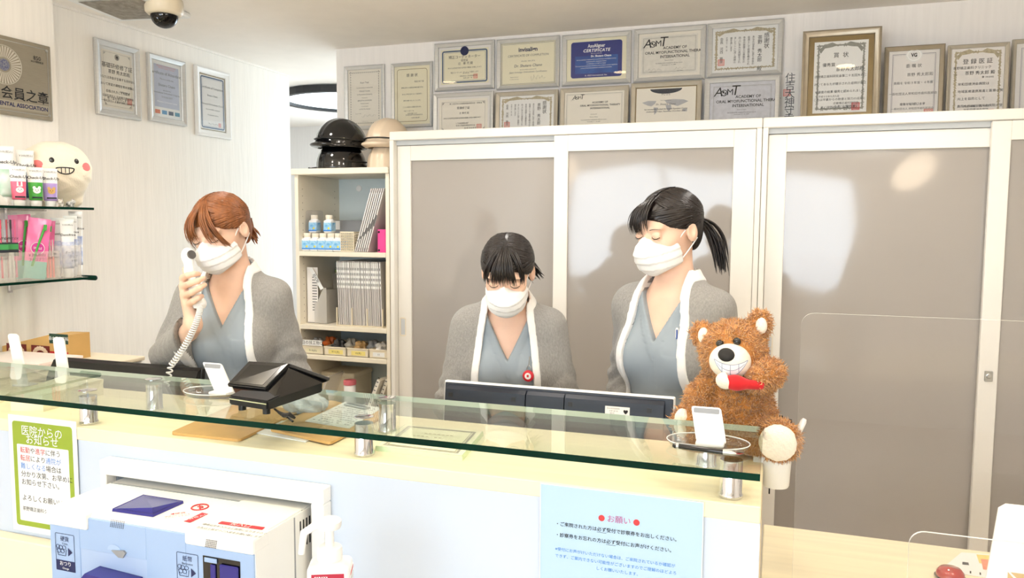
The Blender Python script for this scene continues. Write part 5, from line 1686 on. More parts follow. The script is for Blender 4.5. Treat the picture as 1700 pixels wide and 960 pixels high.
# cream box and the small things left
t, bm, q = slab('card_box', 'flat cream card box on the counter at the left end', 'box', ((18, 682), (72, 684), (172, 655), (110, 647)), ZK + .0002, .034, 'paper_yellow')
for e in bm.edges: pass
obj('box_body', bm, 'paper_yellow', t)
bm = BM(); a = [bm.verts.new(p * 1.012 + Vector((0, 0, .0345))) for p in q]; b = [bm.verts.new(p * 1.012 + Vector((0, 0, .043))) for p in q]
bm.faces.new(a[::-1]); bm.faces.new(b)
for i in range(4): bm.faces.new((a[i], a[(i + 1) % 4], b[(i + 1) % 4], b[i]))
obj('lid', bm, 'paper_yellow', t)
t, bm, q = slab('paper_pad', 'stack of cream sheets at the far left end of the counter', 'paper', ((-60, 690), (5, 668), (18, 660), (-40, 655)), ZK + .0002, .016, 'paper_yellow')
obj('sheets', bm, 'paper_yellow', t)
# tissue packet behind terminal
o3 = onZ(545, 668, ZG); t = thing('plastic_packet', 'crumpled clear blue packet lying beside the payment terminal', 'packet', (onZ(565, 663, ZK)[0], 1.66, ZK))
rgp = np.random.default_rng(3)


def packet(P):
    return ell(P, (0, 0, .022), (.06, .035, .022)) + .004 * np.sin(P[..., 0] * 160 + 4 * np.sin(P[..., 1] * 130)) + .004 * np.sin(P[..., 2] * 210 + P[..., 0] * 90)


v, f = nets(packet, (-.075, -.05, -.0), (.075, .05, .055), .0045); pymesh('wrap', v, f, mat('pale_packet', (206, 218, 226), .25, var=.2, scale=50, coat=.4), t)

# ---- posters on the counter front


def sheet(name, label, cat, tl, tr, bl, y, m, th=.0010):
    a, b, c = onY(*tl, y), onY(*tr, y), onY(*bl, y)
    w = b[0] - a[0]; z1 = (a[2] + b[2]) / 2; h = z1 - c[2]
    t = thing(name, label, cat, ((a[0] + b[0]) / 2, y, z1 - h / 2))
    box('sheet', (-w / 2, 0, -h / 2), (w / 2, th, h / 2), m, t)
    return t, w, h


YP = 1.3552
t, w, h = sheet('notice_poster', 'olive green clinic notice poster stuck to the counter front at left', 'poster', (13, 686), (126, 702), (25, 879), YP, 'paper')
bm = BM(); add_prism(bm, rrect(w * .88, h * .90, .008), -.0006, -.0002); obj('green_field', bm, 'green_print', t)
bm = BM(); add_prism(bm, rrect(w * .76, h * .66, .003, 4, 0, -h * .075), -.0010, -.0006); obj('text_panel', bm, 'paper', t)
letters('title', [('医院からの', 0, h * .372, .0265), ('お知らせ', 0, h * .300, .0265)], 'ink_white', t, -.0012)
s_, x_ = .0165, -w * .335


def runs(parts, x, z, s):
    """one printed line made of differently coloured runs"""
    out = {}
    for txt, col in parts:
        out.setdefault(col, []).append((txt, x, z, s, 'LEFT')); x += s * len(txt) * .985
    return out


allr = {}
for i, ln in enumerate(([('転勤', 'ink_red'), ('や', 'ink'), ('進学', 'ink_red'), ('に伴う', 'ink')], [('転居', 'ink_red'), ('により', 'ink'), ('通院が', 'ink_blue')], [('難しくなる', 'ink_blue'), ('場合は', 'ink')], [('分かり次第、お早めに', 'ink')], [('お知らせ下さい。', 'ink')], [], [('よろしくお願いいたします。', 'ink')])):
    for k, v in runs(ln, x_, h * (.205 - i * .0685), s_).items(): allr.setdefault(k, []).extend(v)
allr.setdefault('ink', []).append(('茶野矯正歯科クリニック', x_, -h * .30, .0115, 'LEFT'))
for k, v in allr.items(): letters('lettering', v, k, t, -.0014)
t, w, h = sheet('request_notice', 'pale blue request notice in a clear film on the counter front', 'poster', (897, 803), (1169, 833), (897, 1010), YP, mat('pale_blue_paper', (182, 212, 238), .4, var=.01, scale=9))
letters('title', [('お願い', 0, h * .285, .0148)], mat('rose_ink', (190, 90, 140), .7, var=.02, scale=30), t, -.0008)
bm = BM()
for s in (-1, 1): add_lathe(bm, [(0, 0), (.0058, 0), (.0058, .0004), (0, .0006)], 20, Matrix.Translation((s * w * .107, 0, h * .285)) @ Matrix.Rotation(HP, 4, 'X'), cap=False)
obj('red_dots', bm, 'ink_red', t)
letters('lettering', [('・ご来院された方は必ず受付で診察券をお出しください。', -w * .40, h * .195, .0088, 'LEFT', {'bold': .008}), ('・診察券をお忘れの方は必ず受付にお声がけください。', -w * .40, h * .108, .0088, 'LEFT', {'bold': .008})], 'ink', t, -.0008)
bm = BM()
for k, z in ((9, .195), (11, .108)): add_box(bm, (-w * .40 + k * .0088, -.0008, h * z - .0056), (-w * .40 + (k + 2) * .0088, -.0006, h * z - .0051))
obj('underline', bm, 'ink', t)
letters('blue_lettering', [('※受付にお声がけいただけない場合は、ご来院されているか確認が', -w * .40, -h * .005, .0075, 'LEFT'), ('できず、ご案内できない可能性がございますのでご理解のほどよろ', -w * .40, -h * .058, .0075, 'LEFT'), ('しくお願いいたします。', 0, -h * .110, .0075)], 'ink_blue', t, -.0008)
bm = BM(); line_rect(bm, w, h, .0016, -.0010); obj('film_edge', bm, 'clear_edge', t)

# ---- cash machine
ox, oy, zt = -1.155, 1.30, .912
t = thing('cash_machine', 'white and pale blue self service cash machine in the counter opening', 'machine', (ox, oy, 0))
W0, W1, Yf, Yb2 = -1.410 - ox, -.902 - ox, 1.165 - oy, 1.66 - oy
z1 = zt
cm_w = mat('machine_white', (240, 239, 234), .35, var=.01, scale=9)
cm_b = mat('machine_pale_blue', (160, 186, 222), .38, var=.01, scale=9)
O3 = np.array([ox, oy, 0])
FY = lambda x, y, d=0.0: onY(x, y, Yf + oy - d) - O3        # a point on the front plane
TZ = lambda x, y, d=0.0: onZ(x, y, z1 + d) - O3             # a point on the top plane
prof = [(Yf + .004, .46), (Yf + .004, z1 - .016), (Yf + .007, z1 - .007), (Yf + .013, z1 - .0015), (Yf + .022, z1), (Yb2, z1), (Yb2, .46)]
bm = BM()
va = [bm.verts.new((W0, y, z)) for y, z in prof]; vb = [bm.verts.new((W1, y, z)) for y, z in prof]
bm.faces.new(va); bm.faces.new(vb[::-1])
for i in range(len(prof)): bm.faces.new((va[i], vb[i], vb[(i + 1) % len(prof)], va[(i + 1) % len(prof)]))
obj('shell', bm, cm_w, t, 40)
sx = FY(308, 903)[0]
n0, n1, nzt = FY(133, 915)[0], FY(243, 930)[0], FY(150, 914)[2]
fx0, fx1 = W0 + .002, W1 - .002; zb_ = .46; y0, y1 = Yf, Yf + .006
bm = BM()
for lo, hi in (((fx0, y0, zb_), (n0, y1, z1 - .010)), ((n1, y0, zb_), (sx, y1, z1 - .010)), ((n0, y0, nzt), (n1, y1, z1 - .010)), ((sx, y0, zb_), (fx1, y1, FY(308, 903)[2]))):
    add_box(bm, lo, hi, .001)
obj('front_plate', bm, cm_b, t)
lipx = FY(147, 875)[0]; lipz = FY(100, 872)[2]
bm = BM(); add_box(bm, (W0 - .0005, Yf - .006, lipz), (lipx, Yf + .02, z1 - .001), .004, 2); obj('left_lip', bm, cm_w, t)
bm = BM(); add_box(bm, (sx, Yf - .004, FY(308, 903)[2]), (W1 + .0005, Yf + .05, z1 + .0022), .005, 2); obj('right_lip', bm, cm_w, t)
bm = BM(); add_box(bm, (n0, Yf + .0015, nzt - .25), (n1, Yf + .0045, nzt)); obj('tray_recess', bm, mat('recess_blue', (170, 192, 224), .4, var=.02, scale=9), t)
tz = FY(180, 943)[2]
bm = BM(); add_prism(bm, [(n0 + .022, tz - .030), (n0 + .050, tz), (n1 - .012, tz - .006), (n1 - .004, tz - .030), (n1 - .004, tz - .16), (n0 + .010, tz - .16)], Yf - .036, Yf + .001); obj('coin_tray', bm, 'indigo', t)
la_ = [FY(*q)[[0, 2]] for q in ((187, 913), (207, 914), (210.5, 918), (206, 926), (199, 925))]
bm = BM(); add_prism(bm, [tuple(q) for q in la_], Yf - .004, Yf); obj('tray_latch', bm, 'grey_plastic', t)
ac = FY(190, 914)
bm = BM(); add_prism(bm, [(ac[0] + .017 * math.cos(a), ac[2] + .012 * math.sin(a)) for a in np.linspace(0, math.pi, 12)], Yf - .0012, Yf + .001); obj('finger_arch', bm, mat('arch_blue', (172, 196, 228), .4, var=.02, scale=9), t)
# top cover over the note side
bm = BM(); add_box(bm, (sx + .004, Yf + .022, z1), (W1 - .004, Yf + .30, z1 + .0024), .002); nc = obj('note_cover', bm, cm_w, t)


def topquad(bm, px, d=.003, th=.0006):
    a = [TZ(x, y) for x, y in px]
    v0 = [bm.verts.new((p[0], p[1], z1 + d)) for p in a]; v1 = [bm.verts.new((p[0], p[1], z1 + d + th)) for p in a]
    bm.faces.new(v1); n = len(a)
    for i in range(n): bm.faces.new((v0[i], v0[(i + 1) % n], v1[(i + 1) % n], v1[i]))


def onTop(p, z, rot=0.0): return Matrix.Translation((p[0], p[1], z)) @ Matrix.Rotation(rot, 4, 'Z') @ Matrix.Rotation(-HP, 4, 'X')


bm = BM(); topquad(bm, ((362, 872), (368.5, 868.5), (440, 878.5), (435.5, 882.5))); obj('red_band', bm, 'red', nc)
letters('band_lettering', [('投入口', 0, 0, .0155)], 'ink_white', nc, -.0002, onTop(TZ(400, 875.3), z1 + .0040))
letters('instructions', [('硬貨以外を入れると故障になりますので', 0, .0085, .0082), ('お札は１枚ずつご入金をお願い致します', 0, -.0075, .0082)], 'ink', nc, -.0002, onTop(TZ(384, 884), z1 + .0032))
# coin hopper
hd4 = [TZ(*q) for q in ((186, 849.5), (254, 859), (305, 836), (238, 825.5))]
bm = BM(); b4 = [bm.verts.new((p[0], p[1], z1)) for p in hd4]; cc_ = sum(hd4) / 4
t4 = [bm.verts.new((p[0], p[1], z1 + .006)) for p in [cc_ + (q - cc_) * .985 for q in hd4]]
i4 = [bm.verts.new((p[0], p[1], z1 + .0055)) for p in [cc_ + (q - cc_) * .92 for q in hd4]]
pk = TZ(253, 848, .010); pk = bm.verts.new((pk[0], pk[1], z1 + .016))
for i in range(4):
    j = (i + 1) % 4
    bm.faces.new((b4[i], b4[j], t4[j], t4[i])); bm.faces.new((t4[i], t4[j], i4[j], i4[i])); bm.faces.new((i4[i], i4[j], pk))
obj('coin_hood', bm, 'indigo', t)
bm = BM(); topquad(bm, ((263, 860), (308, 867.5), (346, 854), (299, 845.5)), .0002, .0004); lb = obj('warning_label', bm, 'paper', t)
bm = BM(); topquad(bm, ((305, 866.5), (316, 868.3), (346, 854), (335.5, 852)), .0006, .0004); obj('red_band', bm, 'red', lb)
letters('band_lettering', [('硬貨投入口', 0, 0, .0105)], 'ink_white', lb, -.0002, onTop(TZ(326, 860.2), z1 + .0014, math.radians(62)))
letters('red_lettering', [('◀硬貨', 0, .008, .0105), ('硬貨以外のものを', 0, -.003, .006), ('入れないで下さい', 0, -.011, .006)], 'ink_red', lb, -.0002, onTop(TZ(295, 856), z1 + .0010, math.radians(40)))
c_ = Vector(TZ(332, 843)) + Vector((0, 0, .001))
bm = BM(); add_tube(bm, [c_ + Vector((.0165 * math.cos(k * .2513), .0165 * math.sin(k * .2513), 0)) for k in range(25)], .0016, 5, True); add_tube(bm, [c_ + Vector((-.011, .011, 0)), c_ + Vector((.011, -.011, 0))], .0014, 5)
add_tube(bm, [c_ + Vector((-.007, .0, 0)), c_ + Vector((.0, .006, 0)), c_ + Vector((.007, .002, 0)), c_ + Vector((.003, -.006, 0))], .0011, 5); obj('forbidden_mark', bm, 'ink_red', t)
for (pa, pb), yy in ((((183, 868), (207, 874)), Yf - .0008), (((343, 900), (362, 905)), Yf - .0048)):
    a_, b_ = FY(*pa), FY(*pb); w_ = b_[0] - a_[0]; zc = (a_[2] + b_[2]) / 2
    bm = BM()
    for r in range(5):
        for k in range(8):
            u = a_[0] + k * w_ / 8 + r * .0008; zz = zc - .007 + r * .0034
            flat_poly(bm, [(u, zz), (u + .0017, zz), (u + .0021, zz + .0022), (u + .0004, zz + .0022)], yy)
    obj('dotted_vent', bm, 'black', t)


def front_plate(px_tl, px_tr, zh, t1, t2, t3, t4_):
    a_, b_ = FY(*px_tl), FY(*px_tr); x0, x1, za = a_[0], b_[0], (a_[2] + b_[2]) / 2; zb = za - zh; cx = (x0 + x1) / 2
    bm = BM(); line_rect(bm, x1 - x0, zh, .0011, Yf - .0006, cx, (za + zb) / 2, r=.003); p = obj('instruction_plate', bm, 'ink_navy', t)
    bm = BM(); add_box(bm, (x0, Yf - .0005, zb), (x1, Yf - .0002, zb + zh * .28)); obj('dark_band', bm, 'ink_navy', p)
    letters('lettering', [(t1, cx, za - zh * .15, .0118), (t2, cx, za - zh * .27, .0062)], 'ink_navy', p, Yf - .0008)
    letters('white_lettering', [(t3, cx, zb + zh * .19, .0108), (t4_, cx, zb + zh * .07, .0058)], 'ink_white', p, Yf - .0008)
    bm = BM(); zc = (za + zb) / 2 + .002; s = (x1 - x0) / .044
    flat_poly(bm, [(cx + .007 * s, zc - .009), (cx + .017 * s, zc), (cx + .007 * s, zc + .009)], Yf - .0007)
    for dx, dz in ((-.014, 0), (-.006, .0), (-.010, .008), (-.002, .008), (-.016, .009)):
        add_tube(bm, [(cx + (dx + .004 * math.cos(a)) * s, Yf - .0008, zc + dz + .004 * math.sin(a)) for a in np.linspace(0, 6.28, 14)[:-1]], .0005, 4, True)
    add_tube(bm, [(cx - .019 * s, Yf - .0008, zc + .004), (cx - .016 * s, Yf - .0008, zc - .009), (cx + .001 * s, Yf - .0008, zc - .009), (cx + .003 * s, Yf - .0008, zc + .004)], .0006, 4)
    obj('pictogram', bm, 'ink_navy', p)


front_plate((91.5, 884), (123, 889), FY(91, 884)[2] - FY(96, 946)[2], '硬貨', 'Coins', 'おつり', 'Change')
front_plate((293, 916), (329, 921.5), FY(91, 884)[2] - FY(96, 946)[2], '紙幣', 'Banknotes', 'おつり', 'Change')
s0, s1 = FY(337, 923)[0], FY(399, 940)[0]; sz = FY(337, 922)[2]
bm = BM(); add_box(bm, (s0, Yf - .001, sz - .22), (s1, Yf + .0002, sz), .0004); ns = obj('note_slot', bm, 'gloss_black', t)
w_ = s1 - s0
bm = BM(); add_box(bm, (s0 + w_ * .48, Yf - .006, sz - .22), (s1 - .002, Yf - .001, sz - .010), .002); add_box(bm, (s0 + w_ * .22, Yf - .004, sz - .22), (s0 + w_ * .36, Yf - .001, sz - .014), .001); obj('blue_shutter', bm, 'indigo', ns)
bm = BM(); add_box(bm, (s0 + w_ * .06, Yf - .004, sz - .011), (s0 + w_ * .40, Yf - .001, sz - .002), .001); obj('slot_guide', bm, cm_b, ns)
bm = BM()
for k in range(5): add_box(bm, (W1 - .0004, .010 + k * .011, z1 - .075), (W1 + .0006, .014 + k * .011, z1 - .018))
obj('side_vents', bm, 'black', t)
bm = BM(); add_box(bm, (W1 - .001, -.010, .46), (W1 + .0012, -.007, z1 - .003)); add_box(bm, (W0 + .003, .022, z1 - .001), (W1 - .003, .026, z1 + .0012)); obj('seam', bm, 'grey_plastic', t)
box('plinth', (W0 + .02, Yf + .05, 0), (W1 - .02, .02, .46), 'white', t)
# small black hook under the surround
t = thing('smoked_bracket', 'small dark clear bracket hanging inside the cash machine opening', 'bracket', (-1.22, 1.40, .925))
bm = BM(); add_box(bm, (-.04, -.006, -.010), (.04, .03, 0), .003, 2); obj('smoked_body', bm, mat('smoked_plastic', (70, 66, 58), .15, var=.1, scale=20), t)
bm = BM(); add_box(bm, (-.044, -.008, -.012), (.044, -.006, -.009)); obj('clear_lip', bm, 'clear_edge', t)

# ---- sanitizer bottle
p = onY(545, 925, 1.11)
t = thing('sanitizer_bottle', 'white pump sanitizer bottle with red label right of the cash machine', 'bottle', (p[0], 1.115, .79))
stz = thing('bottle_stand', 'white stand under the sanitizer bottle', 'stand', (p[0], 1.115, 0))
bm = BM(); add_box(bm, (-.06, -.06, .77), (.06, .06, .7895), .004, 2); add_box(bm, (-.03, -.03, .02), (.03, .03, .77)); add_box(bm, (-.09, -.09, 0), (.09, .09, .02), .004); obj('column', bm, 'white', stz)


def bottle_body(P):
    Pz = P[..., 2]
    d = sbox(P, (0, 0, .066), (.036, .028, .0675), .010)
    d = smin(d, cone(P, (0, 0, .128), (0, 0, .138), .021, .017), .008)
    return d


v, f = nets(bottle_body, (-.05, -.04, -.006), (.05, .04, .155), .003)
zsh = .0; ROTB = Matrix.Rotation(math.radians(24), 4, 'Z')
sb_ = pymesh('bottle_body', v, f, 'white_plastic', t, True); sb_.rotation_euler.z = math.radians(24)
bm = BM(); add_lathe(bm, [(.0215, .138), (.0215, .152), (.020, .158), (.017, .160)], 28); obj('collar', bm, 'white_plastic', t, 40)
bm = BM(); add_lathe(bm, [(.0075, .16), (.0075, .190), (.019, .192), (.0205, .196), (.0205, .204), (.017, .207)], 28)
add_tube(bm, [(0, 0, .198), (-.020, -.012, .197), (-.036, -.022, .186), (-.040, -.025, .150)], [.008, .0075, .007, .0055], 10); obj('pump_head', bm, 'white_plastic', t, 40)
lm = Matrix.Translation((0, 0, 0)) @ ROTB
bm = BM(); add_box(bm, (-.027, -.0288, .020), (.027, -.0278, .122), 0, 1, lm); la = obj('label', bm, mat('wine_red_label', (178, 34, 62), .4, var=.02, scale=20), t)
letters('label_lettering', [('SARAYA', -.022, .116, .0062, 'LEFT', {'bold': .03}), ('手指消毒用', -.022, .105, .0095, 'LEFT', {'bold': .01}), ('アルコール', -.022, .092, .0095, 'LEFT', {'bold': .01})], 'ink_white', la, -.0291, lm)
lm2 = lm @ Matrix.Rotation(HP, 4, 'Z')
bm = BM(); add_box(bm, (-.018, -.0368, .03), (.018, -.0358, .122), 0, 1, lm2); lb = obj('side_label', bm, 'paper', t)
bm = BM(); add_box(bm, (-.018, -.0371, .114), (.018, -.0366, .119), 0, 1, lm2); add_box(bm, (-.018, -.0371, .046), (.018, -.0366, .066), 0, 1, lm2); obj('red_bands', bm, 'red', lb)
letters('small_print', [('健栄製薬 指定医薬部外品', 0, .107, .0034), ('手指・皮膚の洗浄消毒', 0, .100, .0034), ('使用上の注意', 0, .093, .0034)], 'ink', lb, -.0372, lm2)

# ---- right desk: acrylic sheets, card, papers, stamp


def acrylic(label, px_tl, px_tr, Y, x1):
    a = onY(*px_tl, Y); zt_ = a[2]; x0 = a[0]; w = x1 - x0; h = zt_ - .7525
    t = thing('acrylic_screen', label, 'screen', (x0 + w / 2, Y, .75), 0)
    bm = BM(); poly = rrect(w, h, .022, 6, 0, h / 2 + .0025); add_prism(bm, poly, -.0025, .0025)
    bm.normal_update()
    for f_ in bm.faces: f_.material_index = 0 if abs(f_.normal.y) > .5 else 1
    obj('clear_sheet', bm, ['clear', 'clear_edge'], t)
    for s in (-1, 1):
        box('foot', (s * w * .42 - .012, -.05, 0), (s * w * .42 + .012, .05, .004), 'clear_edge', t)
    return t


acrylic('tall clear acrylic screen standing on the lower desk right of the bear', (1331, 519), (1700, 531), 1.49, .95)
acrylic('low clear acrylic screen nearest the viewer on the lower desk', (1510, 880), (1700, 905), 1.30, .80)
a = onY(1656, 836, 1.40)
t = thing('white_sign_card', 'white leaning card with tan square logo at the right picture edge', 'card', (a[0] + .10, 1.40, .75))
hh = a[2] - .75
bm = BM(); add_prism(bm, [(-.128, 0), (.12, 0), (.13, hh), (-.088, hh), (-.098, hh - .008)], 0, .004); add_box(bm, (-.12, 0, 0), (.12, .07, .004)); obj('card', bm, 'white_plastic', t)
for dx in (0, .017):
    bm = BM(); z_ = hh - .135
    if dx == 0: add_prism(bm, [(-.080, z_), (-.080, z_ + .024), (-.058, z_)], -.0008, -.0002)
    else: add_prism(bm, [(-.076, z_ + .024), (-.052, z_ + .024), (-.052, z_)], -.0008, -.0002)
    obj('logo', bm, mat('tan_logo', (200, 172, 124), .5, var=.03, scale=20), t)
t, bm, q = slab('leaflet', 'printed leaflet with red and yellow panel on the lower desk', 'paper', ((1560, 948), (1690, 968), (1690, 925), (1596, 918)), .7505, .001, 'paper')
obj('sheet', bm, 'paper', t)
bm = BM(); bm.faces.new([bm.verts.new(lerp4(q, u, v) + Vector((0, 0, .0012))) for u, v in ((.42, .55), (1.0, .55), (1.0, .95), (.28, .95))]); obj('yellow_field', bm, mat('yellow_print', (246, 214, 130), .6, var=.1, scale=60), t)
bm = BM(); bm.faces.new([bm.verts.new(lerp4(q, u, v) + Vector((0, 0, .0014))) for u, v in ((.52, .30), (1.0, .30), (1.0, .75), (.40, .75))]); obj('red_field', bm, mat('salmon_print', (238, 150, 124), .6, var=.2, scale=90), t)
bm = BM(); bm.faces.new([bm.verts.new(lerp4(q, u, v) + Vector((0, 0, .0014))) for u, v in ((.20, .40), (.30, .40), (.26, .52), (.17, .52))]); obj('blue_mark', bm, 'navy', t)
bm = BM()
for k in range(5): bm.faces.new([bm.verts.new(lerp4(q, .12 + k * .13 + a, b) + Vector((0, 0, .0014))) for a, b in ((0, .06), (.02, .06), (0, .16), (-.02, .16))])
obj('printed_lines', bm, 'ink', t)
p = onZ(1577, 962, .75)
t = thing('red_stamp', 'glossy red round stamp on the lower desk at the bottom picture edge', 'stamp', (p[0], p[1], .75))
bm = BM(); add_lathe(bm, [(0, 0), (.026, 0), (.028, .006), (.027, .016), (.020, .024), (0, .027)], 28, cap=False); obj('body', bm, mat('glossy_red', (176, 14, 26), .12, var=.08, scale=20, coat=.5), t, True)
bm = BM(); add_tube(bm, [(.0285 * math.cos(k * .314), .0285 * math.sin(k * .314), .006) for k in range(20)], .002, 6, True); obj('rim', bm, 'black', t)

# ---- white cup with pens hung at the counter end
p = onY(1289, 770, 1.63)
t = thing('pen_cup', 'white cup fixed at the end of the counter below the bear foot', 'cup', (p[0] + .0, 1.63, .972))
bm = BM(); add_lathe(bm, [(0, 0), (.024, 0), (.026, .004), (.0305, .088), (.0285, .088), (.0245, .006), (0, .005)], 30, cap=False); obj('cup', bm, 'white_plastic', t, 40)
box('bracket', (-.045, -.010, .02), (-.022, .010, .06), 'white_plastic', t)
bm = BM(); add_tube(bm, [(-.012, -.018, .0), (-.012, -.019, -.012)], .0016, 6); obj('screw_tip', bm, 'black', t)
t3 = Vector(t.location)


def pen_in_cup(label, top_px, Y, m, capm, r):
    a = Vector(onY(*top_px, Y)); b = t3 + Vector((.004 * random.uniform(-1, 1), .002, .012))
    d = a - b; tt = thing('pen', label, 'pen', b)
    R = d.to_track_quat('Z', 'Y').to_matrix().to_4x4(); L = d.length
    bm = BM(); add_lathe(bm, [(r * .4, 0), (r, .012), (r, L * .62)], 14, R); obj('barrel', bm, m, tt, 40)
    bm = BM(); add_lathe(bm, [(r * 1.12, L * .62), (r * 1.12, L * .96), (r * .7, L)], 14, R); obj('cap', bm, capm, tt, 40)


pen_in_cup('yellow and white marker leaning out of the white cup', (1336, 696), 1.63, mat('lime_yellow', (230, 226, 60), .3, var=.03, scale=20), 'white_plastic', .0055)
pen_in_cup('black pen standing straight behind the bear foot', (1297, 690), 1.64, 'black', 'gloss_black', .0048)
pen_in_cup('black pen leaning right behind the bear foot', (1312, 696), 1.645, 'black', 'gloss_black', .0048)
# ------------------------------------------------------------------ bookcase left of the cabinets
BX0, BX1, BYF, BYB = onY(486, 300, YC)[0], -1.640, YC, 3.47
ztop = onY(560, 279, YC)[2]
t = thing('open_bookcase', 'cream open bookcase between the passage and the cabinets', 'bookcase', ((BX0 + BX1) / 2, BYF, 0))
cx = (BX0 + BX1) / 2; a, b = BX0 - cx, BX1 - cx; D = BYB - BYF
bm = BM()
add_box(bm, (a + .006, .006, 0), (a + .024, D, ztop - .028)); add_box(bm, (b - .020, .006, 0), (b - .002, D, ztop - .028))
obj('side_panel', bm, 'shelf_cream', t)
box('top_board', (a - .006, -.008, ztop - .028), (b, D, ztop), 'shelf_cream', t, .004, 2)
box('back_panel', (a + .02, D - .008, .02), (b - .02, D, ztop - .028), mat('pale_blue_board', (214, 226, 228), .45, var=.015, scale=8), t)
SZ = [onY(560, y, YC)[2] for y in (418.5, 542, 592)] + [.60, .30, .06]
for z in SZ:
    box('shelf_board', (a + .024, .002, z - .022), (b - .020, D - .008, z), 'shelf_cream', t, .003, 2)
for i, x in enumerate((a + .14, b - .12)):
    bm = BM(); add_lathe(bm, [(.016, 0), (.016, .003), (.012, .005)], 22, Matrix.Translation((x, D - .008, ztop - .075)) @ Matrix.Rotation(HP, 4, 'X')); obj('cover_cap', bm, 'white_plastic', t)
bm = BM()
for z in np.arange(.7, ztop - .06, .032):
    for y in (.04, D - .05): add_box(bm, (a + .0235, y - .002, z - .002), (a + .0245, y + .002, z + .002))
obj('pin_holes', bm, 'bronze', t)
Y0 = BYF

# hard hats


def helmet(label, px, Y, z, s, m, visor, yaw, group):
    p = onY(px, 250, Y)
    t = thing('hard_hat', label, 'helmet', (p[0], Y, z), yaw, group)

    def shell(P):
        d = ell(P, (0, 0, .020 * s), (.102 * s, .124 * s, .124 * s))
        d = d - .003 * np.exp(-(P[..., 0] / .012) ** 2) - .003 * np.exp(-((np.abs(P[..., 0]) - .035) / .008) ** 2)
        d = np.maximum(d, -P[..., 2])
        brim = np.maximum(ell(P, (0, -.090 * s, .012), (.080 * s, .066 * s, .018)), -(P[..., 2] - .002))
        d = smin(d, brim, .012)
        rim = np.maximum(ell(P, (0, 0, .006), (.1045 * s, .1265 * s, .010)), -P[..., 2])
        d = smin(d, rim, .006)
        return np.maximum(d, -ell(P, (0, 0, .012 * s), (.094 * s, .116 * s, .116 * s)))
    v, f = nets(shell, (-.125, -.18, -.006), (.125, .14, .16), .0048)
    pymesh('shell', v, f, m, t, True)
    bm = BM(); n = 22
    add_tube(bm, [(.100 * s * math.sin(q), -.124 * s * math.cos(q) * 1.0 - .002, .034 + .006 * math.cos(q)) for q in np.linspace(-1.9, 1.9, n)], .009 * s, 6, flat=.35)
    obj('band', bm, visor, t, True)
    return t


zt_ = ztop + .003
HB = mat('helmet_black', (10, 10, 12), .1, var=.05, scale=5, coat=.6)
HW = mat('helmet_beige', (236, 216, 190), .28, var=.02, scale=9)
h1 = helmet('black glossy hard hat lying on the bookcase under another one', 567, 3.26, zt_, .95, HB, 'black', math.radians(150), 'black hard hats')
bm = BM(); add_tube(bm, [(.085, .06, .03), (.095, .08, .012), (.085, .115, .006), (.06, .14, .005)], .004, 6); add_tube(bm, [(.088, .05, .05), (.102, .06, .05), (.102, .07, .01)], .004, 6); obj('chin_strap', bm, 'black', h1)
helmet('black glossy hard hat stacked on top of the other black one', 567, 3.26, zt_ + .100, .98, HB, 'black', math.radians(-32), 'black hard hats')
helmet('beige hard hat lying at the cabinet edge under another beige one', 645, 3.32, zt_, .93, HW, HW, math.radians(178), 'beige hard hats')
helmet('beige hard hat stacked on top of the lower beige one', 645, 3.32, zt_ + .100, .98, HW, 'black', math.radians(-8), 'beige hard hats')

# shelf one: tablet bottles, basket, leaning files, pink binder
BL = mat('sky_blue_label', (96, 176, 228), .4, scale=60, rgb2=(190, 226, 246))


def tablet_bottle(label, px, Y, z, group='white tablet bottles with blue labels'):
    p = onY(px, 400, Y)
    t = thing('tablet_bottle', label, 'bottle', (p[0], Y, z), 0, group)
    bm = BM(); add_box(bm, (-.021, -.021, 0), (.021, .021, .060), .006, 2); add_lathe(bm, [(.020, .058), (.016, .066)], 20); obj('body', bm, 'white_plastic', t, 40)
    bm = BM(); add_lathe(bm, [(.0165, .065), (.0175, .067), (.0175, .082), (.016, .084)], 22); obj('cap', bm, 'shelf_cream', t, 40)
    bm = BM(); add_box(bm, (-.0215, -.0217, .006), (.0215, .0217, .052), .005, 2); lb = obj('label', bm, BL, t)
    bm = BM(); add_lathe(bm, [(0, 0), (.005, 0), (.005, .0004), (0, .0005)], 12, Matrix.Translation((.008, -.0218, .022)) @ Matrix.Rotation(HP, 4, 'X'), cap=False); obj('yellow_mark', bm, mat('yellow_mark', (246, 220, 60), .5, var=.03, scale=40), lb)
    bm = BM(); add_box(bm, (-.0212, -.0219, .008), (.0212, -.0216, .014)); obj('deep_blue_band', bm, 'ink_blue', lb)
    return t


z1_ = SZ[0] + .0005
for i, x in enumerate((511, 524, 537, 550, 562.5)):
    tablet_bottle(('leftmost', 'second', 'middle', 'fourth', 'rightmost')[i] + ' tablet bottle in the front row on the upper shelf', x, Y0 + .05, z1_)
for i, x in enumerate((511, 524, 537, 550, 562.5)):
    tablet_bottle('tablet bottle half hidden in the second row of the upper shelf', x + 5, Y0 + .10, z1_)
tablet_bottle('tablet bottle in a clear bag on top of the rows, left', 523, Y0 + .075, z1_ + .085)
tablet_bottle('uncovered tablet bottle on top of the rows, right', 547.5, Y0 + .075, z1_ + .085)
p = onY(521, 370, Y0 + .07)
t = thing('clear_bag', 'clear plastic bag around the upper left tablet bottle', 'bag', (p[0], Y0 + .072, z1_ + .0855))
bm = BM()
add_box(bm, (-.034, -.030, 0), (.030, .030, .105), .010, 2)
for v in bm.verts: v.co.x += .004 * math.sin(v.co.z * 80); v.co.y += .003 * math.sin(v.co.z * 120 + v.co.x * 90)
obj('film', bm, 'film', t)
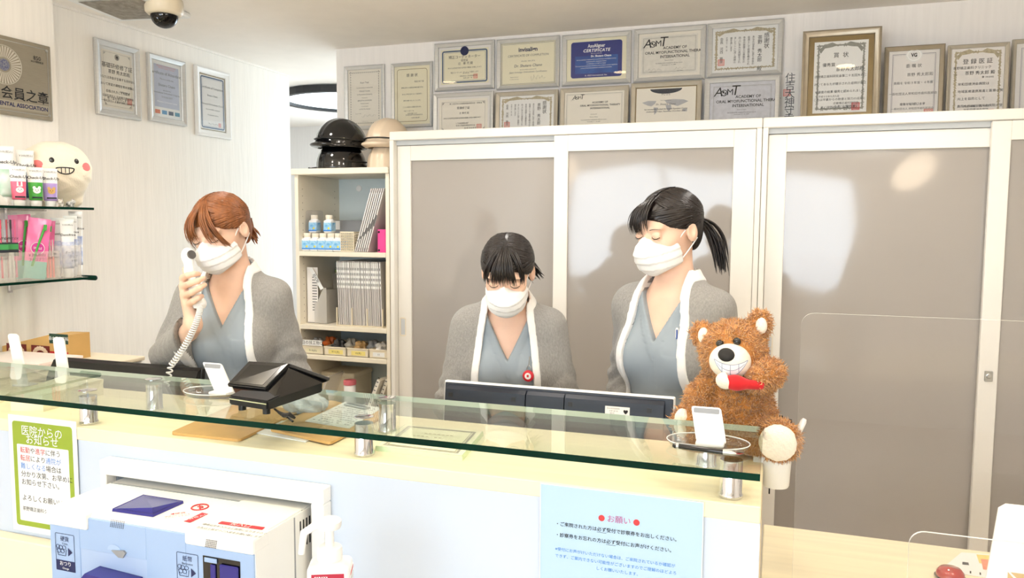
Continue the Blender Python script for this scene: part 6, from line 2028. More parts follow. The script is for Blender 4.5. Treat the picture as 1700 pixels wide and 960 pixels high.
# perforated basket
p = onY(584, 400, Y0 + .07)
t = thing('perforated_basket', 'cream perforated basket right of the tablet bottles', 'basket', (p[0], Y0 + .10, z1_ + .003))
bm = BM(); W_, H_, D_ = .066, .086, .14
nx, nz = 7, 7
for s, yy in ((-1, -D_ / 2), (1, D_ / 2)):
    for i in range(nx + 1): add_box(bm, (-W_ / 2 + i * W_ / nx - .0022, yy - .0015, 0), (-W_ / 2 + i * W_ / nx + .0022, yy + .0015, H_))
    for k in range(nz + 1): add_box(bm, (-W_ / 2, yy - .0015, k * H_ / nz - .0025), (W_ / 2, yy + .0015, k * H_ / nz + .0025))
for s in (-1, 1):
    for i in range(10): add_box(bm, (s * W_ / 2 - .0015, -D_ / 2 + i * D_ / 9 - .002, 0), (s * W_ / 2 + .0015, -D_ / 2 + i * D_ / 9 + .002, H_))
    for k in range(nz + 1): add_box(bm, (s * W_ / 2 - .0015, -D_ / 2, k * H_ / nz - .0025), (s * W_ / 2 + .0015, D_ / 2, k * H_ / nz + .0025))
add_box(bm, (-W_ / 2, -D_ / 2, 0), (W_ / 2, D_ / 2, .003)); add_box(bm, (-W_ / 2 - .003, -D_ / 2 - .003, H_ - .002), (W_ / 2 + .003, -D_ / 2 + .003, H_ + .004))
obj('lattice', bm, 'cream', t)
p = onY(583, 378, Y0 + .2)
t = thing('grey_carton', 'flat grey carton behind the tablet bottles', 'box', (p[0], Y0 + .24, z1_))
box('carton', (-.11, -.05, 0), (.09, .05, .145), 'grey_plastic', t, .002)
box('white_flap', (-.11, -.052, .10), (-.055, -.0505, .142), 'paper', t)
FILM = milky_mat('file_pocket', (222, 218, 216), .82)


def leaning(label, x, Y, z, th, h, d, ang, m, name='file_folder', cat='folder', group=None):
    t = thing(name, label, cat, (x, Y, z), 0, group)
    t.rotation_euler = (0, ang, 0)
    box('cover', (0, 0, 0), (th, d, h), m, t, .0008)
    return t


xb = onY(592, 418, Y0 + .04)[0]
for i in range(7):
    tt = leaning('clear pocket file leaning right on the upper shelf', xb + i * .0105, Y0 + .02, z1_ + .002, .006, .300, .20, math.radians(17), FILM, group='clear pocket files leaning on the upper shelf')
    bm = BM(); add_box(bm, (.001, -.0012, .02), (.005, -.0002, .28)); obj('spine_sheet', bm, 'paper' if i % 2 else 'paper_pale', tt)
    bm = BM(); add_box(bm, (.0005, -.0016, .05 + .012 * i), (.0055, -.001, .055 + .02 * i)); obj('spine_print', bm, 'ink_grey', tt)
p = onY(610, 402, Y0)
x0_, x1_ = onY(624.5, 400, Y0)[0], BX1 - .023
t = thing('ring_binder', 'pink ring binder at the cabinet side of the upper shelf', 'binder', (x0_, Y0 + .012, z1_))
hp = onY(630, 381, Y0)[2] - z1_
box('cover', (0, 0, 0), (x1_ - x0_ - .001, .22, hp), 'pink', t, .002)
bm = BM()
for z in (.010, hp - .012):
    add_lathe(bm, [(.005, 0), (.005, .001), (.003, .001), (.003, -.002)], 14, Matrix.Translation((.008, -.0008, z)) @ Matrix.Rotation(HP, 4, 'X'))
obj('eyelet', bm, 'ink', t)
t = thing('ring_binder', 'dark blue binder standing behind the pink one', 'binder', (x1_ - .016, Y0 + .24, z1_))
box('cover', (0, 0, 0), (.015, .10, .2), 'blue', t, .002)

# shelf two: chart files in a rack, form holder
z2_ = SZ[1] + .0005
xr0, xr1 = onY(556, 500, Y0)[0], onY(629, 500, Y0)[0]
n = 26; pitch = (xr1 - xr0) / n
hch = onY(590, 436, Y0 + .02)[2] - z2_
proto = None
for i in range(n):
    if proto is None:
        tt = thing('chart_file', 'clear patient chart file standing in the middle shelf rack', 'folder', (0, 0, 0), 0, 'patient chart files in the middle shelf rack')
        box('pocket', (0, 0, 0), (pitch * .72, .24, hch), FILM, tt, .0006)
        box('chart', (pitch * .15, .004, .004), (pitch * .5, .23, hch * .97), 'paper_pale', tt)
        bm = BM(); add_box(bm, (-.0003, -.0012, hch * .58), (pitch * .74, -.0002, hch * .98)); nl = obj('name_label', bm, 'paper', tt)
        bm = BM()
        for k in range(4): add_box(bm, (pitch * .2, -.0016, hch * (.62 + .08 * k)), (pitch * .55, -.0011, hch * (.66 + .08 * k)))
        obj('name_print', bm, 'ink_grey', nl)
        proto = tt; c = tt
    else:
        c = copy_tree(proto)
    c.location = (xr0 + i * pitch, Y0 + .03 + .006 * random.random(), z2_ + .004)
    c.rotation_euler = (0, math.radians(-1.6), 0)
t = thing('file_rack', 'cream file rack with low dividers holding the chart files', 'rack', ((xr0 + xr1) / 2, Y0 + .02, z2_))
w = xr1 - xr0
bm = BM(); add_box(bm, (-w / 2 - .008, 0, .0005), (w / 2 + .006, .25, .0035))
for k in range(4):
    x = -w / 2 - .006 + k * (w + .010) / 3
    add_prism(bm, [(x, 0), (x + .003, 0), (x + .003, .085), (x, .085)], .0, .008)
obj('rack_body', bm, 'cream', t)
t = thing('tan_folder', 'tan card folder at the right end of the middle shelf', 'folder', (xr1 + .008, Y0 + .05, z2_ + .0005))
box('cover', (0, 0, 0), (.018, .23, hch + .004), mat('manila', (226, 212, 172), .6, var=.03, scale=20), t, .001)
# left: form holder and forms
xl_ = BX0 + .028
t = thing('form_holder', 'clear desk file holder with printed forms left on the middle shelf', 'holder', (xl_, Y0 + .05, z2_ + .001))
bm = BM(); add_box(bm, (0, 0, 0), (.112, .24, .004)); add_box(bm, (.108, 0, 0), (.112, .24, .16)); add_box(bm, (0, .238, 0), (.112, .242, .22)); add_prism(bm, [(.046, 0), (.110, 0), (.110, .17), (.094, .17), (.060, .10), (.046, .095)], 0.0, .003)
obj('clear_holder', bm, 'frosted', t)
bm = BM(); add_box(bm, (.002, .008, .004), (.060, .012, .265)); fm_ = obj('printed_form', bm, 'paper_pale', t)
bm = BM()
for r in range(14): add_box(bm, (.030, .0072, .06 + r * .013), (.055, .0078, .064 + r * .013))
obj('form_print', bm, 'ink_grey', fm_)
t = thing('label_tag', 'white lettered tag leaning on the form holder in the bookcase', 'tag', (xl_ + .092, Y0 + .046, z2_ + .165))
t.rotation_euler = (0, math.radians(-32), 0)
box('tag', (-.009, -.002, -.0), (.009, 0, .115), 'paper', t)
letters('lettering', [(vertical('院内用'), 0, .058, .017, 'CENTER', {'line': .9})], 'ink', t, -.0025)
t = thing('clip_set', 'green and blue clip hanging behind the tag on the middle shelf', 'clip', (xl_ + .12, Y0 + .15, z2_ + .245))
box('green_clip', (-.022, -.004, -.006), (.004, .004, .008), mat('olive_clip', (92, 110, 60), .4, var=.05, scale=40), t, .002)
box('blue_clip', (.008, -.004, -.002), (.030, .004, .014), 'blue', t, .002)
bm = BM(); add_tube(bm, [(-.02 + .05 * k, 0, -.01 - .02 * (k % 2)) for k in range(2)] + [(.0, 0, -.24)], .0015, 5); obj('wire', bm, 'steel', t)

# shelf three: four labelled trays with small things
z3_ = SZ[2] + .0005
tr_px = ((499, 536), (538, 574), (576, 611), (613, 643))
tn = ('leftmost labelled cream tray on the low shelf', 'second labelled cream tray on the low shelf', 'third cream tray with yellow note on the low shelf', 'rightmost cream tray on the low shelf, by the cabinet')
for i, (pa, pb) in enumerate(tr_px):
    xa, xb_ = max(onY(pa, 585, Y0 + .01)[0], BX0 + .026), min(onY(pb, 585, Y0 + .01)[0], BX1 - .022)
    t = thing('small_tray', tn[i], 'tray', (xa, Y0 + .012, z3_), 0, 'labelled trays on the low shelf')
    w = xb_ - xa; h = .040
    bm = BM(); add_box(bm, (0, 0, 0), (w, .22, .003)); add_box(bm, (0, 0, 0), (w, .003, h), .001); add_box(bm, (0, .217, 0), (w, .22, h)); add_box(bm, (0, 0, 0), (.0025, .22, h)); add_box(bm, (w - .0025, 0, 0), (w, .22, h)); add_box(bm, (-.001, -.003, h - .004), (w + .0, .004, h + .001), .001)
    obj('tray_body', bm, 'cream', t)
    box('note', (w * .2, -.0010, .008), (w * .86, -.0002, .028), mat('note_yellow_%d' % i, (248, 230, 140) if i else (244, 236, 200), .6, var=.04, scale=30) if i < 3 else 'paper', t)
    letters('lettering', [(('9/10(火)', '9/11(水)', '10(木)', '11')[i], w * .53, .018, .012)], 'ink', t, -.0014)
    # contents: small crumpled packets
    rgi = random.Random(i)
    for k in range(2):
        pk_ = thing('wrapped_part', ('grey', 'orange tipped', 'dark', 'pale', 'tan', 'silver', 'white boxed', 'olive')[i * 2 + k] + ' wrapped appliance in the ' + ('leftmost', 'second', 'third', 'rightmost')[i] + ' low tray', 'packet', (xa + w * (.32 + .36 * k), Y0 + .08 + .05 * k, z3_ + .0035))
        cc = ((150, 150, 150), (232, 120, 50), (60, 60, 64), (200, 196, 188), (186, 150, 96), (160, 164, 170), (220, 218, 214), (170, 150, 60))[i * 2 + k]

        def lump(P, k=k, i=i):
            return ell(P, (0, 0, .030), (.012 + w * .10, .045, .032)) + .006 * np.sin(P[..., 0] * 150 + i + 3 * np.sin(P[..., 1] * 90 + k)) + .004 * np.sin(P[..., 2] * 180 + P[..., 1] * 70 + i)
        v, f = nets(lump, (-.05, -.07, 0), (.05, .07, .085), .006)
        pymesh('wrapping', v, f, mat('packet_tone_%d' % (i * 2 + k), cc, .35, var=.3, scale=40, coat=.2), pk_)
xa = onY(497, 576, Y0)[0]
t = thing('shelf_sign', 'white strip sign with handwritten characters over the leftmost low tray', 'sign', (xa + .058, Y0 + .006, z3_ + .042))
box('strip', (-.062, -.0015, 0), (.062, 0, .026), 'paper', t)
letters('lettering', [('本日の技工物○', 0, .013, .0195)], 'ink', t, -.002)

# bottom: jar with pink lid, leaning charts, storage boxes
z4_ = SZ[3] + .0005
xj = onY(581, 650, Y0 + .06)[0]
t = thing('small_jar', 'white jar with pink lid at the bottom of the bookcase', 'jar', (xj, Y0 + .06, z4_))
zj = onY(581, 633, Y0 + .06)[2] - z4_
bm = BM(); add_lathe(bm, [(.026, 0), (.028, .004), (.028, zj - .022), (.024, zj - .016)], 26); obj('body', bm, 'white_plastic', t, 40)
bm = BM(); add_lathe(bm, [(.029, zj - .016), (.030, zj - .013), (.030, zj + .004), (.027, zj + .006)], 26); obj('lid', bm, mat('rose_lid', (222, 118, 130), .4, var=.03, scale=20), t, 40)
for i, (xa_, lab) in enumerate(((onY(598, 650, Y0)[0], 'cream paper pad leaning at the bottom right of the bookcase'), (onY(607, 650, Y0)[0], 'second paper pad leaning behind the first at the bottom right'))):
    tt = leaning(lab, xa_, Y0 + .03 + .03 * i, z4_ + .008, .018, .19, .18, math.radians(22), 'paper_cream', 'paper_pad', 'paper')
    bm = BM()
    for r in range(9): add_box(bm, (.003, -.0012, .03 + r * .021), (.012, -.0002, .034 + r * .021))
    obj('printed_lines', bm, 'ink_grey', tt)
xa_ = onY(505, 640, Y0 + .08)[0]
t = thing('storage_box', 'cream storage box low in the bookcase behind the jar', 'box', (BX0 + .122, Y0 + .255, z4_))
bm = BM(); add_box(bm, (-.09, -.09, 0), (.09, .09, .16), .006, 2); obj('box_body', bm, 'cream', t)
box('lid', (-.093, -.093, .150), (.093, .093, .172), 'cream', t, .004)
t = leaning('grey clear case leaning left at the bottom of the bookcase', onY(515, 650, Y0)[0], Y0 + .03, z4_ + .005, .012, .19, .14, math.radians(22), 'frosted', 'clear_case', 'case')
# teal tape on the bookcase side
p = onY(484, 425, YC + .05)
t = thing('tape_strip', 'small strip of teal tape on the bookcase side', 'tape', (BX0 + .004, YC + .10, p[2]))
bm = BM(); add_prism(bm, [(-.012, -.030), (.004, -.034), (.010, .022), (-.004, .030)], 0, .0006); o = obj('tape', bm, 'teal', t); o.rotation_euler = (math.radians(0), math.radians(8), math.radians(-90))

# ------------------------------------------------------------------ glass wall shelves at the left
XS = -2.455
zs_u, zs_l = onX(100, 343.5, XS)[2], onX(100, 463.5, XS)[2]
yE_u, yE_l = onX(156, 344, XS)[1], onX(160, 460, XS)[1]
for nm, z, ye, lab in (('wall_shelf_u', zs_u, yE_u, 'upper green edged glass shelf on the pillar'), ('wall_shelf_l', zs_l, yE_l, 'lower green edged glass shelf on the pillar')):
    t = thing('glass_wall_shelf', lab, 'shelf', (-2.735, 1.7, z))
    bm = BM(); add_box(bm, (0, -.25, -.009), (XS + 2.735, ye - 1.7, 0)); bm.normal_update()
    for f_ in bm.faces: f_.material_index = 0 if abs(f_.normal.z) > .5 else 1
    obj('glass_panel', bm, ['glass', 'glass_edge'], t)
    for y in (-.10, .44):
        bm = BM()
        add_box(bm, (.0, y - .008, -.06), (.006, y + .008, 0)); add_prism(bm, [(0, -.055), (0, -.010), (.20, -.010), (.20, -.016)], y - .004, y + .004)
        obj('bracket', bm, 'chrome', t)
    if z == zs_l:
        bm = BM(); add_tube(bm, [(XS + 2.735 - .005, ye - 1.7, -.006), (XS + 2.735 - .10, ye - 1.7 + .006, -.006)], .0095, 12); obj('end_rod', bm, 'glass_edge', t, True)

# tooth plush
p = onX(96, 340, -2.60)
t = thing('tooth_plush', 'white smiling tooth plush toy with pink cheeks on the upper glass shelf', 'plush toy', (-2.60, p[1], zs_u), math.radians(62))
hpl = onX(96, 236, -2.60)[2] - zs_u


def tooth(P):
    d = ell(P, (0, 0, hpl * .64), (.118, .085, hpl * .37))
    for s in (-1, 1): d = smin(d, cone(P, (s * .045, 0, hpl * .42), (s * .050, 0, .032), .062, .036), .05)
    d = smin(d, cone(P, (0, .0, hpl * .45), (0, .01, .12), .07, .05), .04)
    return np.maximum(d + .0012 * np.sin(P[..., 0] * 90 + 3 * np.sin(P[..., 2] * 60)), -P[..., 2] + .0005)


v, f = nets(tooth, (-.14, -.11, -.008), (.14, .11, hpl + .03), .0055)
pymesh('plush_body', v, f, mat('plush_cream', (246, 236, 214), .9, var=.02, scale=60, bump=.1, bscale=200, sheen=.3), t, True)


def on_tooth(x, z):
    ys = np.linspace(-.12, .0, 200); Pq = np.array([(x, y, z) for y in ys], np.float32); k = int(np.argmax(tooth(Pq) < 0)); return ys[k]


def disc_on(fn, x, z, rx, rz, name, m, par, bulge=.003, n=22):
    y = fn(x, z); bm = BM()
    rings = []
    for k, (r, o) in enumerate(((1.0, .0005), (.75, bulge * .7), (.35, bulge))):
        ring = []
        for i in range(n):
            a = 2 * math.pi * i / n; xx, zz = x + rx * r * math.cos(a), z + rz * r * math.sin(a)
            ring.append(bm.verts.new((xx, fn(xx, zz) - o, zz)))
        rings.append(ring)
    for A_, B_ in zip(rings, rings[1:]):
        for i in range(n): bm.faces.new((A_[i], A_[(i + 1) % n], B_[(i + 1) % n], B_[i]))
    bm.faces.new(rings[-1]); return obj(name, bm, m, par, True)


zf = hpl * .70
for s in (-1, 1): disc_on(on_tooth, s * .042 + .01, zf, .0085, .0100, 'eye', 'gloss_black', t)
for s in (-1, 1): disc_on(on_tooth, s * .083 + .006, zf - .018, .017, .016, 'cheek', mat('cheek_pink', (240, 130, 130), .8, var=.05, scale=60), t, .0015)
bm = BM()
mp = [(.01 + .030 * math.cos(a), zf - .030 + (.020 * math.sin(a) if math.sin(a) < 0 else .004 * math.sin(a))) for a in np.linspace(0, 2 * math.pi, 26)[:-1]]
add_tube(bm, [(x, on_tooth(x, z) - .001, z) for x, z in mp], .0022, 6, True)
for k in (-.5, 0, .5):
    x = .01 + .026 * k; add_tube(bm, [(x, on_tooth(x, z) - .001, z) for z in np.linspace(zf - .028, zf - .046, 5)], .0014, 5)
obj('stitched_smile', bm, 'ink', t)


def tube_pack(label, px, X, z, h, w, body, top, cap, group, text, animal=None, rz=62, big=False):
    p = onX(px, 400, X)
    t = thing('toothpaste_tube', label, 'tube', (X, p[1], z), math.radians(rz), group)
    n = 24; V = []; Fc = []
    zs = np.linspace(0, 1, 14)
    for u in zs:
        rx = w * .40 * (1 - u) + w * .5 * u; ry = w * .36 * (1 - u) ** .8 + .0018
        for i in range(n):
            a = 2 * math.pi * i / n; V.append((rx * math.cos(a), ry * math.sin(a), h * .16 + u * h * .84))
    for k in range(len(zs) - 1):
        for i in range(n): Fc.append((k * n + i, k * n + (i + 1) % n, (k + 1) * n + (i + 1) % n, (k + 1) * n + i))
    Fc.append(tuple(range(n))[::-1]); Fc.append(tuple(range((len(zs) - 1) * n, len(zs) * n)))
    me = pymesh('tube_body', V, Fc, [body, top], t, True)
    for q in me.data.polygons:
        zc = sum(me.data.vertices[i].co.z for i in q.vertices) / len(q.vertices)
        if zc > h * .62: q.material_index = 1
    bm = BM(); add_lathe(bm, [(w * .30, 0), (w * .33, .002), (w * .35, h * .14), (w * .30, h * .165)], 24); obj('cap', bm, cap, t, 40)
    yy = lambda zz: -(w * .36 * (1 - max(0, (zz - h * .16) / (h * .84))) ** .8 + .0018) - .0012
    ln = [(text, 0, h * .73, w * .26, 'CENTER', {'shear': .1, 'bold': .01})]
    V_, F_ = [], []
    o = letters('lettering', ln, 'ink', t, yy(h * .70) - .0006)
    letters('small_print', [('￥500(税込)', 0, h * .90, w * .15)], 'ink_grey', t, yy(h * .80))
    if animal:
        zc = h * .40; c = MT['white_plastic'] if animal != 'bear' else MT['tan_board']
        bm = BM(); y_ = yy(h * .36) - .0012
        if animal == 'rabbit': flat_poly(bm, [(x, zc + .012 + zz) for x, zz in ((-.009, 0), (-.008, .016), (-.004, .016), (-.003, .002), (.003, .002), (.004, .016), (.008, .016), (.009, 0))], y_)
        else:
            for s in (-1, 1): flat_poly(bm, [(s * .008 + .005 * math.cos(a), zc + .010 + .006 * math.sin(a)) for a in np.linspace(0, 6.28, 12)[:-1]], y_)
        flat_poly(bm, [(.012 * math.cos(a), zc + .010 * math.sin(a)) for a in np.linspace(0, 6.28, 18)[:-1]], y_ - .0002)
        an = obj('animal_face', bm, c, t)
        bm = BM()
        for s in (-1, 1): flat_poly(bm, [(s * .004 + .0013 * math.cos(a), zc + .002 + .0016 * math.sin(a)) for a in np.linspace(0, 6.28, 8)[:-1]], y_ - .0006)
        flat_poly(bm, [(-.002, zc - .002), (.002, zc - .002), (0, zc - .004)], y_ - .0006); obj('face_marks', bm, 'ink', an)
        bm = BM(); add_box(bm, (-w * .30, yy(h * .2) + .0004, h * .205), (w * .30, yy(h * .2) + .0024, h * .245)); obj('dark_band', bm, 'navy', t)
    return t


WT = mat('tube_white', (246, 246, 244), .35, var=.01, scale=20)
G6 = 'small toothpaste tubes with animal faces'
hu = onX(34, 276, -2.50)[2] - zs_u
tube_pack('small pink toothpaste tube with rabbit face', 35, -2.50, zs_u, hu, .052, mat('tube_pink', (240, 110, 140), .35, var=.03, scale=20), WT, 'white_plastic', G6, 'Check-Up', 'rabbit')
tube_pack('small green toothpaste tube with cat face', 63, -2.50, zs_u, hu, .052, mat('tube_green', (70, 168, 60), .35, var=.03, scale=20), WT, 'white_plastic', G6, 'Check-Up', 'cat')
tube_pack('small lilac toothpaste tube with bear face', 87, -2.50, zs_u, hu, .052, mat('tube_lilac', (176, 150, 214), .35, var=.03, scale=20), WT, 'white_plastic', G6, 'Check-Up', 'bear')
hb_ = onX(16, 243, -2.58)[2] - zs_u
G7 = 'large toothpaste tubes in the back row'
tube_pack('large white and green toothpaste tube at the left picture edge', 14, -2.585, zs_u, hb_, .062, mat('tube_mint', (120, 196, 150), .35, scale=14, rgb2=(240, 246, 244)), WT, 'white_plastic', G7, 'Check-Up')
tube_pack('large white and dark blue toothpaste tube behind the green cat tube', 48, -2.585, zs_u, hb_ * .96, .058, mat('tube_deep', (60, 110, 150), .35, scale=14, rgb2=(30, 50, 80)), WT, 'white_plastic', G7, 'Check-Up')
p = onX(2, 320, -2.47)
t = thing('clear_leaflet_stand', 'frosted clear stand at the left edge of the upper glass shelf', 'stand', (-2.49, p[1], zs_u), math.radians(62))
bm = BM(); add_prism(bm, [(-.06, 0), (.030, 0), (.022, .02), (-.01, .055), (-.06, .062)], -.02, -.017); add_prism(bm, [(-.06, 0), (.030, 0), (-.01, .055), (-.06, .062)], .017, .02); add_box(bm, (-.06, -.02, 0), (.03, .02, .003)); obj('stand', bm, 'frosted', t)
letters('lettering', [('日本製', -.012, .022, .010)], 'ink_grey', t, -.0208)
# two tiny spotted animal figures
for k, (px, lab) in enumerate(((101, 'tiny spotted animal figure left of the pair by the plush'), (116, 'tiny black and white animal figure right of the pair by the plush'))):
    p = onX(px, 338, -2.48)
    t = thing('animal_figurine', lab, 'figurine', (-2.48, p[1], zs_u), math.radians(40 + 70 * k), 'tiny animal figures on the glass shelf')

    def fig(P):
        d = ell(P, (0, 0, .012), (.010, .014, .0105))
        d = smin(d, ell(P, (0, -.012, .019), (.0085, .008, .008)), .004)
        for s in (-1, 1):
            d = smin(d, ell(P, (s * .006, -.011, .027), (.003, .002, .004)), .002)
            d = smin(d, cone(P, (s * .006, -.008, .008), (s * .006, -.010, .002), .0034, .003), .003); d = smin(d, cone(P, (s * .006, .009, .008), (s * .006, .010, .002), .0036, .003), .003)
        return np.maximum(d, -P[..., 2])
    v, f = nets(fig, (-.018, -.028, -.002), (.018, .02, .036), .0018)
    pymesh('figure', v, f, mat('spots_%d' % k, (240, 238, 232), .4, scale=90, rgb2=(36, 34, 34) if k else (150, 120, 90)), t, True)

# lower shelf: brushes in clear holders, pink pouches, white tubes
PINKF = mat('pink_pouch', (246, 116, 176), .22, var=.16, scale=18, coat=.5)
TEALF = mat('teal_pouch', (120, 200, 186), .22, var=.1, scale=18, coat=.5)


def pouch(label, px, X, h, tilt, group):
    p = onX(px, 470, X)
    t = thing('toothbrush_pouch', label, 'pouch', (X, p[1], zs_l + .004), math.radians(62), group)
    t.rotation_euler = (math.radians(-4), math.radians(tilt), math.radians(62))
    V, Fc = [], []; n, m_ = 8, 14; w = .070
    for s in (-1, 1):
        for i in range(n + 1):
            for j in range(m_ + 1):
                u, v_ = i / n, j / m_
                V.append(((u - .5) * w, s * (.006 * math.sin(math.pi * u) * math.sin(math.pi * min(1, v_ * 1.05)) + .0006) + .001 * math.sin(u * 19 + v_ * 23), v_ * h))
    N = (n + 1) * (m_ + 1)
    for k in range(2):
        for i in range(n):
            for j in range(m_):
                a_ = k * N + i * (m_ + 1) + j; Fc.append((a_, a_ + m_ + 1, a_ + m_ + 2, a_ + 1))
    me = pymesh('pouch_film', V, Fc, [PINKF, TEALF], t, True)
    for q in me.data.polygons:
        if sum(me.data.vertices[i].co.z for i in q.vertices) / 4 < h * .26: q.material_index = 1
    bm = BM(); flat_poly(bm, [(.021 * math.cos(a), h * .50 + .021 * math.sin(a)) for a in np.linspace(0, 6.28, 26)[:-1]], -.0095); r_ = obj('magenta_disc', bm, mat('magenta_disc', (206, 46, 150), .3, var=.1, scale=40), t)
    bm = BM(); add_tube(bm, [(.021 * math.cos(a), -.0098, h * .50 + .021 * math.sin(a)) for a in np.linspace(0, 6.28, 26)[:-1]], .0011, 5, True); obj('ring', bm, 'white_plastic', r_)
    letters('lettering', [('SMILE', 0, h * .5, .011)], 'ink_white', r_, -.0102)
    bm = BM(); add_tube(bm, [(-.012, -.010, h * .20), (.0, -.011, h * .55), (.016, -.010, h * .86)], [.004, .0035, .0045], 8); add_box(bm, (.011, -.017, h * .80), (.021, -.010, h * .90), .001); obj('green_brush', bm, mat('green_brush', (70, 170, 70), .35, var=.05, scale=40), t)
    return t


hp_ = onX(60, 358, -2.52)[2] - zs_l
G8 = 'pink toothbrush pouches'
pouch('pink toothbrush pouch leaning left, behind the others', 47, -2.56, hp_ * 1.0, -4, G8)
pouch('pink toothbrush pouch in front with magenta disc fully visible', 57, -2.51, hp_ * .95, 8, G8)
pouch('pink toothbrush pouch at the right, partly covered', 69, -2.545, hp_ * .92, 6, G8)


def brush_pack(label, px, X, cols, group):
    p = onX(px, 470, X); h = onX(px, 355, X)[2] - zs_l
    t = thing('toothbrush_pack', label, 'pack', (X, p[1], zs_l + .003), math.radians(62), group)
    bm = BM(); add_box(bm, (-.021, -.004, 0), (.021, .004, h), .002); obj('clear_sleeve', bm, 'film', t)
    bm = BM(); add_box(bm, (-.020, -.0046, h * .36), (.020, -.0041, h * .56)); bd = obj('printed_band', bm, 'navy', t)
    bm = BM(); add_box(bm, (-.020, -.0050, h * .46), (.020, -.0046, h * .54)); obj('green_strip', bm, mat('band_green', (60, 150, 80), .5, var=.05, scale=40), bd)
    letters('lettering', [('DENT.EX', 0, h * .62, .010, 'CENTER', {'shear': .2})], 'ink', t, -.0048)
    for k, c in enumerate(cols):
        x = -.012 + .012 * k
        bm = BM(); add_tube(bm, [(x, 0, .01), (x, .0005, h * .45), (x, 0, h * .78)], [.0032, .0026, .0022], 8); add_box(bm, (x - .003, -.003, h * .76), (x + .003, .003, h * .90), .001); obj('toothbrush', bm, mat('brush_' + str(c), c, .3, var=.05, scale=40), t)


G9 = 'toothbrush packs at the left edge'
brush_pack('toothbrush pack with black brushes at the left picture edge', 5, -2.51, ((20, 20, 22), (226, 60, 90)), G9)
brush_pack('toothbrush pack with red and dark brushes beside the pink pouches', 22, -2.51, ((200, 40, 70), (40, 40, 46), (240, 90, 140)), G9)
brush_pack('toothbrush pack behind the other packs', 12, -2.57, ((30, 60, 140), (230, 230, 230)), G9)
hw_ = onX(110, 362, -2.52)[2] - zs_l
G10 = 'white toothpaste tubes on the lower shelf'
for i, (px, X, k) in enumerate(((97, -2.56, 1.0), (112, -2.50, .98), (118, -2.55, 1.04), (127, -2.58, 1.12))):
    tube_pack(('white tube behind on the left of the lower shelf tubes', 'white tube standing in front on the lower shelf', 'white tube behind the front one on the lower shelf', 'tallest white tube at the shelf end')[i], px, X, zs_l, hw_ * k, .048, mat('tube_pearl_%d' % i, (238, 240, 246), .35, scale=50, rgb2=(150, 168, 214)), WT, 'white_plastic', G10, 'Dentifrice')
for i, px in enumerate((80, 85, 90)):
    p = onX(px, 470, -2.50)
    t = thing('interdental_brush', ('left', 'middle', 'right')[i] + ' small red interdental brush in the clear holder', 'brush', (-2.50, p[1], zs_l + .004), math.radians(62), 'small red interdental brushes')
    hh = onX(px, 400, -2.50)[2] - zs_l
    bm = BM(); add_tube(bm, [(0, 0, 0), (0, 0, hh * .55)], .0040, 8); obj('handle', bm, mat('coral_%d' % i, (240, 120, 110), .35, var=.05, scale=40), t)
    bm = BM(); add_tube(bm, [(0, 0, hh * .5), (0, 0, hh)], [.0034, .0022], 8); obj('cap', bm, 'frosted', t)


def holder(label, pxa, pxb, X, h, txt):
    a_, b_ = onX(pxa, 470, X)[1], onX(pxb, 470, X)[1]
    t = thing('clear_holder', label, 'holder', (X, (a_ + b_) / 2, zs_l), HP, 'clear price holders on the lower shelf')
    w = b_ - a_
    bm = BM(); add_box(bm, (-w / 2, -.001, 0), (w / 2, .001, h), .0005); add_box(bm, (-w / 2, 0, 0), (w / 2, .09, .002)); add_box(bm, (-w / 2, -.001, 0), (-w / 2 + .002, .09, h)); add_box(bm, (w / 2 - .002, -.001, 0), (w / 2, .09, h))
    obj('box', bm, MT['holder_film'], t)
    letters('price_lettering', txt, 'ink_grey', t, -.0018)


MT['holder_film'] = milky_mat('holder_film', (240, 234, 224), .20)
hh = onX(60, 418, -2.475)[2] - zs_l
holder('clear price holder around the toothbrush packs at the left edge', -30, 26, -2.475, hh, [('￥300', .02, hh * .8, .014)])
holder('clear price holder around the pink pouches', 28, 101, -2.475, hh, [('￥300(税込)', -.006, hh * .88, .0135), ('フキコブラシ', -.002, hh * .72, .0125), ('￥100', .058, hh * .9, .011), ('歯間ブラシ', .062, hh * .75, .010)])
holder('clear price holder around the white tubes at the shelf end', 103, 136, -2.475, hh * 1.18, [('オーラツー', .005, hh * .92, .0125), ('クリア', .010, hh * .76, .0125), ('￥900', .012, hh * .62, .011)])

# ---- low cabinet with leaflets under the shelves
t = thing('side_cabinet', 'low white cabinet at the pillar behind the counter', 'cabinet', (-2.50, 2.02, 0))
box('carcass', (-.23, -.25, .04), (.26, .25, .985), 'white', t, .003)
box('top_board', (-.235, -.255, .985), (.27, .255, 1.0), 'cream', t, .003)
for s in (-1, 1): box('door', (-.225 + (.245 if s > 0 else 0), -.268, .06), (.013 + (.245 if s > 0 else 0), -.2505, .97), 'white', t, .002)
Yb3 = 2.10
a, b = onY(4, 580, Yb3), onY(114, 556, Yb3)
t = thing('leaflet_display_box', 'tan leaflet box with printed tooth photographs at the left edge', 'box', ((a[0] + b[0]) / 2, Yb3, 1.0005))
w = b[0] - a[0]; zt0, zt1 = onY(4, 575, Yb3)[2] - 1, onY(114, 557, Yb3)[2] - 1
bm = BM(); add_prism(bm, [(-w / 2, 0), (w / 2, 0), (w / 2, zt1), (w * .22, zt1 * .97), (-w / 2, zt0)], 0, .09); obj('card_box', bm, 'kraft', t)
GUM = mat('tooth_photo', (150, 40, 30), .4, scale=60, rgb2=(226, 190, 160))
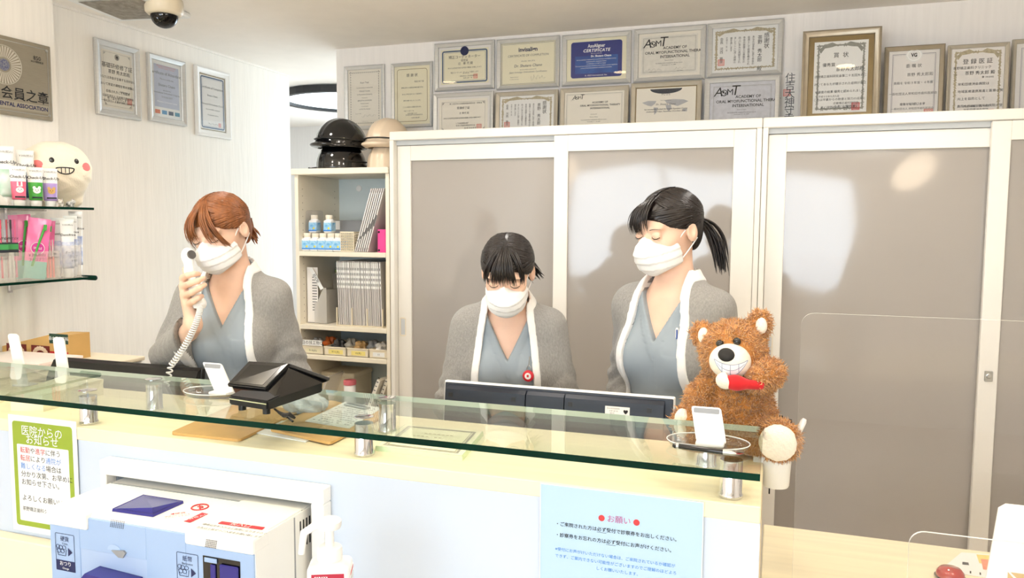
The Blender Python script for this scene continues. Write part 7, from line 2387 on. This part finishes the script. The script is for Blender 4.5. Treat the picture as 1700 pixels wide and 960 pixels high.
for cxp, wd in ((-.28, .30), (.08, .27)):
    bm = BM(); add_box(bm, (w * (cxp - wd / 2), -.0012, .004), (w * (cxp + wd / 2), -.0002, .048)); ph_ = obj('tooth_photograph', bm, mat('photo_red', (112, 22, 18), .4, var=.2, scale=30), t)
    bm = BM()
    for k in range(9):
        an = math.pi * (k + .5) / 9; add_lathe(bm, [(0, 0), (.0085, 0), (.0085, .0006), (0, .001)], 10, Matrix.Translation((w * cxp - w * wd * .36 * math.cos(an), -.0013, .010 + .028 * math.sin(an))) @ Matrix.Rotation(HP, 4, 'X'), cap=False)
    obj('teeth', bm, mat('tooth_ivory', (232, 208, 180), .4, var=.08, scale=60), ph_)
bm = BM(); add_box(bm, (w * .22, -.0014, zt1 - .034), (w * .49, -.0002, zt1 + .002)); gb = obj('green_title_band', bm, mat('bottle_green', (16, 58, 44), .5, var=.05, scale=30), t)
letters('lettering', [('歯の健康百科', w * .355, zt1 - .016, .016)], 'ink_white', gb, -.0018)
bm = BM(); add_box(bm, (w * .22, -.0012, .020), (w * .48, -.0002, .030)); obj('red_band', bm, 'red', t)
t = thing('leaflet_stack', 'stack of pink and white leaflets in front of the tan box', 'paper', ((a[0] + b[0]) / 2 + .09, Yb3 - .13, 1.0005))
bm = BM()
for k in range(3): add_box(bm, (-.17 + .003 * (k % 3), -.08, k * .010), (.17 - .002 * (k % 2), .10, k * .010 + .009), 0, 1, Matrix.Rotation(math.radians((k % 3 - 1) * 1.5), 4, 'Z'))
obj('leaflets', bm, mat('pink_white_paper', (246, 232, 226), .6, var=.05, scale=6), t)
bm = BM(); add_box(bm, (-.06, -.0812, .006), (-.052, -.0802, .026)); add_box(bm, (.04, -.0812, .010), (.10, -.0802, .022)); obj('printed_marks', bm, 'ink_pink', t)
# two white leaflet stand plates behind the glass shelf
for px, lab in (((1, 556, 42, 606), 'tall white curved plate stand left behind the glass shelf'), ((77, 562, 112, 606), 'white curved plate stand between the leaflet box and the black monitor')):
    xa_, ya_, xb2, yb2 = px
    Yp = 1.655
    top = onY((xa_ + xa_ + 18) / 2, ya_, Yp); bt = onY(xb2 - 10, yb2, Yp)
    z_b = ZK + .0005
    t = thing('plate_stand', lab, 'stand', (bt[0] + .01, Yp, z_b))
    H_ = top[2] - z_b; dx = top[0] - (bt[0] + .01); k_ = (H_) / (top[2] - bt[2]); dx *= 1.0
    bm = BM(); poly = rrect(.042, H_, .012, 5, 0, H_ / 2); add_prism(bm, poly, 0, .004)
    for v in bm.verts: v.co.x += dx * v.co.z / H_; v.co.y += .02 * v.co.z / H_
    add_box(bm, (-.025, -.015, 0), (.025, .03, .004), .001)
    obj('white_plate', bm, 'white_plastic', t)

# ------------------------------------------------------------------ teddy bear
BB = np.array([-.085, 1.672, ZK])
t = thing('teddy_bear', 'brown plush teddy bear with wide white grin sitting at the counter end', 'plush toy', BB)
L_ = lambda px, py, Y: onY(px, py, Y + .022) - BB
hd = L_(1217, 583, 1.66); bd = L_(1229, 680, 1.67); mz = L_(1212, 600, 1.595)
eaL, eaR = L_(1166, 554, 1.672), L_(1261, 538, 1.672)
shL, shR = L_(1184, 630, 1.66), L_(1262, 640, 1.655)
haL, elL = L_(1150, 700, 1.64), L_(1163, 660, 1.655)
elR, haR = L_(1277, 620, 1.612), L_(1257, 628, 1.588)
hpL, hpR = L_(1186, 722, 1.65), L_(1248, 726, 1.63)
ftL, ftR = L_(1141, 700, 1.652), L_(1291, 732, 1.575)


MZR = (.0415, .042, .036)


def bear(P):
    d = ell(P, hd, (.068, .066, .064))
    d = smin(d, ell(P, bd, (.066, .062, .078)), .03)
    d = smin(d, ell(P, (bd[0], bd[1], .060), (.072, .064, .054)), .03)
    for e, r in ((eaL, (.024, .017, .026)), (eaR, (.024, .017, .030))):
        d = smin(d, ell(P, e, r), .012)
    d = smin(d, cone(P, shL, elL, .025, .028), .015); d = smin(d, cone(P, elL, haL, .028, .022), .015)
    d = smin(d, cone(P, shR, elR, .024, .027), .015); d = smin(d, cone(P, elR, haR, .027, .026), .012)
    d = smin(d, cone(P, hpL, ftL, .038, .032), .02); d = smin(d, cone(P, hpR, ftR + np.array([-.008, .03, -.002]), .038, .038), .02)
    d = smin(d, ell(P, ftR + np.array([.002, .006, 0]), (.042, .026, .042)), .01)
    d = smin(d, ell(P, ftL + np.array([0, .004, 0]), (.022, .028, .036)), .01)
    return np.maximum(d, np.where(P[..., 0] < .070, .004 - P[..., 2], -1))


v, f = nets(bear, (-.17, -.16, -.05), (.17, .14, .36), .0056)
FUR = mat('bear_fur', (186, 122, 54), .85, var=.30, scale=70, sheen=.5)
FUR_T = mat('bear_fur_tips', (230, 172, 102), .85, var=.25, scale=60, sheen=.5)
# curly pile: small bent tufts standing out of the plush
tri = []
me_ = bpy.data.meshes.new('tmp'); me_.from_pydata([tuple(q) for q in v], [], [tuple(int(i) for i in q) for q in f]); me_.update()
fc = np.array([p.center[:] for p in me_.polygons]); fnn = np.array([p.normal[:] for p in me_.polygons]); fa = np.array([p.area for p in me_.polygons])
gy = bear(fc + fnn * .004)
if gy.mean() < 0: fnn = -fnn
bpy.data.meshes.remove(me_)
keepout = np.minimum(np.minimum(ell(fc, mz, (.050, .052, .042)), ell(fc, ftR + np.array([0, -.03, 0]), (.042, .03, .042))), ell(fc, ftL + np.array([-.006, -.03, 0]), (.022, .03, .034)))
for e in (eaL, eaR): keepout = np.minimum(keepout, ell(fc, e + np.array([.004, -.022, -.002]), (.017, .014, .021)))
ok = (keepout > 0) & ~((fc[:, 2] < .016) & (fc[:, 0] < .08))
NT = 26000
pr_ = fa * ok; ch_ = RNG.choice(len(fc), NT, p=pr_ / pr_.sum())
bp_ = fc[ch_] + RNG.normal(0, .0022, (NT, 3)); nn = fnn[ch_]
dr = nn + RNG.normal(0, .6, (NT, 3)) + np.array([0, 0, -.35]); dr /= np.linalg.norm(dr, axis=1)[:, None]
bd2 = RNG.normal(0, 1, (NT, 3)); bd2 -= (bd2 * dr).sum(1)[:, None] * dr; bd2 /= np.linalg.norm(bd2, axis=1)[:, None]
cr = np.cross(dr, bd2); Ln = RNG.uniform(.0055, .0115, NT)[:, None]; rw = RNG.uniform(.0008, .0015, NT)[:, None]
V = []; base = bp_ - nn * .003
lv = []
for u, r, c in ((0, 1, 0), (.55, .8, .25), (1.0, .15, .7)):
    cpt = base + dr * Ln * u + bd2 * Ln * c * u * .8
    for k in range(3):
        a_ = 2.094 * k; lv.append(cpt + (bd2 * math.cos(a_) + cr * math.sin(a_)) * rw * r)
TV = np.stack(lv, 1).reshape(-1, 3)
idx = np.arange(NT)[:, None] * 9
TF = []
for l in range(2):
    for k in range(3):
        k2 = (k + 1) % 3; TF.append(np.concatenate([idx + l * 3 + k, idx + l * 3 + k2, idx + l * 3 + 3 + k2, idx + l * 3 + 3 + k], 1))
TF = np.concatenate(TF)
o = pymesh('plush_body', np.concatenate([v, TV]), np.concatenate([f, TF + len(v)]), [FUR, FUR_T], t, True)
mi = np.zeros(len(f) + len(TF), np.int32); mi[len(f):] = (np.tile(RNG.random(NT) > .45, 6)).astype(np.int32)
o.data.polygons.foreach_set('material_index', mi)
CRM = mat('cream_plush', (246, 236, 220), .9, var=.04, scale=120, bump=.3, bscale=300, sheen=.3)


def patch(name, c, r, m=CRM, res=.0035, extra=None):
    c = np.array(c)
    fn = lambda P: ell(P, c, r) + (extra(P) if extra else 0)
    v, f = nets(fn, c - np.array(r) * 1.2 - .006, c + np.array(r) * 1.2 + .006, res); return pymesh(name, v, f, m, t, True)


patch('muzzle', mz, MZR)
for e in (eaL, eaR): patch('inner_ear', e + np.array([.004, -.017, -.002]), (.012, .010, .018))
fur_edge = lambda P: .0012 * np.sin(P[..., 0] * 500) * np.sin(P[..., 2] * 470)
patch('foot_sole', ftR + np.array([.0, -.0195, .001]), (.036, .015, .037), extra=fur_edge)
patch('foot_sole', ftL + np.array([-.008, -.024, .002]), (.018, .014, .032), extra=fur_edge)


def on_muz(x, z):
    ys = np.linspace(mz[1] - .07, mz[1] + .02, 160); Pq = np.array([(x, y, z) for y in ys], np.float32); k = int(np.argmax(ell(Pq, mz, MZR) < 0)); return ys[k]


nz_ = L_(1205, 585, 1.55)
disc_on(on_muz, mz[0] - .006, mz[2] + .018, .0165, .0125, 'nose', mat('nose_velvet', (22, 20, 20), .7, var=.1, scale=90), t, .006)
# white grin with stitched teeth
gx, gz = mz[0] + .003, mz[2] - .006
bm = BM()
top_ = [(gx - .032 + .064 * u, gz + .006 + .008 * (2 * u - 1) ** 2) for u in np.linspace(0, 1, 13)]
bot_ = [(gx - .032 + .064 * u, gz - .018 + .031 * (2 * u - 1) ** 2 * .98) for u in np.linspace(0, 1, 13)]
tv = [bm.verts.new((x, on_muz(x, z) - .0014, z)) for x, z in top_]; mv = [bm.verts.new((x, on_muz(x, (z + z2) / 2) - .0014, (z + z2) / 2)) for (x, z), (_, z2) in zip(top_, bot_)]; bv = [bm.verts.new((x, on_muz(x, z) - .0014, z)) for x, z in bot_]
for i in range(12): bm.faces.new((tv[i], tv[i + 1], mv[i + 1], mv[i])); bm.faces.new((mv[i], mv[i + 1], bv[i + 1], bv[i]))
gr = obj('grin', bm, mat('felt_white', (250, 250, 250), .8, var=.01, scale=60), t, True)
bm = BM()
out_ = top_ + bot_[::-1]
add_tube(bm, [(x, on_muz(x, z) - .0020, z) for x, z in out_], .0007, 5, True)
for k in (3, 6, 9): add_tube(bm, [(top_[k][0], on_muz(top_[k][0], z) - .0022, z) for z in np.linspace(top_[k][1], bot_[k][1], 5)], .0005, 4)
add_tube(bm, [(x, on_muz(x, (z + z2) / 2) - .0022, (z + z2) / 2) for (x, z), (_, z2) in list(zip(top_, bot_))[1:-1]], .0005, 4)
obj('stitching', bm, mat('stitch_grey', (150, 158, 176), .7, var=.05, scale=60), gr)
for px, py in ((1195, 571), (1223.5, 567)):
    q = L_(px, py, 1.60)
    ys = np.linspace(-.2, .1, 300); Pq = np.array([(q[0], y, q[2]) for y in ys], np.float32); y = ys[int(np.argmax(bear(Pq) < 0))]
    bm = BM(); bmesh.ops.create_uvsphere(bm, u_segments=16, v_segments=12, radius=.0082, matrix=Matrix.Translation((q[0], y - .003, q[2]))); obj('eye', bm, 'gloss_black', t, True)
# toothbrush toy in its paw
tb = L_(1208, 633, 1.545) + BB
t2 = thing('toy_toothbrush', 'red and white plush toothbrush held in the bear paw', 'toy', tb)
p1, p2, p3 = (onY(*q, y) - tb for q, y in (((1205, 632), 1.575), ((1226, 637), 1.573), ((1262, 640), 1.590)))
fnr = lambda P: smin(ell(P, (p1 * .35 + p2 * .65), (.022, .013, .0155)), cone(P, p2, p3, .011, .009), .010)
v, f = nets(fnr, np.minimum(p1, p3) - .04, np.maximum(p1, p3) + .04, .0032); pymesh('red_handle', v, f, mat('red_felt', (206, 26, 34), .9, var=.06, scale=120, sheen=.2), t2, True)
fnw = lambda P: np.maximum(ell(P, p1, (.020, .0145, .0175)), (P[..., 0] - p1[0]) * 1 + (P[..., 2] - p1[2]) * .5 - .008)
v, f = nets(fnw, p1 - .03, p1 + .03, .003); pymesh('white_bristles', v, f, CRM, t2, True)

# badge reel and pen worn by the two dark-haired receptionists
pb = on_chest_m(.068, 1.150) + np.array([.0, -.005, 0])
t = thing('badge_reel', 'round red badge reel with white centre on the middle person', 'badge', pb)
bm = BM(); add_lathe(bm, [(.013, 0), (.0165, .002), (.0165, .006), (.012, .008)], 28, Matrix.Rotation(HP, 4, 'X')); obj('red_case', bm, 'red', t, 40)
bm = BM(); add_lathe(bm, [(.0095, .008), (.0095, .0088)], 24, Matrix.Rotation(HP, 4, 'X')); obj('white_disc', bm, 'white_plastic', t)
bm = BM(); add_box(bm, (-.003, -.0096, -.003), (.003, -.009, .004)); obj('red_mark', bm, 'ink_red', t)
bm = BM(); add_tube(bm, [(.006 * math.cos(a), .001, .020 + .009 * math.sin(a)) for a in np.linspace(0, 6.28, 18)[:-1]], .0011, 6, True); add_tube(bm, [(0, .001, .028), (.001, .004, .055)], .0016, 6); obj('clip_ring', bm, 'steel', t)
pc = on_chest_r(.064, 1.212)
t = thing('pocket_pen', 'white pen with blue clip in the chest pocket beside the ponytailed person', 'pen', pc)
bm = BM(); add_lathe(bm, [(.0045, -.022), (.0045, .014), (.003, .018)], 14, Matrix.Translation((0, -.002, 0))); obj('barrel', bm, 'white_plastic', t, 40)
bm = BM(); add_box(bm, (-.002, -.0085, -.012), (.002, -.0065, .014), .0005); obj('clip', bm, 'blue', t)
bpy.data.objects.remove(_to)
